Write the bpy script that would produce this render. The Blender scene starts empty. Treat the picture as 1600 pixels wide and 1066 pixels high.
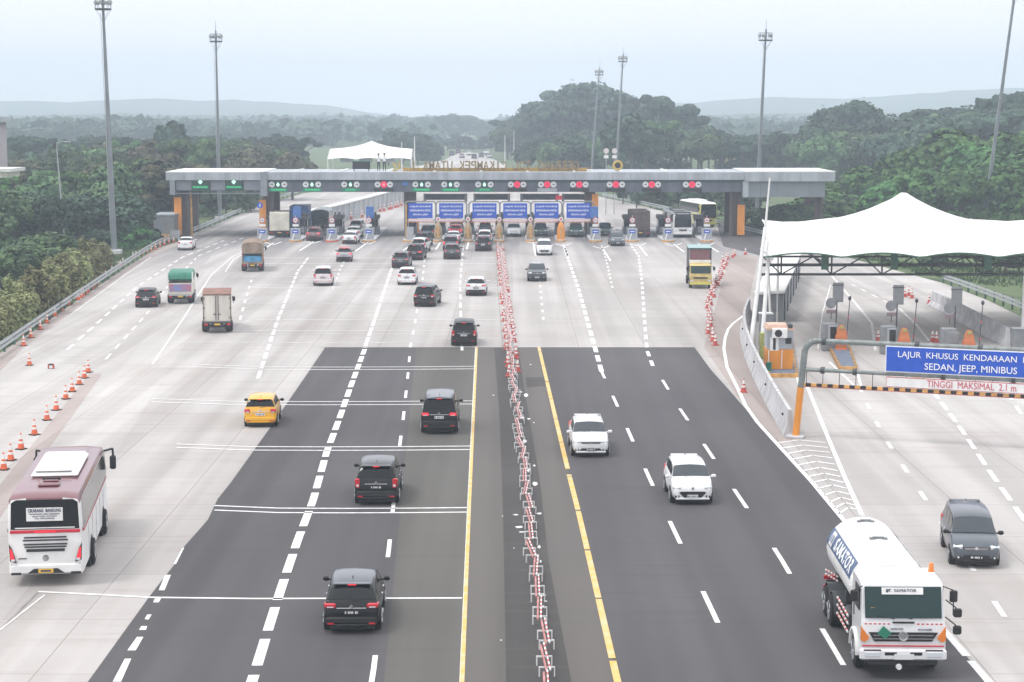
import bpy, math, random
from mathutils import Vector, Matrix, noise
from mathutils.geometry import tessellate_polygon
random.seed(7)
R = math.radians
S = bpy.context.scene
COL = S.collection
# ------------------------------------------------------------------ camera, sky, sun, exposure
CAMH, PITCH, FPX = 16.2, R(6.862), 3000.0
cam = bpy.data.cameras.new('camera'); camo = bpy.data.objects.new('camera', cam); COL.objects.link(camo)
camo.location = (0, 0, CAMH); camo.rotation_euler = (R(90) - PITCH, 0, 0)
cam.sensor_width = 36; cam.lens = FPX / 1600 * 36; cam.clip_start = 0.5; cam.clip_end = 20000
S.camera = camo
W = bpy.data.worlds.new('World'); S.world = W; W.use_nodes = True
nt = W.node_tree; nt.nodes.clear()
SUN_EL, SUN_ROT = R(58), R(-60)
sky = nt.nodes.new('ShaderNodeTexSky'); sky.sky_type = 'NISHITA'; sky.sun_disc = False
sky.sun_elevation = SUN_EL; sky.sun_rotation = SUN_ROT; sky.dust_density = 4.0; sky.air_density = 1.2
tc = nt.nodes.new('ShaderNodeTexCoord'); sp = nt.nodes.new('ShaderNodeSeparateXYZ')
rmp = nt.nodes.new('ShaderNodeValToRGB')            # overcast: the zenith is brighter than the horizon
e = rmp.color_ramp.elements
e[0].position = 0.0; e[0].color = (0.96, 0.935, 1.0, 1)
e[1].position = 1.0; e[1].color = (1, 1, 1, 1)
e2 = rmp.color_ramp.elements.new(0.07); e2.color = (0.96, 0.94, 1.0, 1)
e3 = rmp.color_ramp.elements.new(0.2); e3.color = (0.95, 0.94, 1.0, 1)
mul = nt.nodes.new('ShaderNodeVectorMath'); mul.operation = 'SCALE'
mr = nt.nodes.new('ShaderNodeMapRange'); mr.inputs['From Min'].default_value = 0; mr.inputs['From Max'].default_value = 1
mr.inputs['To Min'].default_value = 12.1; mr.inputs['To Max'].default_value = 17.0
mix = nt.nodes.new('ShaderNodeMix'); mix.data_type = 'RGBA'; mix.inputs['Factor'].default_value = 0.93
bg = nt.nodes.new('ShaderNodeBackground'); bg.inputs['Strength'].default_value = 0.10
wo = nt.nodes.new('ShaderNodeOutputWorld')
L = nt.links.new
L(tc.outputs['Generated'], sp.inputs[0]); L(sp.outputs['Z'], rmp.inputs[0]); L(sp.outputs['Z'], mr.inputs['Value'])
L(rmp.outputs[0], mul.inputs[0]); L(mr.outputs[0], mul.inputs['Scale'])
L(sky.outputs[0], mix.inputs[6]); L(mul.outputs[0], mix.inputs[7]); L(mix.outputs[2], bg.inputs[0]); L(bg.outputs[0], wo.inputs[0])
sun = bpy.data.lights.new('sun', 'SUN'); sun.energy = 1.5; sun.angle = R(14); sun.color = (1, 0.97, 0.92)
suno = bpy.data.objects.new('sun', sun); COL.objects.link(suno)
sd = Vector((math.sin(SUN_ROT) * math.cos(SUN_EL), -0.35 * math.cos(SUN_EL), math.sin(SUN_EL)))
suno.rotation_euler = sd.to_track_quat('Z', 'Y').to_euler(); suno.location = (-40, 60, 90)
S.view_settings.view_transform = 'Standard'; S.view_settings.look = 'None'
S.view_settings.exposure = 0.10; S.view_settings.gamma = 1
S.cycles.use_denoising = True; S.cycles.max_bounces = 6; S.cycles.volume_bounces = 2
S.cycles.transparent_max_bounces = 4
# ------------------------------------------------------------------ survey: where a point of the ground seen in the photograph lies
_f = Vector((0, math.cos(PITCH), -math.sin(PITCH))); _u = Vector((0, math.sin(PITCH), math.cos(PITCH)))
def ray(px, py): return Vector((1, 0, 0)) * ((px - 800) / FPX) + _u * ((533 - py) / FPX) + _f
def G(px, py, z=0.0):
    d = ray(px, py); t = (z - CAMH) / d.z
    return Vector((d.x * t, d.y * t, z))
def P(px, py, Y):
    d = ray(px, py); t = Y / d.y
    return Vector((d.x * t, Y, CAMH + d.z * t))
# ------------------------------------------------------------------ materials
def mat(name, col, rough=0.6, metal=0.0, var=0.0, scale=3.0, bump=0.0, spec=0.5, col2=None, coat=0.0, emit=0.0, rnd=0.0, stretch=None, detail=4):
    m = bpy.data.materials.new(name); m.use_nodes = True
    n = m.node_tree; b = n.nodes['Principled BSDF']
    b.inputs['Base Color'].default_value = (*col, 1); b.inputs['Roughness'].default_value = rough
    b.inputs['Metallic'].default_value = metal; b.inputs['Specular IOR Level'].default_value = spec
    if coat: b.inputs['Coat Weight'].default_value = coat; b.inputs['Coat Roughness'].default_value = 0.06
    if emit:
        b.inputs['Emission Color'].default_value = (*col, 1); b.inputs['Emission Strength'].default_value = emit
    t = n.nodes.new('ShaderNodeTexCoord'); nz = n.nodes.new('ShaderNodeTexNoise')
    nz.inputs['Scale'].default_value = scale; nz.inputs['Detail'].default_value = detail
    if stretch:
        mp = n.nodes.new('ShaderNodeMapping'); mp.inputs['Scale'].default_value = stretch
        n.links.new(t.outputs['Object'], mp.inputs[0]); n.links.new(mp.outputs[0], nz.inputs['Vector'])
    else: n.links.new(t.outputs['Object'], nz.inputs['Vector'])
    src = None
    if var or col2:
        mx = n.nodes.new('ShaderNodeMix'); mx.data_type = 'RGBA'
        c2 = col2 or tuple(max(0, c * (1 - var)) for c in col)
        c1 = col if col2 else tuple(min(1, c * (1 + var * 0.6)) for c in col)
        mx.inputs[6].default_value = (*c2, 1); mx.inputs[7].default_value = (*c1, 1)
        cr = n.nodes.new('ShaderNodeMapRange'); cr.inputs['From Min'].default_value = 0.35; cr.inputs['From Max'].default_value = 0.65
        n.links.new(nz.outputs['Fac'], cr.inputs['Value']); n.links.new(cr.outputs[0], mx.inputs['Factor'])
        src = mx.outputs[2]
        if rnd:
            oi = n.nodes.new('ShaderNodeObjectInfo'); hs = n.nodes.new('ShaderNodeHueSaturation')
            a = n.nodes.new('ShaderNodeMapRange'); a.inputs['To Min'].default_value = 1 - rnd; a.inputs['To Max'].default_value = 1 + rnd
            h = n.nodes.new('ShaderNodeMapRange'); h.inputs['To Min'].default_value = 0.5 - rnd * 0.07; h.inputs['To Max'].default_value = 0.5 + rnd * 0.04
            n.links.new(oi.outputs['Random'], a.inputs['Value']); n.links.new(oi.outputs['Random'], h.inputs['Value'])
            n.links.new(a.outputs[0], hs.inputs['Value']); n.links.new(h.outputs[0], hs.inputs['Hue'])
            n.links.new(src, hs.inputs['Color']); src = hs.outputs[0]
        n.links.new(src, b.inputs['Base Color'])
    if bump:
        bp = n.nodes.new('ShaderNodeBump'); bp.inputs['Strength'].default_value = bump
        n.links.new(nz.outputs['Fac'], bp.inputs['Height']); n.links.new(bp.outputs[0], b.inputs['Normal'])
    return m
def ground_mat(name, base, dark, slab=None, streak=0.35, stain=(0.30, 0.25, 0.22), gantry=False, rough=0.85):
    """paving: large tone patches, thin cross streaks, optional slab grid with joints, oil stains on the toll lanes"""
    m = bpy.data.materials.new(name); m.use_nodes = True; n = m.node_tree; b = n.nodes['Principled BSDF']
    b.inputs['Roughness'].default_value = rough; b.inputs['Specular IOR Level'].default_value = 0.3
    t = n.nodes.new('ShaderNodeTexCoord'); lk = n.links.new
    def noi(sc, st, det=5):
        mp = n.nodes.new('ShaderNodeMapping'); mp.inputs['Scale'].default_value = st; lk(t.outputs['Object'], mp.inputs[0])
        z = n.nodes.new('ShaderNodeTexNoise'); z.inputs['Scale'].default_value = sc; z.inputs['Detail'].default_value = det; lk(mp.outputs[0], z.inputs['Vector'])
        return z.outputs['Fac']
    def rng(v, a, c, lo=0, hi=1):
        r = n.nodes.new('ShaderNodeMapRange'); r.inputs['From Min'].default_value = a; r.inputs['From Max'].default_value = c
        r.inputs['To Min'].default_value = lo; r.inputs['To Max'].default_value = hi; lk(v, r.inputs['Value']); return r.outputs[0]
    def mixc(f, a, c):
        x = n.nodes.new('ShaderNodeMix'); x.data_type = 'RGBA'; lk(f, x.inputs['Factor'])
        for i, v in ((6, a), (7, c)):
            if isinstance(v, tuple): x.inputs[i].default_value = (*v, 1)
            else: lk(v, x.inputs[i])
        return x.outputs[2]
    def mul_(a, v):
        x = n.nodes.new('ShaderNodeMath'); x.operation = 'MULTIPLY'; lk(a, x.inputs[0])
        if isinstance(v, (int, float)): x.inputs[1].default_value = v
        else: lk(v, x.inputs[1])
        return x.outputs[0]
    c = mixc(rng(noi(0.045, (1, 0.5, 1)), 0.38, 0.62), dark, base)
    if slab:
        br = n.nodes.new('ShaderNodeTexBrick'); br.offset = 0.0
        br.inputs['Color1'].default_value = (0.93, 0.93, 0.93, 1); br.inputs['Color2'].default_value = (1.03, 1.03, 1.03, 1)
        br.inputs['Mortar'].default_value = (0.66, 0.62, 0.6, 1); br.inputs['Scale'].default_value = 1
        br.inputs['Brick Width'].default_value = slab[0]; br.inputs['Row Height'].default_value = slab[1]
        br.inputs['Mortar Size'].default_value = 0.022; br.inputs['Bias'].default_value = 0.0
        lk(t.outputs['Object'], br.inputs['Vector'])
        x = n.nodes.new('ShaderNodeMix'); x.data_type = 'RGBA'; x.blend_type = 'MULTIPLY'; x.inputs['Factor'].default_value = 1
        lk(c, x.inputs[6]); lk(br.outputs['Color'], x.inputs[7]); c = x.outputs[2]
    c = mixc(mul_(rng(noi(1.0, (0.12, 1.6, 1), 3), 0.56, 0.78), streak), c, stain)
    c = mixc(mul_(rng(noi(0.5, (1.1, 0.06, 1), 4), 0.55, 0.8), streak * 0.8), c, stain)
    c = mixc(mul_(rng(noi(9.0, (1, 1, 1), 3), 0.5, 0.75), 0.10), c, stain)
    tr_ = n.nodes.new('ShaderNodeMix'); tr_.data_type = 'RGBA'; tr_.blend_type = 'MULTIPLY'; tr_.inputs['Factor'].default_value = 1     # wheel tracks along the lanes
    lk(c, tr_.inputs[6]); lk(mixc(rng(noi(0.62, (1, 0.012, 1), 2), 0.40, 0.60), (0.87, 0.865, 0.86), (1.05, 1.05, 1.05)), tr_.inputs[7]); c = tr_.outputs[2]
    c = mixc(mul_(rng(noi(0.16, (1, 0.7, 1), 8), 0.56, 0.68), streak * 0.45), c, stain)
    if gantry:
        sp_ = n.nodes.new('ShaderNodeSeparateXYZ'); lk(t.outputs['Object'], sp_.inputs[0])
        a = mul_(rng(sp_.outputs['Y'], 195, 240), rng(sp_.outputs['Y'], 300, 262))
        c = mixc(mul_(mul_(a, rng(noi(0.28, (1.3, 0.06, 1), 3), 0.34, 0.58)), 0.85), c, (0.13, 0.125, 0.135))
    lk(c, b.inputs['Base Color'])
    bp = n.nodes.new('ShaderNodeBump'); bp.inputs['Strength'].default_value = 0.12; lk(noi(14, (1, 1, 1), 4), bp.inputs['Height']); lk(bp.outputs[0], b.inputs['Normal'])
    return m
M = {}
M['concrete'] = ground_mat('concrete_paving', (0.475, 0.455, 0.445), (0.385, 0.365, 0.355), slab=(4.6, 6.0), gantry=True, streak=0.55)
M['concrete_new'] = ground_mat('pale_concrete', (0.50, 0.48, 0.468), (0.42, 0.40, 0.39), slab=(4.6, 6.0), streak=0.42)
M['concrete_warm'] = ground_mat('stained_concrete', (0.40, 0.345, 0.325), (0.31, 0.265, 0.25), slab=(4.6, 6.0), streak=0.6)
M['asphalt'] = ground_mat('asphalt', (0.098, 0.094, 0.099), (0.072, 0.069, 0.074), streak=0.5, stain=(0.065, 0.063, 0.066))
M['asphalt_olive'] = ground_mat('older_asphalt', (0.118, 0.113, 0.104), (0.096, 0.092, 0.086), streak=0.5, stain=(0.075, 0.072, 0.068))
M['asphalt_dark'] = ground_mat('dark_asphalt', (0.070, 0.066, 0.065), (0.056, 0.053, 0.053), streak=0.6, stain=(0.11, 0.105, 0.10))
M['shoulder'] = ground_mat('shoulder_asphalt', (0.125, 0.116, 0.108), (0.104, 0.096, 0.090), streak=0.5, stain=(0.10, 0.10, 0.10))
M['grass'] = mat('grass', (0.10, 0.15, 0.05), 0.9, var=0.5, scale=0.25, bump=0.3, detail=8, col2=(0.05, 0.075, 0.03))
M['hill'] = mat('wooded_hill', (0.05, 0.08, 0.035), 0.95, col2=(0.03, 0.05, 0.02), scale=0.01, detail=10)
M['paint'] = mat('road_paint', (0.80, 0.80, 0.80), 0.7, var=0.15, scale=3)
M['paint_faint'] = mat('worn_road_paint', (0.68, 0.67, 0.66), 0.7, var=0.18, scale=1.2)
M['yellow_paint'] = mat('yellow_road_paint', (0.72, 0.42, 0.08), 0.7, var=0.25, scale=1.5, col2=(0.62, 0.5, 0.28))
M['tar'] = mat('tar', (0.14, 0.12, 0.11), 0.8)
M['joint'] = mat('joint_sealant', (0.27, 0.25, 0.24), 0.8, var=.3, scale=1)
def car_paint(name, col, metal=0.0, rough=0.28): return mat('paint_' + name, col, rough, metal, var=0.06, scale=2, coat=0.45)
M['black_paint'] = mat('paint_black', (0.006, 0.007, 0.009), .3, var=.06, scale=2, coat=.12, spec=.35); M['white_paint'] = car_paint('white', (0.74, 0.75, 0.76))
M['grey_paint'] = car_paint('grey', (0.10, 0.115, 0.135), 0.35); M['dkgrey_paint'] = car_paint('dark_grey', (0.055, 0.062, 0.07), 0.3)
M['silver_paint'] = car_paint('silver', (0.42, 0.43, 0.45), 0.5); M['red_paint'] = car_paint('red', (0.42, 0.03, 0.04))
M['yellow_car'] = car_paint('yellow', (0.78, 0.40, 0.02)); M['green_car'] = car_paint('dark_green', (0.03, 0.075, 0.065))
M['maroon'] = car_paint('maroon', (0.20, 0.085, 0.10)); M['pearl'] = car_paint('pearl', (0.66, 0.60, 0.60))
M['glass'] = mat('tinted_glass', (0.006, 0.008, 0.010), 0.1, spec=0.3, coat=0.0)
M['windscreen'] = mat('windscreen_glass', (0.035, 0.045, 0.055), 0.08, spec=0.5, coat=0.1)
M['green_glass'] = mat('green_windscreen', (0.015, 0.04, 0.04), 0.1, spec=0.3)
M['rubber'] = mat('rubber', (0.014, 0.014, 0.015), 0.85, var=0.3, scale=8)
M['plastic'] = mat('black_plastic', (0.014, 0.0145, 0.016), 0.55, var=0.2, scale=6)
M['rim'] = mat('alloy', (0.35, 0.36, 0.38), 0.35, 0.8)
M['chrome'] = mat('chrome', (0.75, 0.76, 0.78), 0.15, 0.9)
M['lamp_red'] = mat('red_lens', (0.55, 0.02, 0.035), 0.2, coat=0.5)
M['lamp_lit'] = mat('lit_red_lens', (0.9, 0.03, 0.05), 0.2, emit=0.5)
M['lamp_amber'] = mat('amber_lens', (0.75, 0.22, 0.03), 0.25, coat=0.5)
M['lamp_clear'] = mat('clear_lens', (0.62, 0.65, 0.68), 0.12, coat=0.6)
M['plate_black'] = mat('black_plate', (0.03, 0.03, 0.035), 0.5); M['plate_white'] = mat('white_plate', (0.7, 0.7, 0.7), 0.5)
M['plate_yellow'] = mat('yellow_plate', (0.72, 0.45, 0.05), 0.5)
M['white'] = mat('white_metal', (0.76, 0.76, 0.75), 0.5, var=0.08, scale=2)
M['dirty_white'] = mat('dirty_white', (0.62, 0.59, 0.53), 0.6, var=0.25, scale=1.3, stretch=(1, 1, 0.3))
M['cream'] = mat('cream_white', (0.66, 0.63, 0.54), 0.55, var=0.15, scale=1.3)
M['letter_dark'] = mat('dark_lettering', (0.04, 0.05, 0.10), 0.6); M['letter_white'] = mat('white_lettering', (0.85, 0.85, 0.85), 0.6)
M['letter_red'] = mat('red_lettering', (0.55, 0.08, 0.12), 0.6)
M['red'] = mat('red_trim', (0.55, 0.02, 0.04), 0.45, var=0.1); M['orange'] = mat('orange_panel', (0.72, 0.27, 0.03), 0.5, var=0.18, scale=1.2, stretch=(1, 1, .3))
M['sign_blue'] = mat('blue_sign', (0.012, 0.085, 0.50), 0.45, var=0.08); M['blue'] = mat('blue_panel', (0.05, 0.15, 0.42), 0.5, var=.2, scale=2)
M['steel'] = mat('galvanised_steel', (0.42, 0.44, 0.45), 0.45, 0.5, var=0.15, scale=3); M['dark_steel'] = mat('dark_steel', (0.07, 0.075, 0.08), 0.5, 0.4, var=.3, scale=3)
M['pole_grey'] = mat('grey_paint_on_steel', (0.20, 0.22, 0.24), 0.5, 0.2, var=.2, scale=2, stretch=(1, 1, .2)); M['portal'] = mat('portal_grey', (0.22, 0.245, 0.24), 0.5, 0.2, var=.25, scale=3)
M['green_steel'] = mat('green_steel', (0.06, 0.14, 0.10), 0.6, var=.2)
M['jersey'] = mat('barrier_concrete', (0.50, 0.50, 0.51), 0.85, var=0.22, scale=1.5, bump=.15, stretch=(1, 1, .5)); M['kerb_orange'] = mat('kerb_orange', (0.62, 0.33, 0.10), 0.7, var=.3, scale=2)
M['fascia'] = mat('pale_cladding', (0.39, 0.42, 0.45), 0.4, 0.2, var=0.22, scale=0.8, stretch=(1, 1, .25)); M['fascia_dark'] = mat('grey_cladding', (0.115, 0.128, 0.158), 0.45, 0.2, var=0.25, scale=0.8, stretch=(1, 1, .3))
M['fascia_mid'] = mat('mid_grey_cladding', (0.24, 0.265, 0.295), 0.45, 0.2, var=0.08, scale=0.6); M['roof_white'] = mat('white_roof_sheet', (0.72, 0.72, 0.71), 0.55, var=0.1, scale=.3)
M['teal'] = mat('dark_teal_trim', (0.035, 0.085, 0.09), 0.5); M['col_brown'] = mat('brown_column', (0.085, 0.06, 0.055), 0.6, var=.25); M['membrane'] = mat('white_membrane', (0.80, 0.785, 0.76), 0.6, var=0.07, scale=.6, detail=6)
M['led_green'] = mat('green_led', (0.03, 0.75, 0.25), 0.5, emit=0.6); M['led_pale'] = mat('pale_led', (0.55, 1.0, 0.75), 0.5, emit=0.9)
M['led_red'] = mat('red_led', (0.80, 0.02, 0.09), 0.5, emit=0.5); M['led_back'] = mat('led_backing', (0.012, 0.06, 0.035), 0.5); M['green_panel'] = mat('green_panel', (0.02, 0.20, 0.12), 0.5)
M['cone'] = mat('cone_orange', (0.72, 0.14, 0.05), 0.55, var=.2, scale=4); M['cone_red'] = mat('cone_red', (0.50, 0.08, 0.06), 0.55, var=.2, scale=4); M['cone_white'] = mat('cone_white', (0.72, 0.70, 0.68), 0.55)
M['pale_red'] = mat('sun_bleached_red', (.50, .22, .21), .6, var=.35, scale=2); M['wb_red'] = mat('faded_red', (0.58, 0.12, 0.12), 0.6, var=.3, scale=2); M['tarp'] = mat('brown_tarp', (0.27, 0.20, 0.15), 0.8, var=.35, scale=1.5, bump=.5)
M['olive'] = mat('olive_box', (0.33, 0.34, 0.10), 0.6, var=.15); M['black'] = mat('black', (0.015, 0.015, 0.016), 0.6); M['sky_blue'] = mat('sky_blue', (0.06, 0.27, 0.48), 0.5, var=.3, scale=2)
M['dump_green'] = mat('dump_green', (0.03, 0.20, 0.13), 0.5, var=.2); M['gold'] = mat('gold_letter', (0.50, 0.35, 0.08), 0.5, var=.2); M['navy'] = mat('tank_navy', (0.06, 0.11, 0.22), 0.4)
M['bark'] = mat('bark', (0.10, 0.085, 0.07), 0.9, var=.4, scale=2, bump=.5); M['skin'] = mat('skin', (0.32, 0.18, 0.12), 0.6); M['shirt'] = mat('white_shirt', (0.7, 0.72, 0.74), 0.8)
M['grey_plastic'] = mat('grey_plastic', (0.22, 0.23, 0.24), 0.6, var=.15, scale=2); M['bus_yellow'] = car_paint('bus_yellow', (0.62, 0.58, 0.12)); M['mural'] = mat('painted_mural', (0.50, 0.10, 0.13), 0.6, col2=(0.16, 0.26, 0.48), scale=1.6)
def leaf(name, a, b, rnd=0.38):
    m = mat(name, a, 0.75, col2=b, scale=0.55, rnd=rnd, spec=0.25, detail=3); return m
M['leaf_dark'] = leaf('leaves_dark', (0.058, 0.105, 0.066), (0.016, 0.034, 0.023)); M['leaf_mid'] = leaf('leaves_mid', (0.105, 0.175, 0.075), (0.032, 0.064, 0.032))
M['leaf_bright'] = leaf('leaves_bright', (0.088, 0.20, 0.055), (0.024, 0.066, 0.022)); M['leaf_olive'] = leaf('leaves_olive', (0.33, 0.34, 0.16), (0.14, 0.165, 0.07)); M['leaf_brown'] = leaf('leaves_brown', (0.13, 0.125, 0.075), (0.045, 0.055, 0.032))
# ------------------------------------------------------------------ mesh builder
class MB:
    def __init__(s): s.v = []; s.f = []; s.m = []
    def add(s, vs, fs, mi=0):
        o = len(s.v); s.v += [tuple(x) for x in vs]; s.f += [tuple(i + o for i in f) for f in fs]; s.m += [mi] * len(fs); return s
    def box(s, c, d, mi=0, rot=None, bev=0.0, taper=1.0):
        x, y, z = d[0] / 2, d[1] / 2, d[2] / 2
        if bev:
            b = min(bev, x * .9, y * .9, z * .9); pts = []
            for sz in (-1, 1):
                for k, (zz, ins) in enumerate(((z - b, 0), (z, b)) if sz > 0 else ((z, b), (z - b, 0))):
                    tp = taper if sz > 0 else 1
                    X, Y = (x - ins) * tp, (y - ins) * tp; q = b * .6
                    pts.append([(X - q, -Y, sz * zz), (X, -Y + q, sz * zz), (X, Y - q, sz * zz), (X - q, Y, sz * zz), (-X + q, Y, sz * zz), (-X, Y - q, sz * zz), (-X, -Y + q, sz * zz), (-X + q, -Y, sz * zz)])
            vs = [p for r_ in pts for p in r_]; fs = [tuple(range(7, -1, -1)), tuple(range(24, 32))]
            for k in range(3):
                for i in range(8): j = (i + 1) % 8; fs.append((k * 8 + i, k * 8 + j, k * 8 + 8 + j, k * 8 + 8 + i))
        else:
            t = taper
            vs = [(-x, -y, -z), (x, -y, -z), (x, y, -z), (-x, y, -z), (-x * t, -y * t, z), (x * t, -y * t, z), (x * t, y * t, z), (-x * t, y * t, z)]
            fs = [(3, 2, 1, 0), (4, 5, 6, 7), (0, 1, 5, 4), (1, 2, 6, 5), (2, 3, 7, 6), (3, 0, 4, 7)]
        c = Vector(c)
        if rot is not None:
            if not isinstance(rot, Matrix): rot = Matrix.Rotation(rot, 3, 'Z')
            vs = [rot @ Vector(p) for p in vs]
        return s.add([Vector(p) + c for p in vs], fs, mi)
    def tube(s, p0, p1, r0, r1=None, n=8, mi=0, cap=True):
        r1 = r0 if r1 is None else r1; p0, p1 = Vector(p0), Vector(p1); d = (p1 - p0)
        if d.length < 1e-6: return s
        q = d.to_track_quat('Z', 'Y').to_matrix(); vs = []
        for p, r_ in ((p0, r0), (p1, r1)):
            for i in range(n): a = 2 * math.pi * i / n; vs.append(p + q @ Vector((r_ * math.cos(a), r_ * math.sin(a), 0)))
        fs = [(i, (i + 1) % n, n + (i + 1) % n, n + i) for i in range(n)]
        if cap: fs += [tuple(range(n - 1, -1, -1)), tuple(range(n, 2 * n))]
        return s.add(vs, fs, mi)
    def path(s, pts, r_, n=8, mi=0):
        for a, b in zip(pts, pts[1:]): s.tube(a, b, r_, r_, n, mi)
        return s
    def lathe(s, c, prof, n=14, mi=0, axis='Z'):
        vs = []; c = Vector(c)
        for r_, h in prof:
            for i in range(n):
                a = 2 * math.pi * i / n; x, y = r_ * math.cos(a), r_ * math.sin(a)
                v = {'Z': (x, y, h), 'X': (h, x, y), 'Y': (x, h, y)}[axis]; vs.append(c + Vector(v))
        fs = []; k = len(prof)
        for j in range(k - 1):
            for i in range(n):
                q = (j * n + i, j * n + (i + 1) % n, (j + 1) * n + (i + 1) % n, (j + 1) * n + i); fs.append(q if axis != 'Y' else q[::-1])
        fs.append(tuple(range(n - 1, -1, -1)) if axis != 'Y' else tuple(range(n))); e_ = tuple(range((k - 1) * n, k * n)); fs.append(e_ if axis != 'Y' else e_[::-1])
        return s.add(vs, fs, mi)
    def prism(s, poly, z0, z1, mi=0, mtx=None):
        n = len(poly); vs = [Vector((x, y, z0)) for x, y in poly] + [Vector((x, y, z1)) for x, y in poly]
        if mtx is not None: vs = [mtx @ v for v in vs]
        tri = tessellate_polygon([[Vector((x, y, 0)) for x, y in poly]])
        fs = []
        for t in tri:
            a, b, c = (Vector(poly[i]) for i in t); cr = (b - a).cross(c - a) if False else (b.x - a.x) * (c.y - a.y) - (b.y - a.y) * (c.x - a.x)
            t = t if cr > 0 else t[::-1]; fs.append(tuple(i + n for i in t)); fs.append(tuple(t[::-1]))
        ar = sum(poly[i][0] * poly[(i + 1) % n][1] - poly[(i + 1) % n][0] * poly[i][1] for i in range(n))
        for i in range(n):
            j = (i + 1) % n; q = (i, j, n + j, n + i); fs.append(q if ar > 0 else q[::-1])
        return s.add(vs, fs, mi)
    def sheet(s, poly, z, mi=0):
        tri = tessellate_polygon([[Vector((p[0], p[1], 0)) for p in poly]]); fs = []
        for t in tri:
            a, b, c = (poly[i] for i in t); cr = (b[0] - a[0]) * (c[1] - a[1]) - (b[1] - a[1]) * (c[0] - a[0])
            fs.append(tuple(t) if cr > 0 else tuple(t[::-1]))
        return s.add([(p[0], p[1], z) for p in poly], fs, mi)
    def loft(s, secs, mi=0, closed=True, cap=True):
        n = len(secs[0]); vs = [p for c in secs for p in c]; fs = []
        for j in range(len(secs) - 1):
            for i in range(n if closed else n - 1):
                fs.append((j * n + i, j * n + (i + 1) % n, (j + 1) * n + (i + 1) % n, (j + 1) * n + i))
        if cap and closed: fs += [tuple(range(n - 1, -1, -1)), tuple(range((len(secs) - 1) * n, len(secs) * n))]
        return s.add(vs, fs, mi)
    def build(s, name, mats, parent=None, smooth=None, loc=None):
        me = bpy.data.meshes.new(name); me.from_pydata(s.v, [], s.f)
        for m_ in (mats if isinstance(mats, (list, tuple)) else [mats]): me.materials.append(M[m_] if isinstance(m_, str) else m_)
        me.polygons.foreach_set('material_index', s.m)
        if smooth:
            me.polygons.foreach_set('use_smooth', [True] * len(me.polygons)); me.set_sharp_from_angle(angle=R(smooth))
        me.update(); o = bpy.data.objects.new(name, me); COL.objects.link(o)
        if parent: o.parent = parent
        if loc is not None: o.location = loc
        return o
def tag(o, label=None, cat=None, group=None, kind=None):
    if label: o['label'] = label
    if cat: o['category'] = cat
    if group: o['group'] = group
    if kind: o['kind'] = kind
    return o
def thing(name, label, cat, loc=(0, 0, 0), rz=0.0, group=None):
    o = bpy.data.objects.new(name, None); COL.objects.link(o); o.location = loc; o.rotation_euler = (0, 0, rz)
    o.empty_display_size = 0.3; return tag(o, label, cat, group)
def dup(src, loc=None, rz=None, label=None, group=None, scale=None):
    def cp(o, par):
        c = o.copy(); COL.objects.link(c)
        if par: c.parent = par
        for ch in o.children: cp(ch, c)
        return c
    c = cp(src, None)
    if loc is not None: c.location = loc
    if rz is not None: c.rotation_euler = (0, 0, rz)
    if label: c['label'] = label
    if group: c['group'] = group
    if scale is not None: c.scale = scale if isinstance(scale, (tuple, Vector)) else (scale,) * 3
    return c
def text(name, body, size, m, parent, loc, rot, width=None, height=None, depth=0.008, bold=0.0, spacing=1.0, align='CENTER'):
    cu = bpy.data.curves.new(name, 'FONT'); cu.body = body; cu.size = size; cu.align_x = align; cu.align_y = 'CENTER'
    cu.extrude = depth; cu.offset = bold; cu.space_character = spacing; cu.resolution_u = 3
    t = bpy.data.objects.new(name, cu); COL.objects.link(t); bpy.context.view_layer.update()
    me = bpy.data.meshes.new_from_object(t); bpy.data.objects.remove(t); bpy.data.curves.remove(cu)
    xs = [v.co.x for v in me.vertices]; ys = [v.co.y for v in me.vertices]
    sx = width / (max(xs) - min(xs)) if width else 1; sy = height / (max(ys) - min(ys)) if height else sx
    for v in me.vertices: v.co.x *= sx; v.co.y *= sy
    me.materials.clear(); me.materials.append(M[m]); o = bpy.data.objects.new(name, me); COL.objects.link(o)
    o.parent = parent; o.location = loc; o.rotation_euler = rot; return o
# ------------------------------------------------------------------ ground
def g2(px, py): v = G(px, py); return (v.x, v.y)
LEFT_EDGE = [(0, 556), (60, 513), (130, 464), (190, 424), (245, 389), (282, 378), (305, 364), (405, 322), (470, 303)]
RIGHT_EDGE = [(1600, 497), (1540, 468), (1475, 443), (1405, 424), (1330, 404), (1250, 388), (1180, 372), (1090, 344), (1000, 321), (940, 308)]
le = [g2(*p) for p in LEFT_EDGE]; re_ = [g2(*p) for p in RIGHT_EDGE]
def edge_x(poly, y):
    q = sorted(poly, key=lambda p: p[1])
    if y <= q[0][1]:
        a, b = q[0], q[1]
    elif y >= q[-1][1]: return q[-1][0]
    else:
        for a, b in zip(q, q[1:]):
            if a[1] <= y <= b[1]: break
    return a[0] + (b[0] - a[0]) * (y - a[1]) / (b[1] - a[1])
gm = MB(); xs = [-4400, -1800, -900, -450] + list(range(-200, -30, 8)) + list(range(-30, 50, 16)) + list(range(50, 210, 8)) + [450, 900, 1800, 4400]
ys = [-60, 20] + list(range(40, 460, 10)) + [520, 620, 800, 1100, 1600, 2400, 3500]
for y in ys:
    for x in xs:
        d = max(0, edge_x(le, y) - x - 1.5) if x < 0 else max(0, x - edge_x(re_, y) - 1.5)
        if y < 130 and x < 0: d = max(0, min(d, -62 - x)) if y < 60 else d
        z = -0.07 - min(1.3, 0.16 * d)
        if d > 12: z += noise.noise(Vector((x * .03, y * .03, 0))) * 0.7
        gm.v.append((x, y, z))
nx = len(xs)
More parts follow.
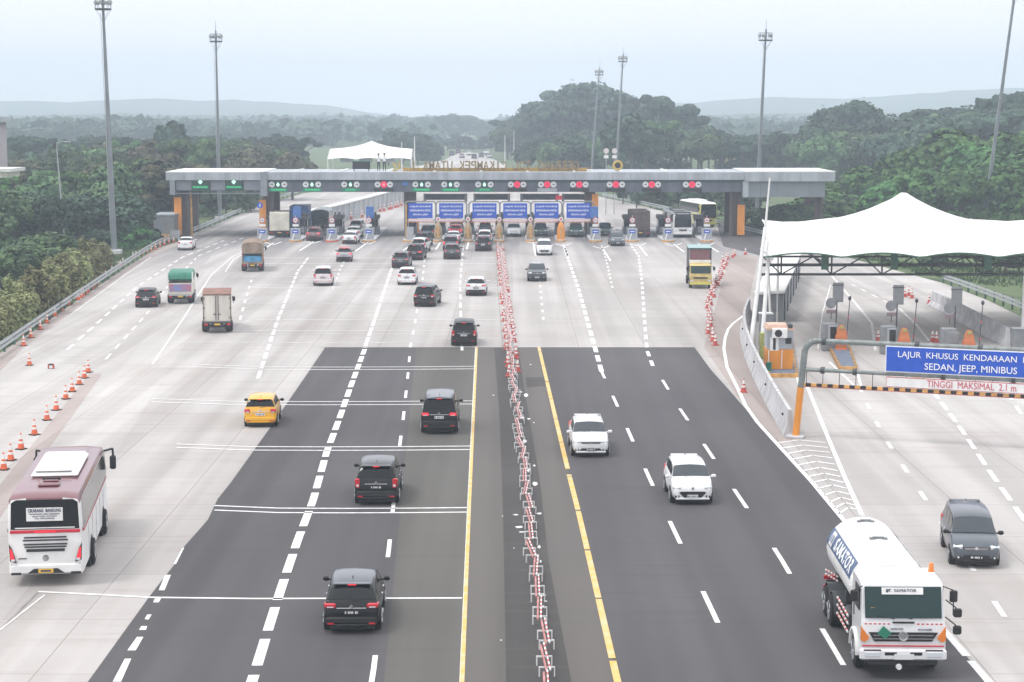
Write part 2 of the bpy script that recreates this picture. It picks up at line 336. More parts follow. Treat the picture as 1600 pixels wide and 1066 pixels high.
for j in range(len(ys) - 1):
    for i in range(nx - 1): gm.f.append((j * nx + i, j * nx + i + 1, (j + 1) * nx + i + 1, (j + 1) * nx + i)); gm.m.append(0)
tag(gm.build('ground', 'grass', smooth=40), kind='structure')
def sheet(name, pts, z, m, world=False):
    b = MB(); b.sheet([p if world else g2(*p) for p in pts], z); return tag(b.build(name, m), kind='structure')
plaza = [(-46, 30)] + le[:] + [g2(560, 290), g2(620, 272), g2(800, 272), g2(850, 288)] + re_[::-1] + [(45, 100), (50, 30)]
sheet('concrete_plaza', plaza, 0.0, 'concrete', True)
sheet('far_highway', [(600, 272), (694, 250), (708, 243), (720, 239), (742, 239), (756, 243), (774, 250), (830, 287)], 0.004, 'concrete_new')
sheet('service_lane', [(0, 556), (37, 538), (140, 580), (-40, 700), (-200, 640)], 0.004, 'concrete_new')
sheet('verge_strip', [(-120, 720), (0, 552), (60, 512), (130, 463), (190, 423), (245, 388), (282, 377), (290, 380), (250, 394), (195, 428), (140, 468), (75, 515), (36, 545), (-20, 600), (-100, 780)], 0.006, 'concrete_warm')
sheet('cone_lane_edge', [(140, 584), (160, 584), (20, 780), (-60, 900), (-100, 880), (-10, 770)], 0.007, 'concrete_warm')
sheet('pale_lane', [(215, 545), (330, 400), (385, 385), (330, 470), (250, 600), (60, 900), (-100, 1100), (-240, 1100), (40, 760)], 0.004, 'concrete_new')
AL = [(508, 543), (476, 590), (421, 670), (360, 755), (340, 780), (325, 812), (312, 827), (287, 855), (272, 883), (250, 911), (233, 933), (137, 1066), (40, 1200)]
AR = [(1085, 543), (1089, 548), (1110, 577), (1136, 606), (1163, 637), (1184, 661), (1215, 695), (1268, 753), (1318, 813), (1400, 903), (1481, 992), (1545, 1066), (1660, 1200)]
sheet('asphalt_road', AL + AR[::-1], 0.005, 'asphalt')
sheet('worn_left_lane', [(650, 543.5), (600, 1066), (590, 1200), (716, 1200), (722, 1066), (745, 543.5)], 0.009, 'asphalt_olive')
sheet('median_shoulder_left', [(745, 543.5), (722, 1066), (716, 1200), (793, 1200), (791, 1066), (786, 800), (780, 640), (772, 543.5)], 0.009, 'shoulder')
sheet('median_strip', [(772, 543.5), (780, 640), (786, 800), (791, 1066), (793, 1200), (910, 1200), (893, 1066), (858, 880), (842, 740), (818, 600), (810, 543.5)], 0.010, 'asphalt_dark')
sheet('median_shoulder_right', [(810, 543.5), (818, 600), (842, 740), (858, 880), (893, 1066), (910, 1200), (990, 1200), (965, 1066), (842, 543.5)], 0.009, 'shoulder')
sheet('median_patch', [(821, 590), (852, 590), (856, 603), (823, 606)], 0.013, 'asphalt_dark')
sheet('gore_apron', [(1100, 543), (1140, 400), (1185, 400), (1165, 495), (1158, 545), (1180, 590), (1240, 690), (1216, 692), (1163, 634)], 0.004, 'concrete_warm')
sheet('toll_lane_floor', [(1240, 545), (1215, 600), (1250, 640), (1262, 604), (1460, 600), (1420, 545)], 0.004, 'concrete')
sheet('ramp_apron', [(1345, 805), (1268, 612), (1620, 612), (1900, 900), (1900, 1200), (1680, 1200), (1545, 1066)], 0.003, 'concrete_new')
sheet('ring_road', [(1168, 352), (1182, 352), (1190, 372), (1190, 400), (1130, 385), (1120, 350)], 0.004, 'asphalt')
# ------------------------------------------------------------------ painted markings
white = MB(); faint = MB(); yel = MB(); tar = MB(); Z = 0.014
def band(mb, pts, w, z=Z):
    for k in range(len(pts) - 1):
        a, b = Vector(pts[k][:2]), Vector(pts[k + 1][:2]); d = (b - a)
        if d.length < .01: continue
        n = Vector((-d.y, d.x)).normalized() * w / 2
        mb.sheet([a + n, a - n, b - n, b + n], z)
def solid(mb, px, w, z=Z): band(mb, [g2(*p) for p in px], w, z)
def dashed(mb, px, w, on, off, z=Z, start=0.0, jit=0.0):
    pts = [Vector(g2(*p)) for p in px]; cum = [0]
    for a, b in zip(pts, pts[1:]): cum.append(cum[-1] + (b - a).length)
    def at(s):
        for k in range(len(pts) - 1):
            if s <= cum[k + 1]: return pts[k].lerp(pts[k + 1], (s - cum[k]) / max(1e-6, cum[k + 1] - cum[k]))
        return pts[-1]
    s = start
    while s < cum[-1]:
        e_ = min(s + on * (1 - random.random() * jit), cum[-1]); band(mb, [at(s), at((s + e_) / 2), at(e_)], w, z); s += on + off
THICK = [(370, 1130), (395, 1062), (424, 968), (440, 918), (465, 845), (489, 783), (510, 708), (530, 655), (548, 604), (571, 543)]
dashed(white, THICK, 0.32, 2.85, 0.95, start=1.5)
dashed(white, [(571, 541), (588, 492), (612, 420), (625, 395)], 0.26, 5.2, .9)
solid(white, [(625, 395), (650, 378)], .2)
for q in [[(178, 1066), (203, 1030)], [(201, 1017), (222, 996)]]:
    (x0, y0), (x1, y1) = q; white.sheet([g2(x0 - 2, y0), g2(x0 + 11, y0), g2(x1 + 2, y1), g2(x1 - 8, y1)], Z)
for c in [[(217, 985), (228, 985), (230, 979), (221, 979)], [(226, 968), (232, 969), (237, 961), (230, 961)], [(239, 942), (248, 942), (252, 935), (242, 936)], [(248, 923), (257, 923), (267, 899), (258, 899)], [(271, 882), (275, 882), (288, 856), (285, 857)]]:
    white.sheet([g2(*p) for p in c], Z)
dashed(white, [(575, 1100), (584, 1045), (599, 925), (608, 855), (614, 795), (625, 693), (630, 655), (637, 590), (641, 545)], 0.16, 2.9, 4.9, start=1.8)
dashed(faint, [(641, 543), (647, 513), (652, 484), (660, 440), (664, 400)], 0.2, 3, 4.5)
dashed(faint, [(722, 548), (720, 500), (719, 440), (724, 385)], 0.2, 4.5, 2.6)
for px_, w_ in (([(963, 1110), (965, 1066), (935, 935), (905, 805), (889, 742)], .21), ([(887, 733), (870, 662), (842, 543)], .21)):
    dashed(yel, [(985, 1150), (965, 1066), (935, 935), (905, 805), (889, 742)] if w_ and px_[0][1] > 1000 else px_, w_, 7.0, 0.12, z=0.0145, jit=.03)
solid(yel, [(718, 1160), (722, 1066), (733, 800), (745, 543)], .13, 0.0145)
tt = [(715, 1160), (719, 1066), (730.5, 800), (743, 543)]; solid(faint, tt, .05)
# wide right-hand lane lines
dashed(white, [(1215, 1180), (1133, 998), (1068, 860), (1018, 755), (988, 688), (963, 631), (940, 581)], 0.17, 4.0, 7.2, start=12.6)
dashed(white, [(1318, 1040), (1217, 868), (1145, 762), (1099, 693), (1061, 637), (1029, 584)], 0.17, 4.0, 7.2, start=0)
dashed(white, [(940, 581), (930, 545), (905, 455), (882, 388)], 0.3, 3.2, 1.6)
dashed(white, [(1020, 572), (1011, 548), (1007, 500), (1003, 440), (998, 400), (985, 382)], 0.24, 2.6, 2.2)
solid(white, [(1175, 488), (1161, 494), (1145, 506), (1138, 514), (1133, 528), (1131, 545), (1136, 574), (1144, 590), (1152, 606), (1165, 634), (1184, 661), (1215, 695), (1268, 753), (1318, 813), (1400, 903)], .2)
dashed(white, [(1400, 903), (1481, 992), (1545, 1066), (1620, 1150)], .24, 4.6, .5)
dashed(faint, [(849, 500), (845, 460), (842, 420)], .2, 2, 3.5)
dashed(faint, [(957, 450), (948, 410), (940, 384)], .2, 2, 2.5)
# transverse double rumble lines
for y, x0, x1, dy in ((797, 335, 731, 7), (700, 276, 735, 5.5), (629, 238, 738, 5), (574.5, 300, 742, 4)):
    for s_ in (-.5, .5):
        pts = [(x0, y - 3 + s_ * dy)] + [(x0 + (x1 - x0) * t, y + s_ * dy + 1.5 * math.sin(t * 3)) for t in (.25, .5, .75, 1)]
        solid(white, pts, .16)
solid(white, [(60, 925), (160, 930), (233, 934), (400, 936), (722, 935)], .16); solid(faint, [(70, 930), (0, 985)], .08)
for y, x0, x1 in ((535, 280, 742), (517, 350, 760), (500, 400, 776), (474, 372, 778), (450, 385, 778), (440, 390, 776), (432, 380, 776), (421, 385, 776), (412, 380, 774), (403, 380, 774)):
    solid(faint, [(x0, y), ((x0 + x1) / 2, y + .6), (x1, y)], .22 if y > 430 else .3)
# lane lines on the concrete
dashed(faint, [(403, 592), (434, 500), (465, 425), (482, 402)], .26, 3.6, 1.0)
dashed(faint, [(520, 452), (532, 420), (545, 395)], .2, 2.5, 2.5); dashed(faint, [(375, 500), (386, 460), (395, 432)], .2, 3, 3.5)
solid(faint, [(238, 570), (285, 500), (330, 430), (362, 402), (400, 384)], .14); solid(faint, [(352, 425), (365, 405), (385, 395)], .16)
dashed(faint, [(105, 547), (150, 507), (215, 448), (285, 402), (350, 376)], .22, 3.2, 2.2); dashed(faint, [(165, 562), (230, 490), (262, 448), (310, 400), (380, 372)], .18, 3.0, 2.6)
solid(faint, [(110, 492), (150, 463), (195, 430), (236, 402)], .12)
for x, y, sx, sl in ((427, 380, -22, 14), (490, 378, -22, 14), (575, 379, -20, 14), (648, 378, -14, 18), (690, 376, -9, 14), (733, 376, -4, 14), (833, 378, 4, 22), (880, 382, 8, 20), (940, 386, 14, 22), (997, 382, 14, 18), (1053, 382, 16, 12), (1103, 382, 20, 12)):
    solid(white, [(x, y), (x + sx, y + sl)], .22); solid(white, [(x - 13, y - 1), (x, y + 3), (x + 13, y - 2)], .2)
# ramp, gore hatching and toll-lane lines on the right
solid(white, [(1262, 606), (1290, 675), (1318, 742), (1347, 806)], .2)
gl = [(1216, 692), (1236, 714), (1256, 738), (1276, 762), (1300, 790), (1318, 812)]; gr = [(1290, 692), (1299, 712), (1310, 738), (1322, 762), (1334, 786), (1344, 804)]
for k in range(13):
    t = k / 12 * 4.6; i = int(t); f_ = t - i
    a = (gl[i][0] + (gl[i + 1][0] - gl[i][0]) * f_, gl[i][1] + (gl[i + 1][1] - gl[i][1]) * f_); b = (gr[i][0] + (gr[i + 1][0] - gr[i][0]) * f_, gr[i][1] + (gr[i + 1][1] - gr[i][1]) * f_)
    solid(white, [a, ((a[0] + b[0]) / 2 + (-4 if k < 3 else 0), (a[1] + b[1]) / 2 - 4 - k * .2), b], .16 if k < 9 else .13)
dashed(faint, [(1343, 606), (1360, 642), (1382, 684), (1408, 724), (1440, 772), (1480, 830), (1600, 1010)], .2, 2.0, 4.2)
dashed(white, [(1458, 612), (1500, 668), (1545, 735), (1600, 812), (1660, 890)], .22, 2.8, 1.3); dashed(white, [(1573, 614), (1640, 710)], .22, 2.8, 2.3)
solid(faint, [(1300, 432), (1335, 472), (1362, 505), (1368, 548)], .2); solid(faint, [(1405, 482), (1432, 508), (1462, 546)], .2); solid(faint, [(1298, 445), (1285, 490), (1278, 545)], .1)
dashed(faint, [(1330, 444), (1400, 480)], .2, 2.2, 3)
for k in range(6):
    y = 572 + k * 6; solid(white, [(1303 + k * 5.5, y), (1337 + k * 1.2, y)], .14)
solid(white, [(1296, 566), (1335, 603)], .16); solid(white, [(1336, 566), (1345, 603)], .16); solid(white, [(1232, 545), (1250, 606)], .14)
for q, w_ in (([(0, 985), (60, 925)], .07), ([(300, 450), (318, 425)], .05), ([(780, 380), (775, 420), (786, 543)], .05)): solid(tar, q, w_, .0135)
for y0, x0, x1 in ((543, 500, 1090), (596, -60, 0)): solid(tar, [(x0, y0), (x1, y0)], .10, .0135)
solid(tar, [(1195, 668), (1262, 740)], .05, .0135); solid(tar, [(1150, 555), (1105, 558)], .25, .008)
for mb, nm, m_ in ((white, 'white_road_markings', 'paint'), (faint, 'worn_road_markings', 'paint_faint'), (yel, 'yellow_road_markings', 'yellow_paint'), (tar, 'pavement_joints', 'joint')):
    tag(mb.build(nm, m_), kind='structure')
# scraps of white paint spilt along the median
sc_ = MB()
for (x, y, w_, h_) in ((812, 613, 7, 2), (822, 618, 6, 7), (817, 653, 8, 5), (826, 655, 5, 3), (819, 690, 7, 8), (826, 735, 6, 8), (805, 805, 8, 2.2), (812, 824, 12, 4), (836, 757, 9, 8), (843, 803, 8, 3), (816, 832, 10, 2), (843, 855, 6, 6), (845, 878, 3, 5), (850, 931, 6, 2), (852, 940, 6, 2), (785, 807, 3, 1.2), (803, 857, 3, 1.2), (783, 1001, 5, 1.5), (864, 1000, 4, 1), (771, 618, 4, 1.3), (834, 661, 3, 1.5), (829, 570, 3, 1.5), (835, 728, 5, 3), (812, 610, 4, 1), (848, 948, 5, 2)):
    n_ = 9; sc_.sheet([g2(x + w_ * math.cos(6.283 * i / n_) * random.uniform(.25, .7), y + .5 * h_ * math.sin(6.283 * i / n_) * random.uniform(.6, 1.1)) for i in range(n_)], .0155)
tag(sc_.build('paint_spatter', 'paint'), kind='structure')
# ------------------------------------------------------------------ far hills
def ridge(name, Y, pts, depth, seed):
    b = MB(); n = 90; secs = []
    xs_ = [p[0] for p in pts]
    for i in range(n + 1):
        px = xs_[0] + (xs_[-1] - xs_[0]) * i / n
        for (x0, y0), (x1, y1) in zip(pts, pts[1:]):
            if x0 <= px <= x1: py = y0 + (y1 - y0) * (px - x0) / (x1 - x0); break
        v = P(px, py, Y); h = v.z + noise.noise(Vector((px * .05, seed, 0))) * Y * .0012
        secs.append([Vector((v.x, Y - depth, -3)), Vector((v.x, Y - depth * .45, h * .55 - 1)), Vector((v.x, Y, h)), Vector((v.x, Y + depth, -3))])
    b.loft(secs, closed=True); tag(b.build(name, 'hill', smooth=60), kind='structure')
ridge('hills', 3000, [(-500, 160), (0, 158), (120, 160), (200, 154), (330, 157), (420, 158), (520, 166), (620, 182), (800, 186), (950, 170), (1080, 160), (1200, 152), (1330, 155), (1430, 146), (1600, 136), (2100, 130)], 500, 1)
ridge('low_hills', 1900, [(-500, 184), (0, 181), (150, 178), (320, 180), (450, 188), (560, 205), (700, 212), (860, 205), (1100, 180), (1200, 178), (1400, 176), (2100, 165)], 300, 5)
# ------------------------------------------------------------------ vehicles
# stations, rear to front: (y, belt height, roof height, half-width factor, bottom) for length 1, height 1
STY = {
 'hatch': dict(L=3.7, W=1.68, H=1.52, st=[(-.5, .40, .40, .88, .24), (-.492, .56, .56, .95, .17), (-.478, .645, .66, .975, .15), (-.425, .66, .90, .98, .15), (-.395, .66, .955, .98, .15), (-.2, .65, .995, 1, .15), (0, .64, 1.0, 1, .15), (.10, .635, .97, 1, .15), (.15, .63, .935, 1, .15), (.315, .635, .66, 1, .15), (.36, .62, .63, .99, .15), (.43, .575, .585, .96, .15), (.475, .51, .52, .9, .16), (.495, .42, .43, .83, .18), (.5, .36, .365, .78, .2)], cowl=9, rf=8, rr=4, rb=2),
 'suv': dict(L=4.4, W=1.80, H=1.66, st=[(-.5, .42, .42, .90, .26), (-.494, .55, .55, .96, .18), (-.482, .625, .64, .98, .16), (-.43, .64, .88, .985, .15), (-.40, .64, .945, .985, .15), (-.2, .63, .99, 1, .15), (0, .62, 1.0, 1, .15), (.08, .615, .975, 1, .15), (.12, .61, .945, 1, .15), (.255, .62, .645, 1, .15), (.33, .61, .62, .99, .15), (.42, .58, .585, .97, .15), (.475, .53, .54, .92, .16), (.495, .45, .455, .87, .18), (.5, .38, .385, .82, .2)], cowl=9, rf=8, rr=4, rb=2),
 'cross': dict(L=4.35, W=1.79, H=1.56, st=[(-.5, .42, .42, .86, .26), (-.494, .55, .55, .93, .18), (-.478, .655, .665, .955, .16), (-.385, .655, .87, .97, .15), (-.33, .65, .945, .98, .15), (-.18, .64, .99, 1, .15), (-.03, .63, 1.0, 1, .15), (.06, .625, .975, 1, .15), (.11, .62, .94, 1, .15), (.26, .63, .655, 1, .15), (.33, .62, .63, .99, .15), (.42, .58, .585, .96, .15), (.475, .53, .54, .90, .16), (.495, .45, .455, .85, .18), (.5, .38, .385, .80, .2)], cowl=9, rf=8, rr=4, rb=2),
 'mpv': dict(L=4.45, W=1.74, H=1.70, st=[(-.5, .40, .40, .90, .24), (-.495, .54, .54, .96, .17), (-.487, .60, .61, .98, .15), (-.452, .61, .90, .985, .14), (-.425, .61, .955, .985, .14), (-.2, .60, .995, 1, .14), (0, .595, 1.0, 1, .14), (.11, .59, .965, 1, .14), (.15, .585, .925, 1, .14), (.31, .60, .62, 1, .14), (.36, .59, .60, .99, .14), (.43, .55, .56, .96, .14), (.478, .49, .50, .91, .15), (.495, .42, .425, .86, .17), (.5, .35, .355, .8, .19)], cowl=9, rf=8, rr=4, rb=2),
 'van': dict(L=4.9, W=1.85, H=1.92, st=[(-.5, .38, .38, .92, .2), (-.497, .52, .52, .97, .15), (-.492, .585, .60, .985, .13), (-.468, .59, .91, .985, .12), (-.445, .59, .962, .985, .12), (-.2, .585, .995, 1, .12), (0, .58, 1.0, 1, .12), (.16, .575, .965, 1, .12), (.20, .57, .925, 1, .12), (.345, .57, .59, 1, .12), (.39, .56, .57, .99, .12), (.44, .53, .54, .96, .12), (.48, .47, .48, .92, .13), (.495, .40, .405, .88, .15), (.5, .34, .345, .83, .17)], cowl=9, rf=8, rr=4, rb=2),
 'sedan': dict(L=4.45, W=1.74, H=1.46, st=[(-.5, .42, .42, .88, .24), (-.492, .60, .60, .94, .18), (-.475, .70, .705, .96, .16), (-.36, .70, .73, .97, .15), (-.225, .67, .955, .985, .15), (-.1, .66, .995, 1, .15), (0, .65, 1.0, 1, .15), (.05, .65, .985, 1, .15), (.085, .645, .955, 1, .15), (.24, .66, .68, 1, .15), (.32, .64, .65, .99, .15), (.42, .59, .60, .96, .15), (.475, .53, .54, .9, .16), (.495, .44, .445, .84, .18), (.5, .38, .385, .8, .2)], cowl=9, rf=8, rr=4, rb=3),
 'pickup': dict(L=5.1, W=1.85, H=1.78, st=[(-.5, .45, .45, .96, .30), (-.498, .58, .58, .98, .28), (-.495, .60, .605, .985, .26), (-.125, .60, .605, .985, .22), (-.10, .60, .94, .985, .2), (-.02, .60, .99, 1, .2), (.04, .60, 1.0, 1, .2), (.09, .595, .98, 1, .2), (.12, .59, .95, 1, .2), (.235, .61, .63, 1, .2), (.30, .60, .61, .99, .2), (.42, .58, .585, .98, .2), (.475, .54, .55, .93, .2), (.495, .46, .465, .88, .22), (.5, .38, .385, .83, .24)], cowl=9, rf=8, rr=4, rb=3),
}
def half_section(st, W, H, L):
    y, zb, zr, wf, z0 = st; y *= L; zb *= H; zr *= H; z0 *= H; w = W / 2 * wf; up = zr - zb; g = min(1, up / (0.25 * H))
    rw = w * (0.93 - 0.15 * g)
    return [Vector(p) for p in ((0, y, z0), (w * .84, y, z0), (w * .965, y, z0 + .10), (w, y, z0 + (zb - z0) * .45), (w * .995, y, z0 + (zb - z0) * .72), (w * .955, y, zb - .03), (w * .91, y, zb + .012),
        (rw + (w * .91 - rw) * .5, y, zb + .012 + (up - .03) * .5 * g), (rw, y, zr - .07 * g + .012 * (1 - g)), (rw * .90, y, zr - .018 * g + .018 * (1 - g)), (rw * .55, y, zr + .022 - .008 * g), (0, y, zr + .03))]
def add_wheels(root, W, xs, r=0.32, wid=.2, dual=False):
    for (x, y) in xs:
        s_ = 1 if x > 0 else -1; w_ = MB(); w_.lathe((x, y, r), [(r * .8, -wid / 2), (r * .97, -wid * .42), (r, -wid * .2), (r, wid * .2), (r * .97, wid * .42), (r * .8, wid / 2)], 18, axis='X')
        t = w_.build('wheel', 'rubber', root, smooth=40)
        rm = MB(); xo = x + s_ * (wid / 2 - .005); rm.lathe((xo, y, r), [(r * .62, -.01), (r * .60, .012 * s_), (r * .2, .02 * s_)] if s_ > 0 else [(r * .2, -.02), (r * .60, -.012), (r * .62, .01)], 14, axis='X')
        for k in range(5):
            a = k * 1.2566; rm.tube((xo + s_ * .014, y, r), (xo + s_ * .014, y + math.cos(a) * r * .6, r + math.sin(a) * r * .6), .03, .03, 4)
        rm.build('rim', 'rim', t)
def car(style, paint, label, px, py, cat='car', away=True, yaw=0.0, group=None, glass='glass', roof=None, plate='plate_black', brake=False, chrome=True, name=None, hscale=1.0, scale=1.0, lamp='tall', cladding=True, grille='bar', rails=False, spare=None):
    sp_ = STY[style]; Ln, Wd, Ht = sp_['L'] * scale, sp_['W'] * scale, sp_['H'] * hscale * scale; st = sp_['st']
    g = G(px, py); d = Ln * .36; yawr = R(yaw)
    # (px, py) is where the bumper nearest the camera stands
    off = Vector((-math.sin(yawr), math.cos(yawr), 0)) * d
    loc = Vector((g.x, g.y, 0.012)) + off
    root = thing(name or {'hatch': 'hatchback', 'sedan': 'sedan', 'suv': 'suv', 'cross': 'crossover', 'mpv': 'minivan', 'van': 'van', 'pickup': 'pickup_truck'}[style], label, cat, loc, yawr + (0 if away else math.pi), group)
    hs = [half_section(s_, Wd, Ht, Ln) for s_ in st]; secs = []
    for h in hs:
        secs.append([Vector((-p.x, p.y, p.z)) for p in h[:0:-1]][:0] or (h + [Vector((-p.x, p.y, p.z)) for p in h[-2:0:-1]]))
    n = len(secs[0]); b = MB(); b.loft([list(reversed(s_)) for s_ in secs]); roofm = roof or paint
    k = 0
    for j in range(len(secs) - 1):
        for i in range(n):
            cz = sum(b.v[v][2] for v in b.f[k]) / 4
            if sp_['rr'] <= j < sp_['rf'] and cz > Ht * .965: b.m[k] = 1
            if cladding and cz < Ht * .235: b.m[k] = 2
            k += 1
    b.build('body', [paint, roofm, 'plastic'], root, smooth=38)
    # glass: patches lifted off the lofted surface
    def row(j, t):                                        # half section between station j and j+1
        return [a.lerp(c, t) for a, c in zip(hs[j], hs[j + 1])]
    def patch(rows, cols, lift, side=0):
        mb = MB(); grid = []
        for r_ in rows:
            ln = []
            for (i, t) in cols: ln.append(r_[i].lerp(r_[i + 1], t) if t else r_[i].copy())
            if side == 0: ln = ln + [Vector((-p.x, p.y, p.z)) for p in ln[::-1]]
            elif side < 0: ln = [Vector((-p.x, p.y, p.z)) for p in ln]
            grid.append([p + lift(p) for p in ln])
        nn = len(grid[0])
        for g_ in grid: mb.v += [tuple(p) for p in g_]
        for j in range(len(grid) - 1):
            for i in range(nn - 1): q = (j * nn + i, j * nn + i + 1, (j + 1) * nn + i + 1, (j + 1) * nn + i); mb.f.append(q); mb.m.append(0)
        return mb
    cw, rf, rr, rb = sp_['cowl'], sp_['rf'], sp_['rr'], sp_['rb']
    patch([row(rf, t) for t in (.06, .5, .93)], [(8, .12), (9, .0), (10, 0), (10, .999)], lambda p: Vector((0, .012, .016))).build('windscreen', 'windscreen' if glass == 'glass' and not away else glass, root, smooth=60)
    def rearrow(t):
        z0_, z1_ = rb, rr
        s_ = z0_ + (z1_ - z0_) * t; j = min(int(s_), z1_ - 1); return row(j, s_ - j)
    if style == 'pickup': rws = [row(3, t) for t in (.35, .9)]
    elif style == 'sedan': rws = [row(3, t) for t in (.1, .5, .9)]
    else: rws = [row(2, .12), row(2, .6), row(2, .97), row(3, .35)]
    patch(rws, [(8, .1), (9, .0), (10, 0), (10, .999)], lambda p: Vector((0, -.014, .010))).build('rear_window', glass, root, smooth=60)
    y0, y1 = st[rr][0] + .01, st[rf][0] + .05; nwin = 2 if style in ('sedan', 'pickup') else 3
    def at_y(yy):
        for j in range(len(st) - 1):
            if st[j][0] <= yy <= st[j + 1][0]: return row(j, (yy - st[j][0]) / (st[j + 1][0] - st[j][0]))
        return hs[-1]
    for sd_ in (1, -1):
        for k in range(nwin):
            a = y0 + (y1 - y0) * k / nwin + .008; c = y0 + (y1 - y0) * (k + 1) / nwin - .008
            patch([at_y(a), at_y((a + c) / 2), at_y(c)], [(6, .22), (7, 0), (7, .80)], lambda p: Vector((.010 * (1 if p.x > 0 else -1), 0, .003)), sd_).build('side_window', glass, root, smooth=60)
    B1_ = MB(); B1_.box((0, 0, .20), (Wd * .80, Ln * .93, .16)); B1_.build('underbody_shade', 'plastic', root)  # dark box added under the car to close the gap and deepen contact shade
    tw = Wd / 2 - .105; wy = Ln * .305; wr = .32 if style not in ('pickup', 'suv') else .355
    for (x, y) in ((tw, wy), (-tw, wy), (tw, -wy), (-tw, -wy)):
        a = MB(); s_ = 1 if x > 0 else -1; xo = s_ * (Wd / 2 - .011); a.lathe((xo - s_ * .12, y, wr + .01), [(wr + .07, 0), (wr + .07, .135 * s_)] if s_ > 0 else [(wr + .07, -.135), (wr + .07, 0)], 18, axis='X'); a.build('wheel_arch', 'plastic', root, smooth=30)
    add_wheels(root, Wd, [(tw + .02, wy), (-tw - .02, wy), (tw + .02, -wy), (-tw - .02, -wy)], wr)
    mz = st[cw][1] * Ht + .06
    for s_ in (1, -1):
        m_ = MB(); m_.box((s_ * (Wd / 2 + .10), st[rf][0] * Ln + .42, mz), (.20, .12, .15), bev=.04); m_.box((s_ * (Wd / 2 - .02), st[rf][0] * Ln + .42, mz - .02), (.12, .06, .05))
        m_.build('side_mirror', paint if paint in ('white_paint', 'pearl') else 'black_paint', root, smooth=40)
    # rear face
    yr = -Ln / 2; zb_ = st[rb][1] * Ht if style not in ('sedan',) else st[2][1] * Ht
    lw, lh = {'tall': (.16, .42), 'wide': (.34, .17), 'mid': (.26, .22)}[lamp]
    for s_ in (1, -1):
        m_ = MB(); cx = s_ * (Wd / 2 * .93 - lw / 2); pz = zb_ - lh / 2 - .02 + (.10 if lamp == 'tall' and style != 'sedan' else 0)
        m_.box((cx, yr + .045, pz), (lw, .11, lh), bev=.04); m_.box((cx + s_ * lw * .42, yr + .17, pz + .02), (.10, .24, lh * .75), bev=.03)
        t = m_.build('tail_light', 'lamp_lit' if brake else 'lamp_red', root, smooth=40)
        q = MB(); q.box((cx, yr - .012, pz - lh * .2), (lw * .6, .01, lh * .22)); q.build('reversing_lens', 'lamp_clear', t)
    m_ = MB(); m_.box((0, yr + .02, Ht * .29), (Wd * .90, .14, Ht * .15), bev=.05); m_.box((0, yr - .03, Ht * .20), (Wd * .62, .06, .08), bev=.02)
    m_.build('rear_bumper', 'plastic' if cladding else paint, root, smooth=40)
    pl = MB(); pl.box((0, yr - .012 if style != 'sedan' else yr - .005, Ht * .455), (.46, .02, .13)); p_ = pl.build('number_plate', plate, root)
    tx = MB()
    for k, w_ in enumerate((.035, 0, .03, .03, .03, .03, 0, .035, .035)):
        if w_: tx.box((-.18 + k * .045, yr - .025, Ht * .455), (w_ * .8, .006, .07))
    tx.build('lettering', 'letter_white' if plate == 'plate_black' else 'letter_dark', p_)
    if chrome:
        q = MB(); q.box((0, yr - .004, Ht * .455 + .13), (Wd * .52, .02, .028), bev=.008); q.lathe((0, yr - .03, Ht * .455 + .2), [(.055, 0), (.05, .02)], 12, axis='Y'); q.build('rear_badge', 'chrome', root)
    for s_ in (1, -1):
        q = MB(); q.box((s_ * Wd * .36, yr - .052, Ht * .235), (.20, .02, .05)); q.build('reflector', 'lamp_red', root)
    hy = st[rr][0] * Ln
    if style not in ('sedan', 'pickup'):
        q = MB(); q.box((0, hy - .13, Ht * .955), (Wd * .66, .22, .035), bev=.012); q.build('spoiler', roofm, root, smooth=40)
        q = MB(); q.box((0, hy - .25, Ht * .945), (.26, .02, .035)); q.build('brake_light', 'lamp_lit', root)
        q = MB(); q.tube((.0, yr + .06, zb_ + .05), (.36, yr + .10, zb_ + .12), .012, .008, 4); q.build('wiper', 'plastic', root)
    q = MB(); q.box((0, hy + .35, Ht + .045), (.03, .12, .07), taper=.4); q.build('antenna', 'plastic', root)
    if rails:
        for s_ in (1, -1): q = MB(); q.path([(s_ * Wd * .345, hy + .1, Ht * .975), (s_ * Wd * .35, hy + .3, Ht + .03), (s_ * Wd * .35, .2, Ht + .035), (s_ * Wd * .345, .45, Ht * .975)], .018, 5); q.build('roof_rail', 'silver_paint', root)
    if style == 'pickup':
        q = MB(); q.box((0, -Ln * .31, .60 * Ht + .02), (Wd * .80, Ln * .33, .05)); q.build('cargo_bed', 'black', root)
    # front face
    yf = Ln / 2; zf = st[12][1] * Ht
    for s_ in (1, -1):
        m_ = MB(); m_.box((s_ * Wd * .365, yf - .115, zf - .065), (.34, .17, .13), rot=Matrix.Rotation(-s_ * .38, 3, 'Z') @ Matrix.Rotation(R(-22), 3, 'X'), bev=.03); m_.build('headlight', 'lamp_clear', root, smooth=40)
        m_ = MB(); m_.box((s_ * Wd * .36, yf - .06, Ht * .235), (.20, .13, .10), rot=-s_ * .35, bev=.02); fl = m_.build('fog_lamp_bezel', 'plastic', root, smooth=40)
        m_ = MB(); m_.lathe((s_ * Wd * .36, yf + .012, Ht * .235), [(.04, 0), (.035, .015)], 10, axis='Y'); m_.build('fog_lamp', 'lamp_clear', fl)
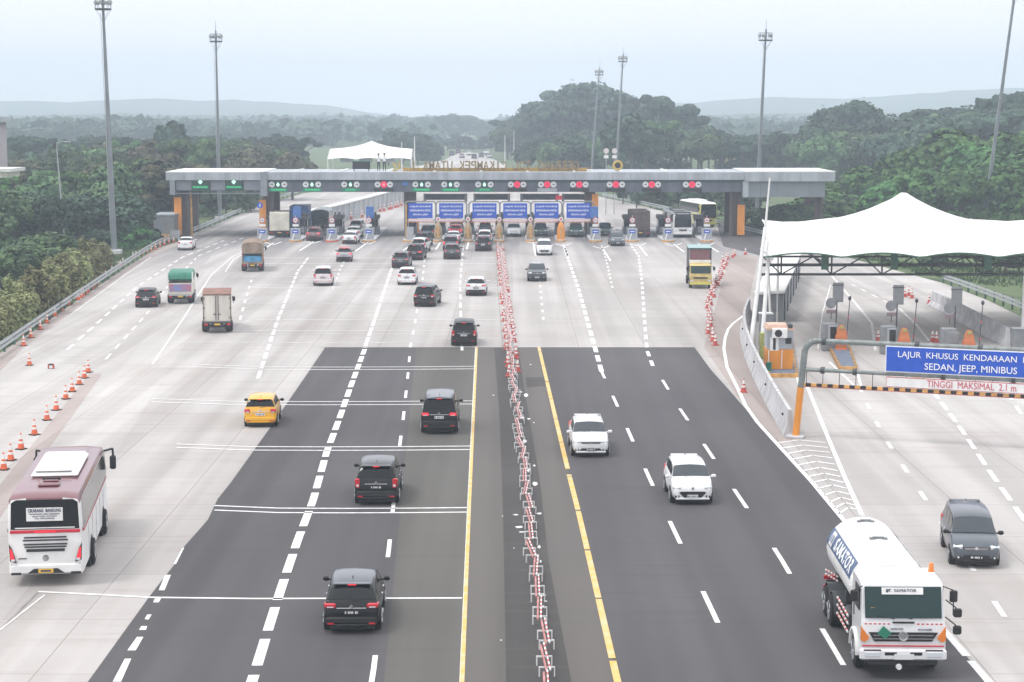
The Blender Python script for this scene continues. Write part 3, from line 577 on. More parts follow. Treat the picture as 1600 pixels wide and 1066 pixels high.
    if grille == 'bar':
        m_ = MB(); m_.prism([(-.42, zf - .16), (-.48, zf - .07), (.48, zf - .07), (.42, zf - .16)], -.03, .03, mtx=Matrix(((1, 0, 0, 0), (0, 0, -1, yf - .03), (0, 1, 0, 0), (0, 0, 0, 1)))); gr_ = m_.build('grille', 'plastic', root)
        m_ = MB(); m_.box((0, yf + .008, zf - .10), (.86, .02, .018)); m_.box((0, yf + .008, zf - .135), (.8, .02, .014)); m_.lathe((0, yf, zf - .10), [(.06, 0), (.055, .025)], 12, axis='Y'); m_.build('badge', 'chrome', gr_)
        m_ = MB(); m_.prism([(-.55, Ht * .20), (-.42, Ht * .285), (.42, Ht * .285), (.55, Ht * .20)], -.03, .03, mtx=Matrix(((1, 0, 0, 0), (0, 0, -1, yf - .02), (0, 1, 0, 0), (0, 0, 0, 1)))); m_.build('air_intake', 'plastic', root)
    else:
        m_ = MB(); m_.prism([(-.36, Ht * .205), (-.56, Ht * .34), (-.48, Ht * .365), (.48, Ht * .365), (.56, Ht * .34), (.36, Ht * .205)], -.03, .03, mtx=Matrix(((1, 0, 0, 0), (0, 0, -1, yf - .01), (0, 1, 0, 0), (0, 0, 0, 1)))); gr_ = m_.build('grille', 'plastic', root)
        m_ = MB(); m_.lathe((0, yf, zf - .09), [(.06, 0), (.055, .025)], 12, axis='Y'); m_.build('badge', 'chrome', root)
    m_ = MB(); m_.box((0, yf - .02, Ht * .175), (Wd * .80, .12, .10), bev=.03); m_.build('front_bumper', 'plastic' if cladding else paint, root, smooth=40)
    m_ = MB(); m_.box((0, yf + .035, Ht * .245), (.44, .02, .12)); p_ = m_.build('number_plate', plate, root)
    tx = MB()
    for k, w_ in enumerate((.035, 0, .03, .03, .03, .03, 0, .035, .035)):
        if w_: tx.box((-.18 + k * .045, yf + .048, Ht * .245), (w_ * .8, .006, .065))
    tx.build('lettering', 'letter_white' if plate == 'plate_black' else 'letter_dark', p_)
    m_ = MB()
    for s_ in (1, -1): m_.tube((s_ * .1, st[cw][0] * Ln + .02, st[cw][1] * Ht + .05), (s_ * .1 + .38, st[cw][0] * Ln - .12, st[cw][1] * Ht + .15), .010, .008, 4)
    m_.build('wiper', 'plastic', root)
    for yy in (-.02, .2 if style != 'van' else .24):
        for s_ in (1, -1): m_ = MB(); m_.box((s_ * Wd / 2 * .997, yy * Ln - .18, Ht * .54), (.04, .18, .035)); m_.build('door_handle', 'chrome' if chrome else 'plastic', root)
    return root
ROWG = 'cars on the toll plaza'
car('cross', 'black_paint', 'black crossover with bright red tail lamps and glossy roof, nearest car in the left lanes', 551, 984, yaw=1.5, lamp='wide', roof='grey_paint', scale=.99)
car('suv', 'black_paint', 'black SUV with tall upright tail lamps and chrome strips crossing the double white line', 589, 786, yaw=1.0, lamp='tall', roof='dkgrey_paint', hscale=1.02, brake=False)
car('van', 'black_paint', 'tall boxy black luxury van with white number plate beside the yellow median line', 687, 676, yaw=.3, lamp='wide', roof='grey_paint', plate='plate_white', brake=True)
car('hatch', 'yellow_car', 'small yellow hatchback straddling the concrete and the asphalt edge', 408, 666, yaw=3, lamp='mid', plate='plate_white', cladding=False)
car('mpv', 'black_paint', 'black people carrier about to enter the dark asphalt beside the median barrier', 725, 540, yaw=.5, lamp='tall', plate='plate_white', brake=False)
car('mpv', 'black_paint', 'black minivan with red lamps left of the white crossover', 664, 479, yaw=-6, lamp='mid', roof='dkgrey_paint', plate='plate_black', scale=1.02)
car('cross', 'white_paint', 'white crossover with dark lower bumper between median barrier and black minivan', 744, 462, yaw=-.5, lamp='wide')
car('hatch', 'white_paint', 'white hatchback just ahead of the black minivan', 636, 445, yaw=0, lamp='mid', cladding=False, scale=1.02)
car('suv', 'dkgrey_paint', 'dark grey SUV ahead of the white hatchback', 626, 419, yaw=-2, lamp='wide', plate='plate_black', scale=1.0)
car('mpv', 'black_paint', 'black minivan with chrome tailgate bar, rearmost in the left express queue', 648, 406.5, yaw=-5, lamp='wide', brake=True, group='cars queueing at the express lanes')
car('suv', 'dkgrey_paint', 'dark grey SUV at the tail of the queue under the second blue sign', 706, 405, yaw=0, lamp='wide', group='cars queueing at the express lanes')
car('suv', 'black_paint', 'black SUV right beside the median with red lamps, last in its queue', 755, 392.5, yaw=-2, lamp='mid', group='cars queueing at the express lanes', plate='plate_white')
qq = 'cars queueing at the express lanes'
car('suv', 'white_paint', 'white car second in the left express queue', 654, 395, yaw=-6, group=qq); car('mpv', 'black_paint', 'black car third in the left express queue', 659, 386, yaw=-6, group=qq, brake=True)
car('mpv', 'green_car', 'dark green minivan furthest forward under the leftmost blue sign', 668, 373, yaw=-4, group=qq)
car('mpv', 'grey_paint', 'grey car second from the tail under the second blue sign', 704, 392, group=qq, brake=True); car('sedan', 'white_paint', 'white sedan third from the tail under the second blue sign', 708, 381, group=qq)
car('hatch', 'red_paint', 'red hatchback passing through the booth under the second blue sign', 712, 370, group=qq, brake=True); car('mpv', 'black_paint', 'black minivan beyond the red hatchback in the booth lane', 713, 360, group=qq)
car('suv', 'white_paint', 'white SUV ahead of the black SUV beside the median', 757, 381.5, group=qq, yaw=-1); car('mpv', 'dkgrey_paint', 'dark minivan passing under the third blue sign', 758, 368, group=qq)
car('hatch', 'silver_paint', 'red and grey hatchback alone on the concrete behind the white sedans', 538, 409, yaw=3, roof='red_paint', lamp='mid', brake=True, scale=1.0)
car('mpv', 'pearl', 'pale pinkish white minivan on the left of the plaza', 505, 446.5, yaw=4, lamp='tall', plate='plate_black', cladding=False, scale=1.02)
car('sedan', 'white_paint', 'white sedan on its own by the left guardrail cones', 290, 391, yaw=4, lamp='mid', plate='plate_white', cladding=False)
car('cross', 'black_paint', 'black crossover to the left of the green dump truck', 229, 480, yaw=6, lamp='wide', plate='plate_white', scale=1.0, hscale=.96)
car('sedan', 'white_paint', 'white saloon rearmost in the booth lane left of the express signs', 546, 381.5, yaw=-3, group='white cars at the left booth'); car('sedan', 'white_paint', 'white saloon directly in front of the rearmost white saloon at the left booth', 551.5, 373, yaw=-3, group='white cars at the left booth')
car('mpv', 'white_paint', 'white minivan at the head of the booth lane left of the express signs', 557, 364, yaw=-3, group='white cars at the left booth')
car('suv', 'maroon', 'dark maroon car in the second lane behind the dark green lorry', 490, 376.5, yaw=0, lamp='wide', brake=True)
# towards the camera
car('cross', 'white_paint', 'white SUV with slatted grille driving towards the camera next to the yellow median line', 922, 712, yaw=1, away=False, plate='plate_black', grille='bar', scale=.985, rails=True, cladding=False)
car('hatch', 'white_paint', 'white hatchback with wide black grille driving towards the camera in the middle lane', 1080, 786, yaw=1, away=False, plate='plate_white', grille='wide', cladding=False, scale=1.03)
car('mpv', 'grey_paint', 'dark blue-grey minivan driving towards the camera on the right ramp', 1522, 883, yaw=-7, away=False, plate='plate_black', grille='bar')
car('suv', 'dkgrey_paint', 'grey SUV driving towards the camera just right of the median barrier', 839, 439.5, yaw=0, away=False, plate='plate_white', scale=1.0, roof='silver_paint')
car('mpv', 'white_paint', 'white minivan driving towards the camera just out of the booths', 850.5, 399, yaw=0, away=False, grille='wide', cladding=False)
car('mpv', 'grey_paint', 'grey minivan leaving the right-hand booths towards the camera', 965, 384.5, yaw=2, away=False, plate='plate_white', scale=.98)
bb = 'cars coming out of the express booths'
car('suv', 'white_paint', 'white SUV coming through the booth just right of the median', 803, 370, away=False, group=bb); car('mpv', 'green_car', 'dark green minivan in the booth under the fifth blue sign', 845, 369.5, away=False, group=bb)
car('mpv', 'green_car', 'dark green van in the booth under the sixth blue sign', 900, 370.5, away=False, group=bb, scale=1.05); car('suv', 'green_car', 'small dark green SUV waiting behind the lane post right of the blue signs', 946, 369, away=False, group=bb)
M['rust_brown'] = mat('rust_brown', (.30, .14, .08), .7, var=.35, scale=1.5)
M['dirty_yellow'] = mat('dirty_yellow', (.58, .45, .17), .5, var=.25, scale=1.5)
# ------------------------------------------------------------------ heavy vehicles
def place(px, py, half, yaw, away):
    g = G(px, py); y = R(yaw); return Vector((g.x, g.y, .012)) + Vector((-math.sin(y), math.cos(y), 0)) * half, y + (0 if away else math.pi)
def part(mb, name, m, par, smooth=None): return mb.build(name, m, par, smooth=smooth)
def B1(c, d, name, m, par, bev=0, rot=None, smooth=40): b = MB(); b.box(c, d, bev=bev, rot=rot); return b.build(name, m, par, smooth=smooth if bev else None)
def truck_wheels(root, W, ys, r=.48, dual=()):
    for y in ys:
        for s in (1, -1):
            add_wheels(root, W, [(s * (W / 2 - .16), y)], r, .30 if y not in dual else .5)
FRONT = Matrix(((1, 0, 0, 0), (0, 0, -1, 0), (0, 1, 0, 0), (0, 0, 0, 1)))
def front_m(y): m = FRONT.copy(); m[1][3] = y; return m
def cab(root, W, y1, H, z0, paint, L=1.7, band=None, glass='green_glass'):
    """flat-nosed cab whose front stands at y1"""
    c = MB(); secs = []
    for (y, zt, w) in ((y1 - L, H - .04, .96), (y1 - L + .15, H, .97), (y1 - .75, H, .97), (y1 - .42, H - .06, .96), (y1 - .30, H - .16, .955), (y1 - .05, z0 + (H - z0) * .50, .985), (y1 - .01, z0 + (H - z0) * .42, 1), (y1, z0 + .08, 1), (y1 - .02, z0, .98)):
        x = W / 2 * w; q = .10; zb = z0
        pts = [(-x, zb), (x, zb), (x, max(zb + .02, zt - q)), (x - q, max(zb + .03, zt)), (-x + q, max(zb + .03, zt)), (-x, max(zb + .02, zt - q))]
        secs.append([Vector((p[0], y, p[1])) for p in pts][::-1])
    c.loft(secs); cb = c.build('cab', paint, root, smooth=35)
    za, zb_ = z0 + (H - z0) * .53, H - .19; ya, yb = y1 - .055, y1 - .29
    g = MB(); x = W / 2 * .90; yy = lambda z: ya + (yb - ya) * (z - za) / (zb_ - za) + .035
    g.loft([[Vector((-x, yy(z), z)), Vector((-x * .5, yy(z) + .015, z)), Vector((0, yy(z) + .02, z)), Vector((x * .5, yy(z) + .015, z)), Vector((x, yy(z), z))][::-1] for z in (za, (za + zb_) / 2, zb_)], closed=False)
    g.build('windscreen', glass, cb, smooth=60)
    for s in (1, -1):
        g = MB(); g.box((s * (W / 2 * .975 + .012), y1 - .85, (za + zb_) / 2 + .02), (.02, .75, (zb_ - za) * .8)); g.build('side_window', 'glass', cb)
        m_ = MB(); m_.path([(s * W * .47, y1 - .25, zb_ + .02), (s * (W / 2 + .2), y1 - .05, zb_ - .05), (s * (W / 2 + .2), y1 - .05, za + .1)], .018, 5); ar = m_.build('mirror_arm', 'plastic', root)
        B1((s * (W / 2 + .2), y1 - .05, zb_ - .22), (.22, .08, .34), 'side_mirror', 'plastic', ar, .03)
    return cb, za, zb_
def lorry(name, label, px, py, away, W, H, L, kind, yaw=0, paint='cream', cat='truck', group=None, cabH=2.3, box=None):
    loc, rz = place(px, py, L / 2 - .9, yaw, away); root = thing(name, label, cat, loc, rz, group)
    b = MB(); b.box((0, -.2, .62), (W * .42, L - .6, .22)); b.box((0, 0, .60), (W * .8, .2, .12)); b.build('chassis', 'dark_steel', root)
    r = .42; truck_wheels(root, W, [L / 2 - .95, -L / 2 + 1.25], r, dual=(-L / 2 + 1.25,))
    cab(root, W * .96, L / 2, cabH, .45, paint)
    yc = L / 2 - 1.8; y0 = -L / 2 + .03; ln = yc - y0; cy = (yc + y0) / 2; fl = .85
    if kind == 'box':
        c = MB(); c.box((0, cy, (H + fl) / 2), (W, ln, H - fl)); bx = c.build('cargo_box', 'dirty_white', root)
        B1((0, cy, H + .02), (W + .04, ln + .04, .05), 'roof', mat('rusty_roof', (0.25, .13, .10), .8, var=.4, scale=1.2), bx)
        for s in (1, -1):
            dr = B1((s * W * .235, y0 - .02, (H + fl) / 2), (W * .43, .04, H - fl - .14), 'rear_door', 'dirty_white', bx)
            t = MB(); t.tube((s * .09, y0 - .06, fl + .1), (s * .09, y0 - .06, H - .1), .022, .022, 5); t.box((s * .17, y0 - .07, fl + .55), (.24, .03, .05)); t.build('lock_bar', 'dark_steel', dr)
            for z in (fl + .3, (H + fl) / 2, H - .3): B1((s * W * .455, y0 - .05, z), (.10, .04, .07), 'hinge', 'dark_steel', dr)
        t = MB()
        for s in (1, -1): t.box((s * (W / 2 - .03), y0 - .045, (H + fl) / 2), (.05, .05, H - fl))
        t.box((0, y0 - .045, H - .04), (W, .052, .05)); t.build('frame', mat('rusty_frame', (.22, .15, .12), .8, var=.4), bx)
        B1((0, y0 - .05, fl - .05), (W * 1.0, .1, .12), 'sill', 'dark_steel', bx)
    elif kind == 'dump':
        c = MB(); c.box((0, y0 + .03, fl + .45), (W, .08, .95)); c.box((0, yc, fl + .6), (W, .08, 1.2))
        for s in (1, -1): c.box((s * (W / 2 - .04), cy, fl + .52), (.08, ln - .1, 1.05))
        c.box((0, cy, fl), (W * .96, ln * .98, .08)); c.build('dump_body', 'cream', root)
        B1((0, y0 - .03, fl + .52), (W * .88, .04, .62), 'painted_tailgate', 'mural', root)
        c = MB(); c.box((0, cy, H - .32), (W * 1.02, ln * 1.0, .64), bev=.1, taper=.97); c.build('tarpaulin', 'dump_green', root, smooth=40)
        for s in (1, -1): B1((s * (W / 2), y0 - .02, H - .42), (.10, .08, .95), 'stake', 'white', root)
        B1((0, y0 - .05, fl - .06), (W * .96, .1, .14), 'bumper_beam', 'steel', root)
    elif kind == 'tarp':
        for s in (1, -1): B1((s * (W / 2 - .04), cy, fl + .55), (.08, ln, 1.1), 'side_board', 'rust_brown', root)
        B1((0, y0 + .02, fl + .42), (W * .86, .1, .60), 'tailgate', 'sky_blue', root); B1((0, y0 - .01, fl + .05), (W, .08, .25), 'tail_beam', 'tarp', root)
        c = MB(); n = 10; secs = []
        for j in range(n + 1):
            y = y0 + ln * j / n; hh = H - .10 + .14 * math.sin(j * 2.1); ring = [(-W / 2 - .02, fl + 1.0), (W / 2 + .02, fl + 1.0), (W / 2, H - .35), (W * .42, hh - .12), (W * .15, hh + .05), (-W * .2, hh), (-W * .42, hh - .14), (-W / 2, H - .35)]
            secs.append([Vector((x, y, z)) for x, z in ring][::-1])
        c.loft(secs); c.build('tarpaulin', 'tarp', root, smooth=50)
    elif kind == 'open':
        for s in (1, -1):
            c = MB(); c.box((s * (W / 2 - .03), cy, (fl + H) / 2), (.06, ln, H - fl)); c.build('side_panel', 'dark_steel', root)
        c = MB(); c.box((0, yc - .02, fl + .6), (W * .96, .06, 1.2)); c.box((0, yc, H - .02), (W + .1, .08, .10)); c.box((0, y0, H - .02), (W + .1, .08, .10)); c.build('headboard', 'teal', root)
        c = MB(); c.box((0, cy, H + .02), (W + .06, ln, .05)); c.build('canvas_roof', mat('faded_teal', (.30, .42, .42), .7), root)
        for k, (x, m_) in enumerate(((-.62, 'maroon'), (0, 'maroon'), (.62, 'maroon'))): B1((x, yc - .5, (fl + H) / 2 + .05), (.60, .9, H - fl - .25), 'cargo_crate', m_, root, .04)
        B1((0, yc + .08, cabH + .12), (W * .95, .05, .26), 'banner', 'white', root)
    elif kind == 'container':
        c = MB(); c.box((0, cy, (H + fl) / 2), (W, ln, H - fl), bev=.06); c.build('container', box or 'cream', root, smooth=40)
        for s in (1, -1): B1((s * W * .24, y0 - .02, (H + fl) / 2), (W * .42, .04, H - fl - .3), 'rear_door', box or 'cream', root)
    for s in (1, -1):
        B1((s * W * .40, y0 - .06, .66), (.26, .06, .14), 'tail_light', 'lamp_red', root)
        B1((s * W * .38, L / 2 + .01, .72), (.26, .04, .18), 'headlight', 'lamp_clear', root, .02)
        B1((s * W * .36, y0 + .55, .42), (.42, .03, .42), 'mud_flap', 'plastic', root)
    B1((0, y0 - .04, .50), (W * .9, .08, .14), 'rear_bumper', 'plastic', root)
    B1((0, L / 2 + .02, .46), (W * .96, .14, .2), 'front_bumper', 'plastic' if paint != 'dirty_yellow' else 'bus_yellow', root, .03)
    B1((0, L / 2 + .015, .98), (W * .6, .03, .14), 'grille', 'plastic', root)
    pl = B1((.0, y0 - .085, .66), (.42, .02, .13), 'number_plate', 'plate_yellow', root)
    return root
lorry('box_truck', 'dirty white box truck with brown rusty roof and double rear doors', 340, 519, True, 2.05, 2.85, 6.6, 'box', yaw=8, paint='cream')
lorry('dump_truck', 'dump truck with green tarpaulin and red and blue painted tailgate', 283, 474, True, 2.05, 2.65, 6.4, 'dump', yaw=7, paint='cream')
lorry('tarpaulin_truck', 'lorry with lumpy brown tarpaulin over blue boards', 395, 424, True, 2.05, 3.05, 7, 'tarp', yaw=6, paint='sky_blue')
lorry('cargo_truck', 'high-sided truck with yellow cab and white banner driving towards the camera', 1094, 450, False, 2.1, 3.55, 6.6, 'open', yaw=-3, paint='dirty_yellow', cabH=2.25)
lt = 'trucks in the left booth lanes'
lorry('container_truck', 'cream white box lorry in the leftmost booth lane under the grey column', 437, 371, True, 2.5, 3.2, 8, 'container', yaw=6, group=lt)
lorry('blue_truck', 'lorry under a blue tarpaulin beside the cream box lorry', 468, 366, True, 2.4, 3.7, 8, 'container', yaw=2, box='blue', group=lt)
lorry('green_truck', 'dark green covered lorry ahead of the dark maroon car', 501, 360, True, 2.4, 2.9, 8, 'tarp', yaw=0, group=lt).children
for o in bpy.data.objects:
    if o.name.startswith('green_truck'):
        for c in o.children:
            if c.name.startswith(('tarpaulin', 'side_board', 'tailgate', 'tail_beam')): c.data.materials[0] = M['green_car']
lorry('brown_truck', 'truck with a tall dark brown box standing in the right-hand booths', 1000, 371, True, 2.4, 3.4, 7, 'container', yaw=2, box='col_brown', cat='truck')
# ---- coaches
def coach(name, label, px, py, away, yaw, L, H, W, low, top, stripe, rear_sign=False, roofm=None, front_glass='glass', group=None):
    loc, rz = place(px, py, L / 2, yaw, away); root = thing(name, label, 'bus', loc, rz, group); z0 = .38
    def ring(y, zb, zt, w, q=.22, tk=.0):
        x = W / 2 * w
        return [Vector((a, y, z)) for a, z in ((-x + .06, zb), (x - .06, zb), (x, zb + .08), (x, zt - .95), (x * (.965 - tk), zt - q), (x * .90, zt - .06), (x * .5, zt), (-x * .5, zt), (-x * .90, zt - .06), (-x * (.965 - tk), zt - q), (-x, zt - .95), (-x, zb + .08))][::-1]
    b = MB(); b.loft([ring(-L / 2, z0 + .12, H - .28, .955), ring(-L / 2 + .03, z0 + .04, H - .14, .98), ring(-L / 2 + .14, z0, H - .05, 1), ring(-L / 2 + .6, z0, H, 1), ring(-1, z0, H, 1), ring(L / 2 - 1.2, z0, H, 1), ring(L / 2 - .5, z0, H - .06, .99), ring(L / 2 - .15, z0, H - .22, .97), ring(L / 2, z0 + .1, H - .5, .92)])
    for k, f in enumerate(b.f):
        zc = sum(b.v[i][2] for i in f) / len(f)
        if len(f) == 4 and zc > H - .24: b.m[k] = 1
    body = b.build('body', [low, top], root, smooth=35); zs = 1.9 if H < 3.5 else 2.0
    for s in (1, -1):
        g = MB(); x = s * (W / 2 + .006)
        g.add([(x, -L / 2 + .25, zs), (x, L / 2 - .55, zs), (x, L / 2 - .55, H - .95), (x, -L / 2 + .25, H - .95), (x * .966, L / 2 - .7, H - .24), (x * .966, -L / 2 + .25, H - .24)], [(0, 1, 2, 3) if s > 0 else (3, 2, 1, 0), (3, 2, 4, 5) if s > 0 else (5, 4, 2, 3)])
        g.build('side_window', 'glass', root)
        g = MB(); x = s * (W / 2 + .012)
        g.add([(x, -L / 2 + .08, zs - .02), (x, -L / 2 + .08, zs + .12), (x, -L / 2 + .6, zs - .05), (x, L / 2 - .6, zs + .04), (x, L / 2 - .6, zs - .02), (x, -L / 2 + .55, zs - .12)], [(0, 5, 2, 1), (5, 4, 3, 2)] if s > 0 else [(1, 2, 5, 0), (2, 3, 4, 5)])
        g.build('stripe', stripe, root)
        for k in range(5): B1((s * (W / 2 + .004), -L / 2 + 2.2 + k * 1.5, 1.1), (.012, .02, 1.2), 'panel_seam', 'grey_plastic', body)
    truck_wheels(root, W, [L / 2 - 2.2, -L / 2 + 3.1], .48)
    for s in (1, -1):
        for y in (L / 2 - 2.2, -L / 2 + 3.1):
            a = MB(); xo = s * (W / 2 + .004); a.lathe((xo - s * .2, y, .48), [(.60, 0), (.60, .2 * s)] if s > 0 else [(.60, -.2), (.60, 0)], 18, axis='X'); a.build('wheel_arch', 'plastic', root)
    for o in list(root.children):
        if o.name.startswith('wheel') and not o.name.startswith('wheel_arch'): o.location.x = .14 if sum(v.co.x for v in o.data.vertices) > 0 else -.14
    # rear
    y = -L / 2
    g = MB(); g.prism([(-W * .46, zs + .08), (W * .46, zs + .08), (W * .445, H - .30), (W * .38, H - .20), (-W * .38, H - .20), (-W * .445, H - .30)], 0, .06, mtx=front_m(y + .05)); rw = g.build('rear_window', 'glass', root)
    B1((0, y - .012, zs + .13), (W * .80, .02, .035), 'trim', 'white', rw)
    B1((0, y - .01, zs), (W * .94, .06, .11), 'red_band', stripe, root, .02); B1((0, y - .045, zs), (W * .28, .02, .05), 'brake_light', 'lamp_lit', root)
    if rear_sign:
        sg = B1((0, y - .03, zs + .60), (1.22, .02, .46), 'route_board', 'white', root)
        text('lettering', 'CIKARANG  BANDUNG', .2, 'letter_dark', sg, (0, y - .045, zs + .73), (R(90), 0, 0), 1.10, .12, bold=.004)
        for k, tx in enumerate(('VIA PURWAKARTA  CIMAHI  PADALARANG', 'CILEUNYI  PASTEUR  LEUWIPANJANG', 'TOL CIPULARANG')): text('lettering', tx, .1, 'letter_dark', sg, (0, y - .045, zs + .61 - k * .075), (R(90), 0, 0), 1.0 - k * .17, .045)
    for k, (w, z) in enumerate(((1.42, 1.70), (1.5, 1.60), (1.46, 1.46), (1.40, 1.37), (1.28, 1.25))):
        B1((0, y - .012, z), (w, .05, .045 if k < 4 else .09), 'louvre', 'plastic', root)
    for s in (1, -1):
        g = MB(); g.prism([(s * .98, .82), (s * 1.20, .90), (s * 1.22, 1.48), (s * 1.12, 1.30)], 0, .10, mtx=front_m(y + .06)); t = g.build('tail_light_surround', 'plastic', root)
        g = MB(); g.prism([(s * 1.02, .88), (s * 1.17, .94), (s * 1.19, 1.36), (s * 1.11, 1.24)], 0, .12, mtx=front_m(y + .06)); g.build('tail_light', 'lamp_lit', t)
        B1((s * 1.09, y - .075, .93), (.13, .02, .07), 'reversing_lens', 'lamp_clear', t); B1((s * 1.0, y - .02, .46), (.34, .1, .10), 'corner_step', 'plastic', root, .02); B1((s * 1.12, y - .015, .66), (.03, .05, .20), 'reflector', 'plastic', root, rot=Matrix.Rotation(s * .2, 3, 'Y'))
    b = MB(); b.box((0, y + .02, .60), (W * .965, .16, .36), bev=.06); b.build('rear_bumper', low, root, smooth=40)
    g = MB(); g.prism([(-.62, .46), (.62, .46), (.40, .62), (-.40, .62)], 0, .05, mtx=front_m(y - .04)); g.build('exhaust_recess', 'plastic', root)
    p_ = B1((0, y - .10, .55), (.5, .02, .14), 'number_plate', 'plate_yellow', root); B1((0, y - .115, .55), (.34, .01, .06), 'lettering', 'letter_dark', p_)
    b = MB(); b.lathe((0, y - .0, .97), [(.11, 0), (.10, .03)], 14, axis='Y'); b.build('badge', 'plastic', root); b = MB(); b.box((-.78, y - .01, .97), (.28, .02, .03)); b.build('badge', 'plastic', root)
    # roof
    b = MB(); b.box((.02, .0, H + .09), (W * .66, 4.4, .22), bev=.09, taper=.96); ac = b.build('air_conditioning_pod', 'roof_white', root, smooth=40)
    B1((0, -2.05, H + .205), (W * .5, .05, .02), 'seam', 'grey_plastic', ac)
    b = MB(); b.box((.0, -L / 2 + 1.6, H + .05), (.72, .66, .10), bev=.04); b.box((.05, -L / 2 + 1.7, H + .13), (.55, .12, .08), bev=.03); b.build('roof_hatch', top, root, smooth=40); B1((.05, -L / 2 + 1.95, H + .15), (.62, .10, .07), 'hatch_handle', 'plastic', root)
    # front
    y = L / 2
    g = MB(); g.loft([[Vector((xx * W * .43 * w, y + .02 - dy - (abs(xx) ** 2) * .02, z)) for xx in (1, .5, 0, -.5, -1)] for z, dy, w in ((1.35, -.04, 1.03), (2.1, -.03, 1.02), (H - .52, -.02, .98), (H - .26, .10, .93))], closed=False); g.build('windscreen', front_glass, root, smooth=60)
    for s in (1, -1):
        B1((s * .95, y + .0, .95), (.42, .12, .22), 'headlight', 'lamp_clear', root, .04)
        m_ = MB(); m_.path([(s * W * .44, y - .15, H - .35), (s * (W / 2 + .22), y + .12, H - .30), (s * (W / 2 + .24), y + .14, H - .65)], .045, 6); ar = m_.build('mirror_arm', 'plastic', root); B1((s * (W / 2 + .22), y + .14, H - .85), (.24, .14, .55), 'side_mirror', 'plastic', ar, .05)
    B1((0, y - .02, .6), (W * .94, .18, .34), 'front_bumper', low, root, .06); B1((0, y + .06, .98), (1.0, .04, .2), 'grille', 'plastic', root)
    return root
coach('coach', 'white coach with maroon roof and route board in its rear window', 73, 916, True, 7.2, 10.3, 3.2, 2.5, 'white', 'maroon', 'red', rear_sign=True)
coach('coach', 'dark coach with white bumper in the right-hand booth lane', 1067, 372, False, 3, 11, 3.3, 2.45, 'white', 'grey_paint', 'white', front_glass='glass')
coach('coach', 'yellow and white coach behind the rightmost booths', 1107, 356, False, 10, 11, 3.5, 2.5, 'bus_yellow', 'white', 'white')
# ---- gas tanker
loc, rz = place(1401, 1048, 4.2, -1.5, False); T = thing('tanker_truck', 'white gas tanker truck with orange beacon driving towards the camera at the lower right', 'tanker truck', loc, rz)
yF = 4.2 + .9; Wc = 2.42
cb, za, zb_ = cab(T, Wc, yF, 2.84, .60, 'white_paint', L=1.95)
sb = B1((.02, yF - .19, zb_ - .11), (1.18, .02, .20), 'visor_board', 'white', cb, rot=Matrix.Rotation(R(16), 3, 'X'))
text('lettering', 'PT. SAMATOR', .2, 'letter_dark', sb, (.06, yF - .170, zb_ - .10), (R(106), 0, math.pi), .86, .10)
b = MB(); b.prism([(.50, -.05), (.38, .05), (.44, -.05)], 0, .01, mtx=Matrix.Translation((0, yF - .165, zb_ - .1)) @ FRONT); b.build('emblem', 'letter_dark', sb)
B1((-.1, yF - .13, za + .12), (.62, .10, .02), 'papers', mat('pale_blue_paper', (.35, .6, .72), .7), cb, rot=Matrix.Rotation(.2, 3, 'Y')); B1((.85, yF - .1, za + .22), (.14, .02, .14), 'sticker', 'plate_yellow', cb)
for s in (1, -1): b = MB(); b.tube((s * .25, yF - .01, za - .02), (s * .25 + .5, yF - .03, za + .10), .014, .01, 5); b.build('wiper', 'plastic', cb)
B1((0, yF + .012, za - .12), (.62, .03, .05), 'handle_rail', 'plastic', cb)
g = MB(); g.prism([(-.98, 1.38), (.98, 1.38), (.82, 1.12), (-.82, 1.12)], 0, .05, mtx=front_m(yF + .03)); gr = g.build('grille', 'plastic', T)
for z in (1.20, 1.30): B1((0, yF + .036, z), (1.72, .03, .025), 'grille_bar', 'chrome', gr)
b = MB(); b.lathe((0, yF + .03, 1.27), [(.15, 0), (.14, .04), (.11, .04), (.10, .02)], 18, axis='Y'); b.build('badge', 'chrome', gr)
b = MB(); b.prism([(.52, 1.20), (.74, 1.36), (.58, 1.58), (.34, 1.38)], 0, .03, mtx=front_m(yF + .085)); b.build('hazard_diamond', 'green_panel', T)
text('lettering', 'SAMATOR', .1, 'letter_dark', T, (.18, yF + .012, 1.48), (R(90), 0, math.pi), .36, .05); text('lettering', 'RANGER', .1, 'letter_dark', T, (-.62, yF + .012, 1.46), (R(90), 0, math.pi), .40, .045)
for s in (1, -1):
    g = MB(); g.prism([(s * 1.20, 1.55), (s * .96, 1.22), (s * 1.10, 1.10), (s * 1.21, 1.16)], 0, .14, mtx=front_m(yF + .05)); g.build('turn_signal', 'lamp_amber', T)
    h = B1((s * .88, yF + .09, .76), (.46, .10, .20), 'headlight', 'lamp_clear', T, .04); B1((s * .88, yF + .075, .76), (.54, .08, .27), 'headlight_surround', 'plastic', h, .03)
    B1((s * .36, yF + .10, .78), (.34, .05, .09), 'air_slot', 'plastic', T)
    t = MB()
    for k in range(6): t.box((s * (.42 + k * .13), yF + .018, za - .16), (.07, .012, .035))
    t.build('reflective_tape', 'red', T)
B1((0, yF + .02, .74), (Wc * 1.02, .20, .34), 'front_bumper', 'white_paint', T, .06); B1((0, yF + .02, .52), (Wc * .8, .14, .12), 'lower_bumper', 'plastic', T); B1((0, yF + .015, .985), (Wc * .96, .05, .03), 'seam', 'red', T)
B1((-.02, yF + .135, .70), (.56, .02, .16), 'number_plate', 'plate_white', T)
b = MB(); b.lathe((.12, yF + .06, .40), [(.09, 0), (.08, .1)], 10, axis='Y'); b.build('tow_hook', 'white', T)
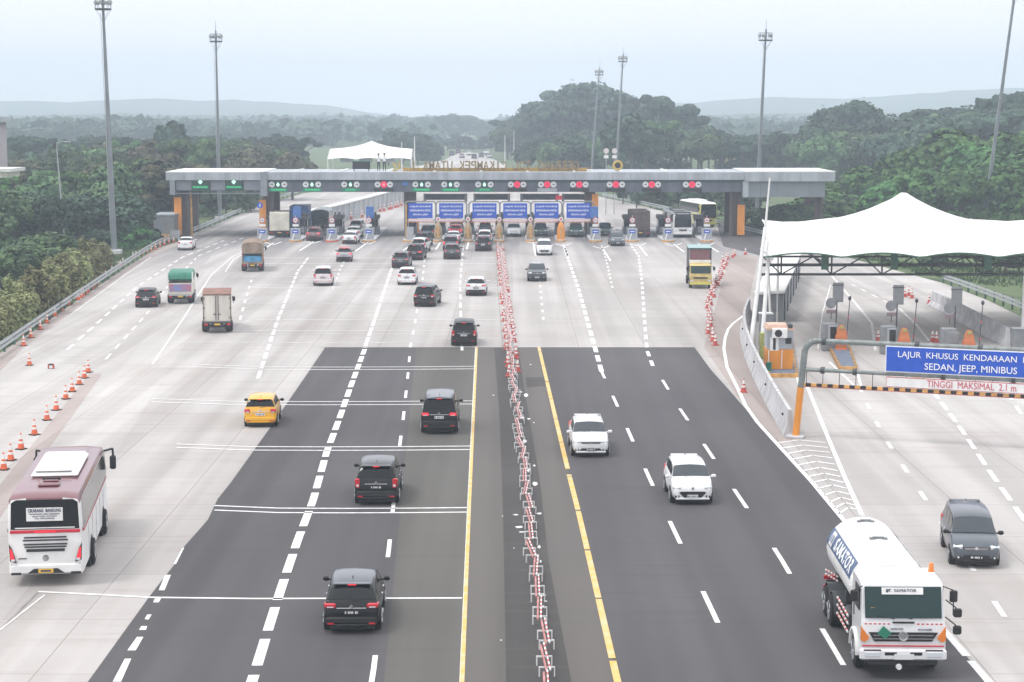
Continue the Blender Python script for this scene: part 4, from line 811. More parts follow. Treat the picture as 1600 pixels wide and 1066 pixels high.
b = MB(); b.lathe((-Wc / 2 + .28, yF - .95, 2.93), [(.10, 0), (.10, .05), (.075, .06), (.07, .22), (.04, .26)], 12); b.build('beacon', 'lamp_amber', T, smooth=40)
for zz in (2.0, 1.5): m_ = MB(); m_.tube((-Wc / 2, yF - .15, zz + .3), (-Wc / 2 - .26, yF + .08, zz + .12), .02, .02, 5); ar = m_.build('mirror_arm', 'plastic', T); B1((-Wc / 2 - .30, yF + .08, zz - .02), (.24, .10, .34 if zz > 2 else .26), 'side_mirror', 'plastic', ar, .04)
b = MB(); b.box((0, .80, .86), (.85, 7.4, .26))
for k in range(7): b.box((0, -2.8 + k * .8, .9), (2.2, .08, .10))
b.build('chassis', 'dark_steel', T)
b = MB(); b.box((0, -2.95, 1.0), (2.35, .10, .12)); b.box((0, -2.95, .70), (2.35, .08, .10)); b.build('rear_underrun_bar', 'red', T)
truck_wheels(T, 2.44, [yF - 1.35, -1.85, -.70], .50, dual=(-1.85, -.70))
for s in (1, -1):
    a = MB(); n = 12; rr = .60
    for (yc_, wd) in ((-1.85, .56), (-.70, .56)):
        secs = []
        for k in range(n + 1):
            an = math.pi * (k / n); secs.append([Vector((s * (1.22 - (wd if q else 0)), yc_ + math.cos(an) * r_, .5 + math.sin(an) * r_)) for q, r_ in ((0, rr - .03), (0, rr), (1, rr), (1, rr - .03))])
        a.loft(secs)
    a.build('mudguard', 'dark_steel', T, smooth=40)
    a = MB(); secs = []
    for k in range(n + 1): an = math.pi * (k / n); secs.append([Vector((s * (1.24 - (.5 if q else 0)), yF - 1.35 + math.cos(an) * r_, .5 + math.sin(an) * r_)) for q, r_ in ((0, .58), (0, .66), (1, .66), (1, .58))])
    a.loft(secs); a.build('front_mudguard', 'white', T, smooth=40)
    for z in (.62, .88, 1.12):
        a = MB()
        for k in range(11): y = .20 + k * .205; a.box((s * 1.16, y, z), (.05, .205, .05), mi=k % 2)
        a.build('side_guard_rail', ['white', 'wb_red'], T)
    for y in (.25, 1.2, 2.3): B1((s * 1.12, y, .88), (.05, .08, .62), 'guard_post', 'dark_steel', T)
    for z in (1.0, 1.14):
        a = MB()
        for k in range(9): y = -2.95 + k * .11; a.box((s * (1.1 - k * .03), y, z + .1), (.05, .11, .04), mi=k % 2)
        a.build('rear_guard_rail', ['white', 'wb_red'], T)
    B1((s * .80, 1.2, .80), (.5, 1.0, .5), 'fuel_tank' if s > 0 else 'battery_box', 'dark_steel', T, .08)
# tank: slightly oval, dished ends
tk = MB(); secs = []; A, Bz, cz = 1.14, 1.0, 2.08; nn = 28; y0, y1 = -3.15, 2.78
for (y, f) in ((y0, .28), (y0 + .05, .55), (y0 + .14, .78), (y0 + .28, .92), (y0 + .48, 1), (-1.4, 1), (.5, 1), (y1 - .42, 1), (y1 - .24, .92), (y1 - .12, .80), (y1 - .04, .56), (y1, .28)):
    secs.append([Vector((A * f * math.cos(2 * math.pi * i / nn), y, cz + Bz * f * math.sin(2 * math.pi * i / nn))) for i in range(nn)][::-1])
tk.loft(secs); tank = tk.build('tank', 'white', T, smooth=40)
def shell(y_a, y_b, a0, a1, m_, name, par, lift=.008, n=8):
    q = MB(); q.loft([[Vector(((A + lift) * math.cos(R(a0 + (a1 - a0) * i / n)), y, cz + (Bz + lift) * math.sin(R(a0 + (a1 - a0) * i / n)))) for i in range(n + 1)] for y in (y_a, y_b)], closed=False); return q.build(name, m_, par, smooth=60)
for a0, a1 in ((8, 40), (172, 140)):
    s = 1 if a0 < 90 else -1
    bd = shell(-2.66, 2.3, a0, a1, 'navy', 'blue_band', tank)
    shell(-2.30, -1.72, a0 + s * 3, a1 - s * 3, 'white', 'emblem_panel', bd, .014); shell(-2.21, -1.81, a0 + s * 9, a1 - s * 9, 'navy', 'emblem', bd, .018); shell(-2.05, -1.96, a0 + s * 5, a1 - s * 5, 'white', 'emblem', bd, .022)
    tx = text('lettering', 'SAMATOR', .5, 'letter_white', bd, (0, 0, 0), (0, 0, 0), 3.3, .44, depth=.004, bold=.01)
    am = R((a0 + a1) / 2)
    for v in tx.data.vertices:                             # wrap the letters round the tank
        an = am + s * v.co.y / 1.08; v.co = Vector(((A + .018 + v.co.z) * math.cos(an), .35 + s * v.co.x, cz + (Bz + .018 + v.co.z) * math.sin(an)))
    shell(-2.75, 2.35, a0 - s * 58, a0 - s * 50, 'blue', 'lower_band', tank, .012, 3)
for k in range(26):
    an = 2 * math.pi * k / 26
    if math.sin(an) > -.3: q = MB(); q.tube(((A * .86) * math.cos(an), y1 - .17, cz + (Bz * .86) * math.sin(an)), ((A * 1.0) * math.cos(an), y1 - .43, cz + (Bz * 1.0) * math.sin(an)), .018, .018, 4); q.build('dome_rib', 'roof_white', tank)
for y in (-2.0, .5): q = MB(); q.box((.0, y, cz + Bz + .03), (.34, .10, .05)); q.box((0, y + .0, cz + Bz + .01), (.55, .24, .02)); q.build('manhole_handle', 'grey_plastic', tank)
for y in (-2.4, -.3, 1.6): B1((0, y, 1.08), (1.7, .30, .34), 'saddle', 'dark_steel', T)
# ------------------------------------------------------------------ toll plaza canopy
YG = 247.0
def X_(px, Y=YG): return P(px, 300, Y).x
def Z_(py, Y=YG): return P(800, py, Y).z
TC = thing('toll_plaza_canopy', 'long grey toll plaza canopy spanning all the booth lanes', 'toll canopy', (0, YG, 0))
def tb(x0, x1, y0, y1, z0, z1, name, m, par=None, bev=0, org=YG):
    b = MB(); b.box(((x0 + x1) / 2, (y0 + y1) / 2 - org, (z0 + z1) / 2), (x1 - x0, y1 - y0, z1 - z0), bev=bev); return b.build(name, m, par if par is not None else TC, smooth=40 if bev else None)
zt, zl, zf, zb0 = Z_(269), Z_(281), Z_(285.5), Z_(300)
xa, xb, xc, xd = X_(262), X_(413), X_(1162), X_(1302)
def fascia(x0, x1, z0, z1, y, name, m, step=2.35):
    b = MB(); b.box(((x0 + x1) / 2, y - YG + .25, (z0 + z1) / 2), (x1 - x0, .5, z1 - z0)); f = b.build(name, m, TC)
    q = MB(); x = x0 + step
    while x < x1 - .3: q.box((x, y - YG - .004, (z0 + z1) / 2), (.035, .01, (z1 - z0) * .98)); x += step
    if q.v: tag(q.build('panel_seam', 'fascia_dark', f))
    return f
fascia(xb, xc, zl, zt - .1, YG - .6, 'fascia', 'fascia'); fascia(xa, xb - .02, zl - .02, zt - .02, YG - 1.2, 'wing_fascia', 'fascia'); fascia(xc, xd, Z_(283), zt + .02, YG - 1.2, 'wing_fascia', 'fascia')
tb(xb, xc, YG - .1, YG + .3, zf, zl, 'recessed_strip', 'teal'); fascia(xb + .6, xc, zb0, zf, YG - .2, 'signal_fascia', 'fascia_dark', 3.1)  # dark teal strip set back between the two fascias
tb(xb, xc, YG - .6, YG + 12, zt - .1, zt, 'roof', 'fascia'); tb(xa, xb, YG - 1.2, YG + 13, zt - .02, zt + .1, 'wing_roof', 'roof_white'); tb(xc, xd, YG - 1.2, YG + 13, zt + .02, zt + .14, 'wing_roof', 'roof_white')
tb(xb, xc, YG + .3, YG + 12, zb0 + .25, zb0 + .5, 'soffit', 'fascia_dark'); tb(xa + 1, xb, YG, YG + 12, zb0 + .3, zb0 + .5, 'soffit', 'fascia_dark'); tb(xc, xd - 1, YG, YG + 12, zb0 + .1, zb0 + .3, 'soffit', 'fascia_dark')
tb(xb, xc, YG + 11.6, YG + 12, zb0, zt - .12, 'rear_fascia', 'fascia_dark')
tb(xb - .35, xb + .5, YG - 1.3, YG + .4, Z_(306), zt + .04, 'end_frame', 'fascia_mid'); tb(X_(268), X_(276), YG - 1.25, YG + .4, Z_(304), Z_(281), 'end_frame', 'fascia_mid')
for a, c in ((277, 301), (331, 353), (382, 408)): fascia(X_(a), X_(c), Z_(297), Z_(283), YG - .7, 'grey_panel', 'fascia_mid', 9)
tb(X_(276), xb - .4, YG - .4, YG + .2, Z_(298.5), Z_(281), 'backing', 'fascia_dark'); tb(X_(276), xb - .4, YG - .45, YG - .2, Z_(303), Z_(301.5), 'rail', 'fascia_mid')
fascia(xc, X_(1288), Z_(308), Z_(283.5), YG - .5, 'side_panel', 'fascia_mid', 2.1); tb(xc - .2, xc + .5, YG - .9, YG + .3, Z_(308), Z_(283), 'end_frame', 'fascia')
q = MB()
for x in range(-28, 27, 6): q.box((x, 6, zt + .05), (.3, 11, .12))
q.build('roof_rib', 'roof_white', TC)
def column(px, w, orange_y, kind):
    Yc = YG + 1.0; x = X_(px, Yc); c = MB(); h = zb0 + .4
    for dx in (-w * .32, w * .32): c.box((x + dx, Yc - YG, h / 2), (.34, .7, h))
    c.box((x, Yc - YG + .2, h / 2), (w * .5, .3, h)); co = c.build('column', 'col_brown', TC)
    b = MB(); b.box((x, Yc - YG + 9, h / 2), (.8, .7, h)); b.build('column', 'col_brown', TC)
    if kind: z1 = Z_(orange_y, Yc); b = MB(); b.box((x + kind * w * .42, Yc - YG - .45, z1 / 2 + .1), (w * .55, .2, z1 - .2)); b.build('orange_cladding', 'orange', co)
column(287, 1.7, 308, -1); column(419, 1.6, 312, -1); column(640, 1.7, 338, 1); column(922, 1.5, 303, 1); column(1149, 1.7, 320, 1); column(1279, 1.2, 345, 1)
b = MB(); b.path([(X_(297), .9, 0), (X_(296), .9, zb0)], .14, 6); b.build('drain_pipe', 'kerb_orange', TC)
# lane signals on the canopy
sg_lab = {435: 'leftmost green arrow lane signal over the cream box lorry', 488: 'green arrow lane signal second from the left on the dark fascia', 548: 'green arrow lane signal over the white saloons', 600: 'bright red cross lane signal, the only cross left of the blue signs',
 659: 'green arrow lane signal above the leftmost blue height sign', 704: 'green arrow lane signal above the second blue height sign', 757: 'green arrow lane signal above the third blue height sign', 808: 'red cross lane signal above the fourth blue height sign', 855: 'red cross lane signal with pale grey bar under it',
 905: 'red cross lane signal above the rightmost blue height sign', 962: 'red cross lane signal over the grey minivan lane', 1018: 'red cross lane signal second from the right end', 1081: 'rightmost red cross lane signal on the canopy'}
def disc(mb, x, z, r, y0, y1, n=14): mb.lathe((x, 0, z), [(r, y0), (r, y1)][::-1] if y0 < y1 else [(r, y0), (r, y1)], n, axis='Y')
for px, lab in sg_lab.items():
    green = 'green' in lab.split()[:2] or lab.startswith('leftmost green'); x = X_(px); zc = Z_(288.3)
    t = thing('lane_signal', lab, 'lane signal', (x, YG - .32, zc), 0, 'lane signals on the toll canopy')
    for s in (-1, 1):
        b = MB(); disc(b, s * .80, 0, .38, -.02, .10); dd = b.build('speed_disc', 'white', t, smooth=40)
        b = MB(); b.box((s * .80, -.03, 0), (.34, .02, .07)); b.box((s * .80 + .06, -.03, 0), (.07, .022, .26)); b.build('numeral', 'letter_dark', dd)
    b = MB(); disc(b, 0, 0, .42, 0, .10); hd = b.build('signal_head', 'led_back' if green else 'led_red', t, smooth=40); b = MB()
    if green: b.prism([(0, .30), (.20, .02), (.12, -.24), (-.12, -.24), (-.20, .02)], 0, .02, mtx=front_m(-.02)); b.build('arrow', 'led_pale', hd)
    else:
        for a in (45, -45): b.box((0, -.03 - .004 * (a > 0), .0), (.40, .02, .07), rot=Matrix.Rotation(R(a), 3, 'Y'))
        b.build('cross', 'white' if px == 600 else 'lamp_red', hd)
    B1((0, .02, -.70), (2.5, .12, .42), 'message_board', 'green_panel' if green else ('fascia' if px == 855 else 'black'), t)
    if green: text('lettering', 'GTO' if px in (548, 757) else 'TRANSAKSI', .3, 'led_green', t, (0, -.05, -.68), (R(90), 0, 0), 1.9 if px not in (548, 757) else 1.2, .22)
for px, lab in ((315, 'left-hand green lit diamond signal with message bar on the left wing'), (367, 'right-hand green lit diamond signal with message bar on the left wing')):
    t = thing('lane_signal', lab, 'lane signal', (X_(px), YG - .95, Z_(289)), 0, 'lane signals on the toll canopy'); B1((0, .16, 0), (2.2, .2, 1.35), 'message_board', 'led_back', t)
    b = MB(); b.prism([(0, .74), (.30, .42), (0, .10), (-.30, .42)], 0, .03, mtx=front_m(.04)); b.build('diamond', 'led_pale', t)
    B1((0, .04, -.26), (2.0, .04, .34), 'message_bar', 'green_panel', t); text('lettering', 'TRANSAKSI NORMAL', .3, 'led_green', t, (0, .01, -.26), (R(90), 0, 0), 1.9, .20)
b = MB(); b.box((0, 0, 0), (.8, .1, .45)); tag(b.build('blue_emblem', 'blue', loc=(X_(633), YG - .3, Z_(287))), 'small faint blue sign on the grey fascia', 'sign')
M['letter_brown'] = mat('dark_bronze', (.26, .19, .09), .5, var=.3)
# lettering on the roof, seen from behind
LT = thing('roof_lettering', 'row of gold letters on the canopy roof, seen from behind', 'lettering', (X_(768, 250), 250, zt)); xs = 'GERBANG TOL CIKAMPEK UTAMA 1'
lx0, lx1 = X_(905, 250), X_(642, 250); wd = (lx0 - lx1) / len(xs)
for k, ch in enumerate(xs):
    if ch == ' ': continue
    text('letter', ch, 1.5, 'letter_brown', LT, (lx0 - wd * (k + .5) - LT.location.x, 0, .72), (R(90), 0, math.pi), wd * (.92 if ch not in 'I1' else .26), 1.12, depth=.08, bold=.03)
for z in (.12, .42): B1(((lx0 + lx1) / 2 - LT.location.x, .2, z), (lx0 - lx1 + 3, .06, .05), 'support_rail', 'kerb_orange', LT)
B1(((lx0 + lx1) / 2 - LT.location.x, .3, .2), (lx0 - lx1 + 2, .05, .50), 'base_board', 'gold', LT)
b = MB()
for k in range(24): b.box((lx1 + (lx0 - lx1) * k / 23 - LT.location.x, .35, .35), (.05, .05, .7))
tag(b.build('support_post', 'dark_steel', LT))
em = thing('roof_emblem', 'gold ring emblem standing at the right end of the roof lettering', 'emblem', (X_(965, 250), 250, zt)); b = MB(); n = 20; sec = []
for k in range(n + 1):
    a = 2 * math.pi * k / n; sec.append([Vector(((.52 + .16 * math.cos(t_)) * math.cos(a), .10 * math.sin(t_), .75 + (.52 + .16 * math.cos(t_)) * math.sin(a))) for t_ in (0, 1.57, 3.14, 4.71)])
b.loft(sec, cap=False); b.build('ring', 'gold', em, smooth=40); b = MB(); disc(b, 0, .75, .38, -.03, .03); b.build('hub', 'black', em); B1((0, .1, .1), (.1, .1, .3), 'stand', 'dark_steel', em)
em = thing('roof_emblem', 'curved yellow logo on the canopy roof beside the two standing figures', 'emblem', (X_(620, 250), 250, zt)); b = MB(); b.path([(.35, 0, 1.25), (.4, 0, .6), (.1, 0, .2), (-.5, 0, .12)], .14, 6); b.path([(-.45, 0, 1.1), (-.25, 0, .55), (.0, 0, .9)], .11, 6); b.build('logo', 'gold', em)
db = thing('message_display', 'black display board standing on the canopy roof', 'display', (X_(565, 251), 251, zt)); B1((0, 0, .75), (2.3, .18, 1.0), 'panel', 'black', db); B1((0, 0, 1.28), (2.4, .3, .06), 'top_trim', 'green_panel', db)
for s in (-1, 1): B1((s * .95, .05, .15), (.12, .12, .5), 'leg', 'dark_steel', db)
# ------------------------------------------------------------------ people
def person(label, loc, rz, shirt, pants, hat, pose=0, sc=1.0):
    vs = [(0, 0, .95), (0, 0, 1.12), (0, .01, 1.32), (0, .0, 1.48), (0, .01, 1.60), (0, .03, 1.70), (.09, 0, .90), (.10, .02, .50), (.11, 0, .08), (.12, .12, .03), (-.09, 0, .90), (-.10, .02, .50), (-.12, 0, .08), (-.13, .12, .03),
          (.19, 0, 1.42), (.27, -.03, 1.16), (.24 - .1 * pose, .10 + .1 * pose, .95 + .05 * pose), (-.19, 0, 1.42), (-.27, -.03, 1.16), (-.24, .08, .93)]
    rs = [.15, .13, .16, .07, .085, .10, .095, .07, .045, .035, .095, .07, .045, .035, .06, .045, .032, .06, .045, .032]
    es = [(0, 1), (1, 2), (2, 3), (3, 4), (4, 5), (0, 6), (6, 7), (7, 8), (8, 9), (0, 10), (10, 11), (11, 12), (12, 13), (2, 14), (14, 15), (15, 16), (2, 17), (17, 18), (18, 19)]
    me = bpy.data.meshes.new('person'); me.from_pydata(vs, es, []); o = bpy.data.objects.new('tmp', me); COL.objects.link(o)
    sk = o.modifiers.new('s', 'SKIN'); 
    for i, v in enumerate(me.skin_vertices[0].data): v.radius = (rs[i], rs[i] * .8); v.use_root = i == 0
    o.modifiers.new('b', 'SUBSURF').levels = 2; bpy.context.view_layer.update(); dg = bpy.context.evaluated_depsgraph_get()
    m2 = bpy.data.meshes.new_from_object(o.evaluated_get(dg)); bpy.data.objects.remove(o); m2.materials.clear()
    for m_ in ('skin', shirt, pants, 'black'): m2.materials.append(M[m_])
    for p in m2.polygons:
        c = p.center; p.use_smooth = True; p.material_index = 0 if c.z > 1.5 or (abs(c.x) > .2 and c.z < 1.22) else 3 if c.z < .1 else 2 if c.z < .98 and abs(c.x) < .22 else 1
    r_ = bpy.data.objects.new('person', m2); COL.objects.link(r_); r_.location = loc; r_.rotation_euler = (0, 0, rz); r_.scale = (sc,) * 3; tag(r_, label, 'person')
    b = MB(); b.lathe((0, .02, 1.70), [(.13, 0), (.125, .04), (.12, .10), (.06, .14)], 12); b.box((0, .14, 1.72), (.18, .12, .02)); b.build('cap' if hat else 'hair', 'black', r_, smooth=40)
    for k in range(5):                                   # five short fingers on each hand
        for s in (1, -1):
            hx, hy, hz_ = (.24 - .1 * pose, .10 + .1 * pose, .93 + .05 * pose) if s > 0 else (-.24, .08, .91)
            if k == 4: f = MB(); f.tube((hx - s * .03, hy + .02, hz_), (hx - s * .045, hy + .05, hz_ - .04), .009, .007, 5)
            else: f = MB(); f.tube((hx, hy - .025 + k * .017, hz_ - .01), (hx - s * .01, hy - .025 + k * .019, hz_ - .09 + abs(k - 1.4) * .008), .009, .007, 5)
            f.build('finger', 'skin', r_, smooth=60)
    return r_
person('left of the two standing figures on the canopy roof, white shirt and dark trousers', (X_(592, 251), 251, zt), .5, 'shirt', 'black', True, 1, 1.25)
person('right of the two standing figures on the canopy roof, pale shirt and cap', (X_(601, 251), 251, zt), -.2, 'shirt', 'black', True, 0, 1.28)
# ------------------------------------------------------------------ islands, booths, lane posts
YN = 237.5
isl = [(408, 's'), (460, 's'), (517, 's'), (575, 's'), (638, 'e'), (684, 'n'), (731, 'n'), (780, 'n'), (829, 'n'), (877, 'n'), (931, 's'), (989, 's'), (1045, 's'), (1106, 's')]
booth_names = ['leftmost', 'second from the left', 'third from the left', 'fourth from the left', 'beside the brown column left of the blue signs', 'right of the leftmost blue sign', 'between the second and third blue signs', 'on the line of the median barrier', 'between the fourth and fifth blue signs', 'between the fifth and sixth blue signs', 'just right of the blue signs', 'fourth from the right', 'third from the right', 'rightmost']
booth_names = [n_ if n_[0] != 'f' or 'right' not in n_ else 'left of the brown box truck' for n_ in booth_names]; booth_names[12] = 'left of the dark coach'
for (px, kind), nm in zip(isl, booth_names):
    x = X_(px, YN); sgn = -1 if px > 785 else 1
    b = MB(); w = 1.5 if kind != 'n' else 1.2; b.prism([(-w / 2, 1.6), (-w / 4, .3), (0, 0), (w / 4, .3), (w / 2, 1.6), (w / 2, 26), (-w / 2, 26)], .0, .24)
    i_ = thing('toll_island', 'narrow concrete toll island ' + nm, 'toll island', (x, YN - 1, .0), 0, 'toll islands under the canopy'); b.build('slab', 'jersey', i_)
    b = MB(); b.prism([(-w / 2 - .06, 1.6), (-w / 4 - .05, .2), (0, -.1), (w / 4 + .05, .2), (w / 2 + .06, 1.6)], .002, .20); b.build('painted_nose', 'kerb_orange' if px not in (517,) else 'cone', i_)
    bt = thing('toll_booth', 'dark glazed toll booth ' + nm, 'toll booth', (x, YN + 11, .24), 0, 'toll booths under the canopy')
    B1((0, 0, .5), (1.15, 2.6, 1.0), 'base', 'fascia_dark', bt, .03); B1((0, 0, 1.5), (1.1, 2.5, 1.0), 'glazing', 'glass', bt); B1((0, 0, 2.25), (1.3, 2.9, .5), 'roof', 'dark_steel', bt, .05)
    for s in (-1, 1): B1((s * .55, -1.27, 1.5), (.08, .08, 1.0), 'post', 'steel', bt)
    B1((0, -1.42, .7), (.5, .2, .7), 'cabinet', 'grey_plastic', bt); b = MB(); b.tube((.3, -2.8, 0), (.3, -2.8, 3.0), .05, .05, 6); b.box((.3, -2.85, 2.7), (.3, .25, .6)); b.build('signal_post', 'dark_steel', bt)
    if kind == 'n':
        c = thing('crash_cushion', 'rounded brown and yellow nose guard on the island ' + nm, 'nose guard', (x, YN + .6, .24), 0, 'nose guards between the blue signs')
        b = MB(); b.lathe((0, .1, 0), [(.50, 0), (.52, .8), (.44, 1.5), (.26, 2.0), (.08, 2.15)], 16); b.build('shell', mat('worn_yellow_shell', (.34, .26, .17), .7, var=.35, scale=2) if px not in (877,) else 'orange', c, smooth=50)
        B1((0, -.42, .9), (.26, .06, 1.3), 'stripe', 'kerb_orange', c); b = MB(); b.tube((0, .3, 1.9), (0, .3, 3.0), .06, .06, 6); b.build('post', 'steel', c)
        b = MB(); disc(b, 0, 2.5, .28, .12, .17); b.build('round_sign', 'white', c); b = MB(); disc(b, 0, 2.5, .14, .10, .13); b.build('symbol', 'letter_red', c)
    elif kind == 's':
        c = thing('lane_post', 'white lane cabinet with round sign on the island ' + nm, 'lane sign', (x, YN + .4, .24), 0, 'lane cabinets on the toll islands')
        B1((0, .3, .75), (1.25, .6, 1.3), 'cabinet', 'fascia', c, .05); B1((0, -.02, 1.0), (.72, .05, .42), 'blue_panel', 'sign_blue', c); B1((0, -.05, 1.0), (.5, .02, .10), 'lettering', 'letter_white', c)
        b = MB(); b.tube((-.35, -.2, .0), (-.10, .05, .85), .07, .07, 6); b.build('brace', 'white', c)
        b = MB(); b.tube((0, .5, 1.2), (0, .5, 3.0), .05, .05, 6); b.build('post', 'steel', c); B1((0, .4, 1.75), (.75, .05, .30), 'plate', 'white', c)
        b = MB(); disc(b, 0, 2.38, .36, .36, .42); rs_ = b.build('round_sign', 'white', c); b = MB(); b.lathe((0, .345, 2.38), [(.36, 0), (.36, .02)][::-1], 16, axis='Y'); b.build('red_ring', 'letter_red', rs_); b = MB(); disc(b, 0, 2.38, .27, .32, .34); b.build('face', 'white', rs_); B1((0, .31, 2.38), (.30, .02, .10), 'numeral', 'letter_dark', rs_)
        if px in (460, 575, 931): B1((.1 * sgn, 1.2, 3.3), (.95, .2, 1.5), 'display_case', 'blue', c, .05)
    else:
        c = thing('lane_post', 'slim orange and white lane post in front of the brown column', 'lane sign', (x, YN + .4, .24)); b = MB(); b.tube((-.3, 0, 0), (-.3, 0, 4.4), .07, .07, 6); b.build('post', 'kerb_orange', c); B1((.15, .2, .8), (.9, .5, 1.5), 'cabinet', 'steel', c)
# traffic cones etc.
def cone_proto(name, m, label, group, h=.75):
    t = thing(name, label, 'traffic cone', (0, 0, 0), 0, group); b = MB(); b.lathe((0, 0, 0), [(.17, .03), (.125, h * .36), (.105, h * .5), (.085, h * .62), (.05, h * .9), (.035, h)], 12, mi=0)
    for k, f in enumerate(b.f):
        zc = sum(b.v[i][2] for i in f) / len(f)
        if h * .36 < zc < h * .5 or h * .64 < zc < h * .88: b.m[k] = 1
    b.build('cone', [m, 'cone_white'], t, smooth=40); b = MB(); b.box((0, 0, .02), (.44, .44, .04), bev=.01); b.build('base', 'rubber' if m == 'cone' else m, t); return t
used = set()
def put(proto, loc, label=None, rz=None, scale=None):
    if proto.name in used: o = dup(proto, loc, rz if rz is not None else random.uniform(0, 3), label, None, scale)
    else:
        used.add(proto.name); o = proto; o.location = loc
        if scale: o.scale = (scale,) * 3
        if label: o['label'] = label
    return o
c1 = cone_proto('traffic_cone', 'cone', 'orange and white traffic cone in the diagonal row left of the coach', 'cones in the diagonal row near the coach', .80)
for p in [(6, 734), (17, 719.5), (33, 702), (54, 679.5), (73.5, 656.5), (88, 641), (103, 623.6), (113, 612), (124, 601), (132, 591), (138, 582)]: put(c1, G(*p, .008))
c1 = cone_proto('traffic_cone', 'cone', 'orange traffic cone standing along the left guardrail', 'cones along the left guardrail', .80)
for p in [(37, 540.5), (48, 528), (63, 515), (73, 505), (86, 494), (96, 486), (107, 477), (122, 469), (127, 466), (130, 463), (134, 460), (138, 457), (144, 452), (148, 449), (152, 446), (160, 438), (165, 434), (175, 427), (185, 420), (188, 418), (192, 414), (208, 405), (213, 403), (222, 399), (229, 396), (236, 393), (243, 390), (250, 386), (257, 383), (264, 380), (271, 379)]: put(c1, G(*p, .008))
put(cone_proto('traffic_cone', 'cone', 'lone orange cone left of the small red and white box on the concrete', None, .8), G(46, 571, .008))
rb_ = thing('barrier_block', 'small red and white plastic block lying on the concrete', 'barrier', G(80, 576, .008)); b = MB(); b.box((0, 0, .12), (.30, .2, .22), bev=.04); b.build('body', 'white', rb_)
for s in (-1, 1): B1((s * .15, 0, .14), (.08, .24, .28), 'red_end', 'cone_red', rb_, .02)
B1((0, 0, .27), (.3, .22, .06), 'top', 'plastic', rb_)
def walk(px, step, z=.012):
    pts = [G(*p, z) for p in px]; out = []; carry = 0
    for a, c in zip(pts, pts[1:]):
        d = (c - a).length; s = carry
        while s < d: out.append((a.lerp(c, s / d), math.atan2(c.y - a.y, c.x - a.x))); s += step
        carry = s - d
    return out
c2 = cone_proto('traffic_cone', 'cone_red', 'red traffic cone in the tight curved line right of the yellow-cab truck', 'red cones in the curved line on the right', .85)
for p, a in walk([(1162, 398), (1143, 401), (1132, 411), (1127, 423), (1122, 438), (1116, 455), (1110, 470), (1107, 488), (1107, 505), (1111, 524), (1120, 545)], 2.3): put(c2, p + Vector((random.uniform(-.25, .25), 0, 0)))
put(cone_proto('traffic_cone', 'cone_red', 'lone red and white cone on the stained apron beside the curved concrete wall', None, .8), G(1162, 613, .012))
c3 = cone_proto('traffic_cone', 'cone_red', 'red cone squeezed between the striped rails of the median line', 'red cones among the median rails', .8)
for p, a in walk([(800, 590), (796, 545), (791, 500), (787, 460), (783, 420), (780, 388)], 2.2): put(c3, p + Vector((.28 * random.choice((-1, 1)) + .1, .6, 0)))
c4 = cone_proto('traffic_cone', 'cone_red', 'red cone standing in the empty toll lanes under the white tent', 'red cones in the closed toll lanes', .85)
for p in [(1372, 533), (1377, 530), (1457, 534), (1463, 535), (1408, 462), (1414, 464), (1420, 462), (1425, 466), (1452, 474), (1458, 478), (1463, 480)]: put(c4, G(*p, .008))
c5 = cone_proto('traffic_cone', 'cone_red', 'red cone beyond the booths, seen under the left half of the canopy', 'red cones beyond the left booths', 1.0)
for p in [(549, 343), (566, 340), (594, 331), (600, 330), (608, 328), (612, 327), (618, 325), (622, 324), (627, 322)]: put(c5, G(*p, .008), scale=1.3)
# median line of striped rails on white feet
mr_ = thing('barrier_rail', 'low red and white striped rail on white cross feet in the median line', 'road barrier', (0, 0, 0), 0, 'striped rails along the median'); b = MB(); Lr = 2.75
for k in range(11): b.box((.08, -Lr / 2 + .125 + k * .25, .45), (.045, .25, .05), mi=k % 2)
b.build('striped_rail', ['white', 'wb_red'], mr_)
b = MB(); b.tube((-.02, -Lr / 2, .40), (-.02, Lr / 2 - .1, .42), .035, .035, 6); b.build('pipe', 'pale_red', mr_, smooth=50)
for y in (-.55, .55):
    b = MB(); b.box((.03, y, .28), (.46, .045, .04)); b.box((-.18, y, .14), (.04, .04, .28)); b.box((.26, y, .15), (.035, .035, .30)); b.build('foot', 'white', mr_)
for p, a in walk([(854, 1095), (848, 1010), (840, 940), (833, 880), (826, 830), (820, 760), (812, 690), (806, 640), (800, 590), (796, 545), (792, 500), (788, 460), (784, 420), (781, 390)], 2.8): put(mr_, p + Vector((random.uniform(-.10, .10), 0, .004)), rz=a - math.pi / 2 + random.uniform(-.07, .07))
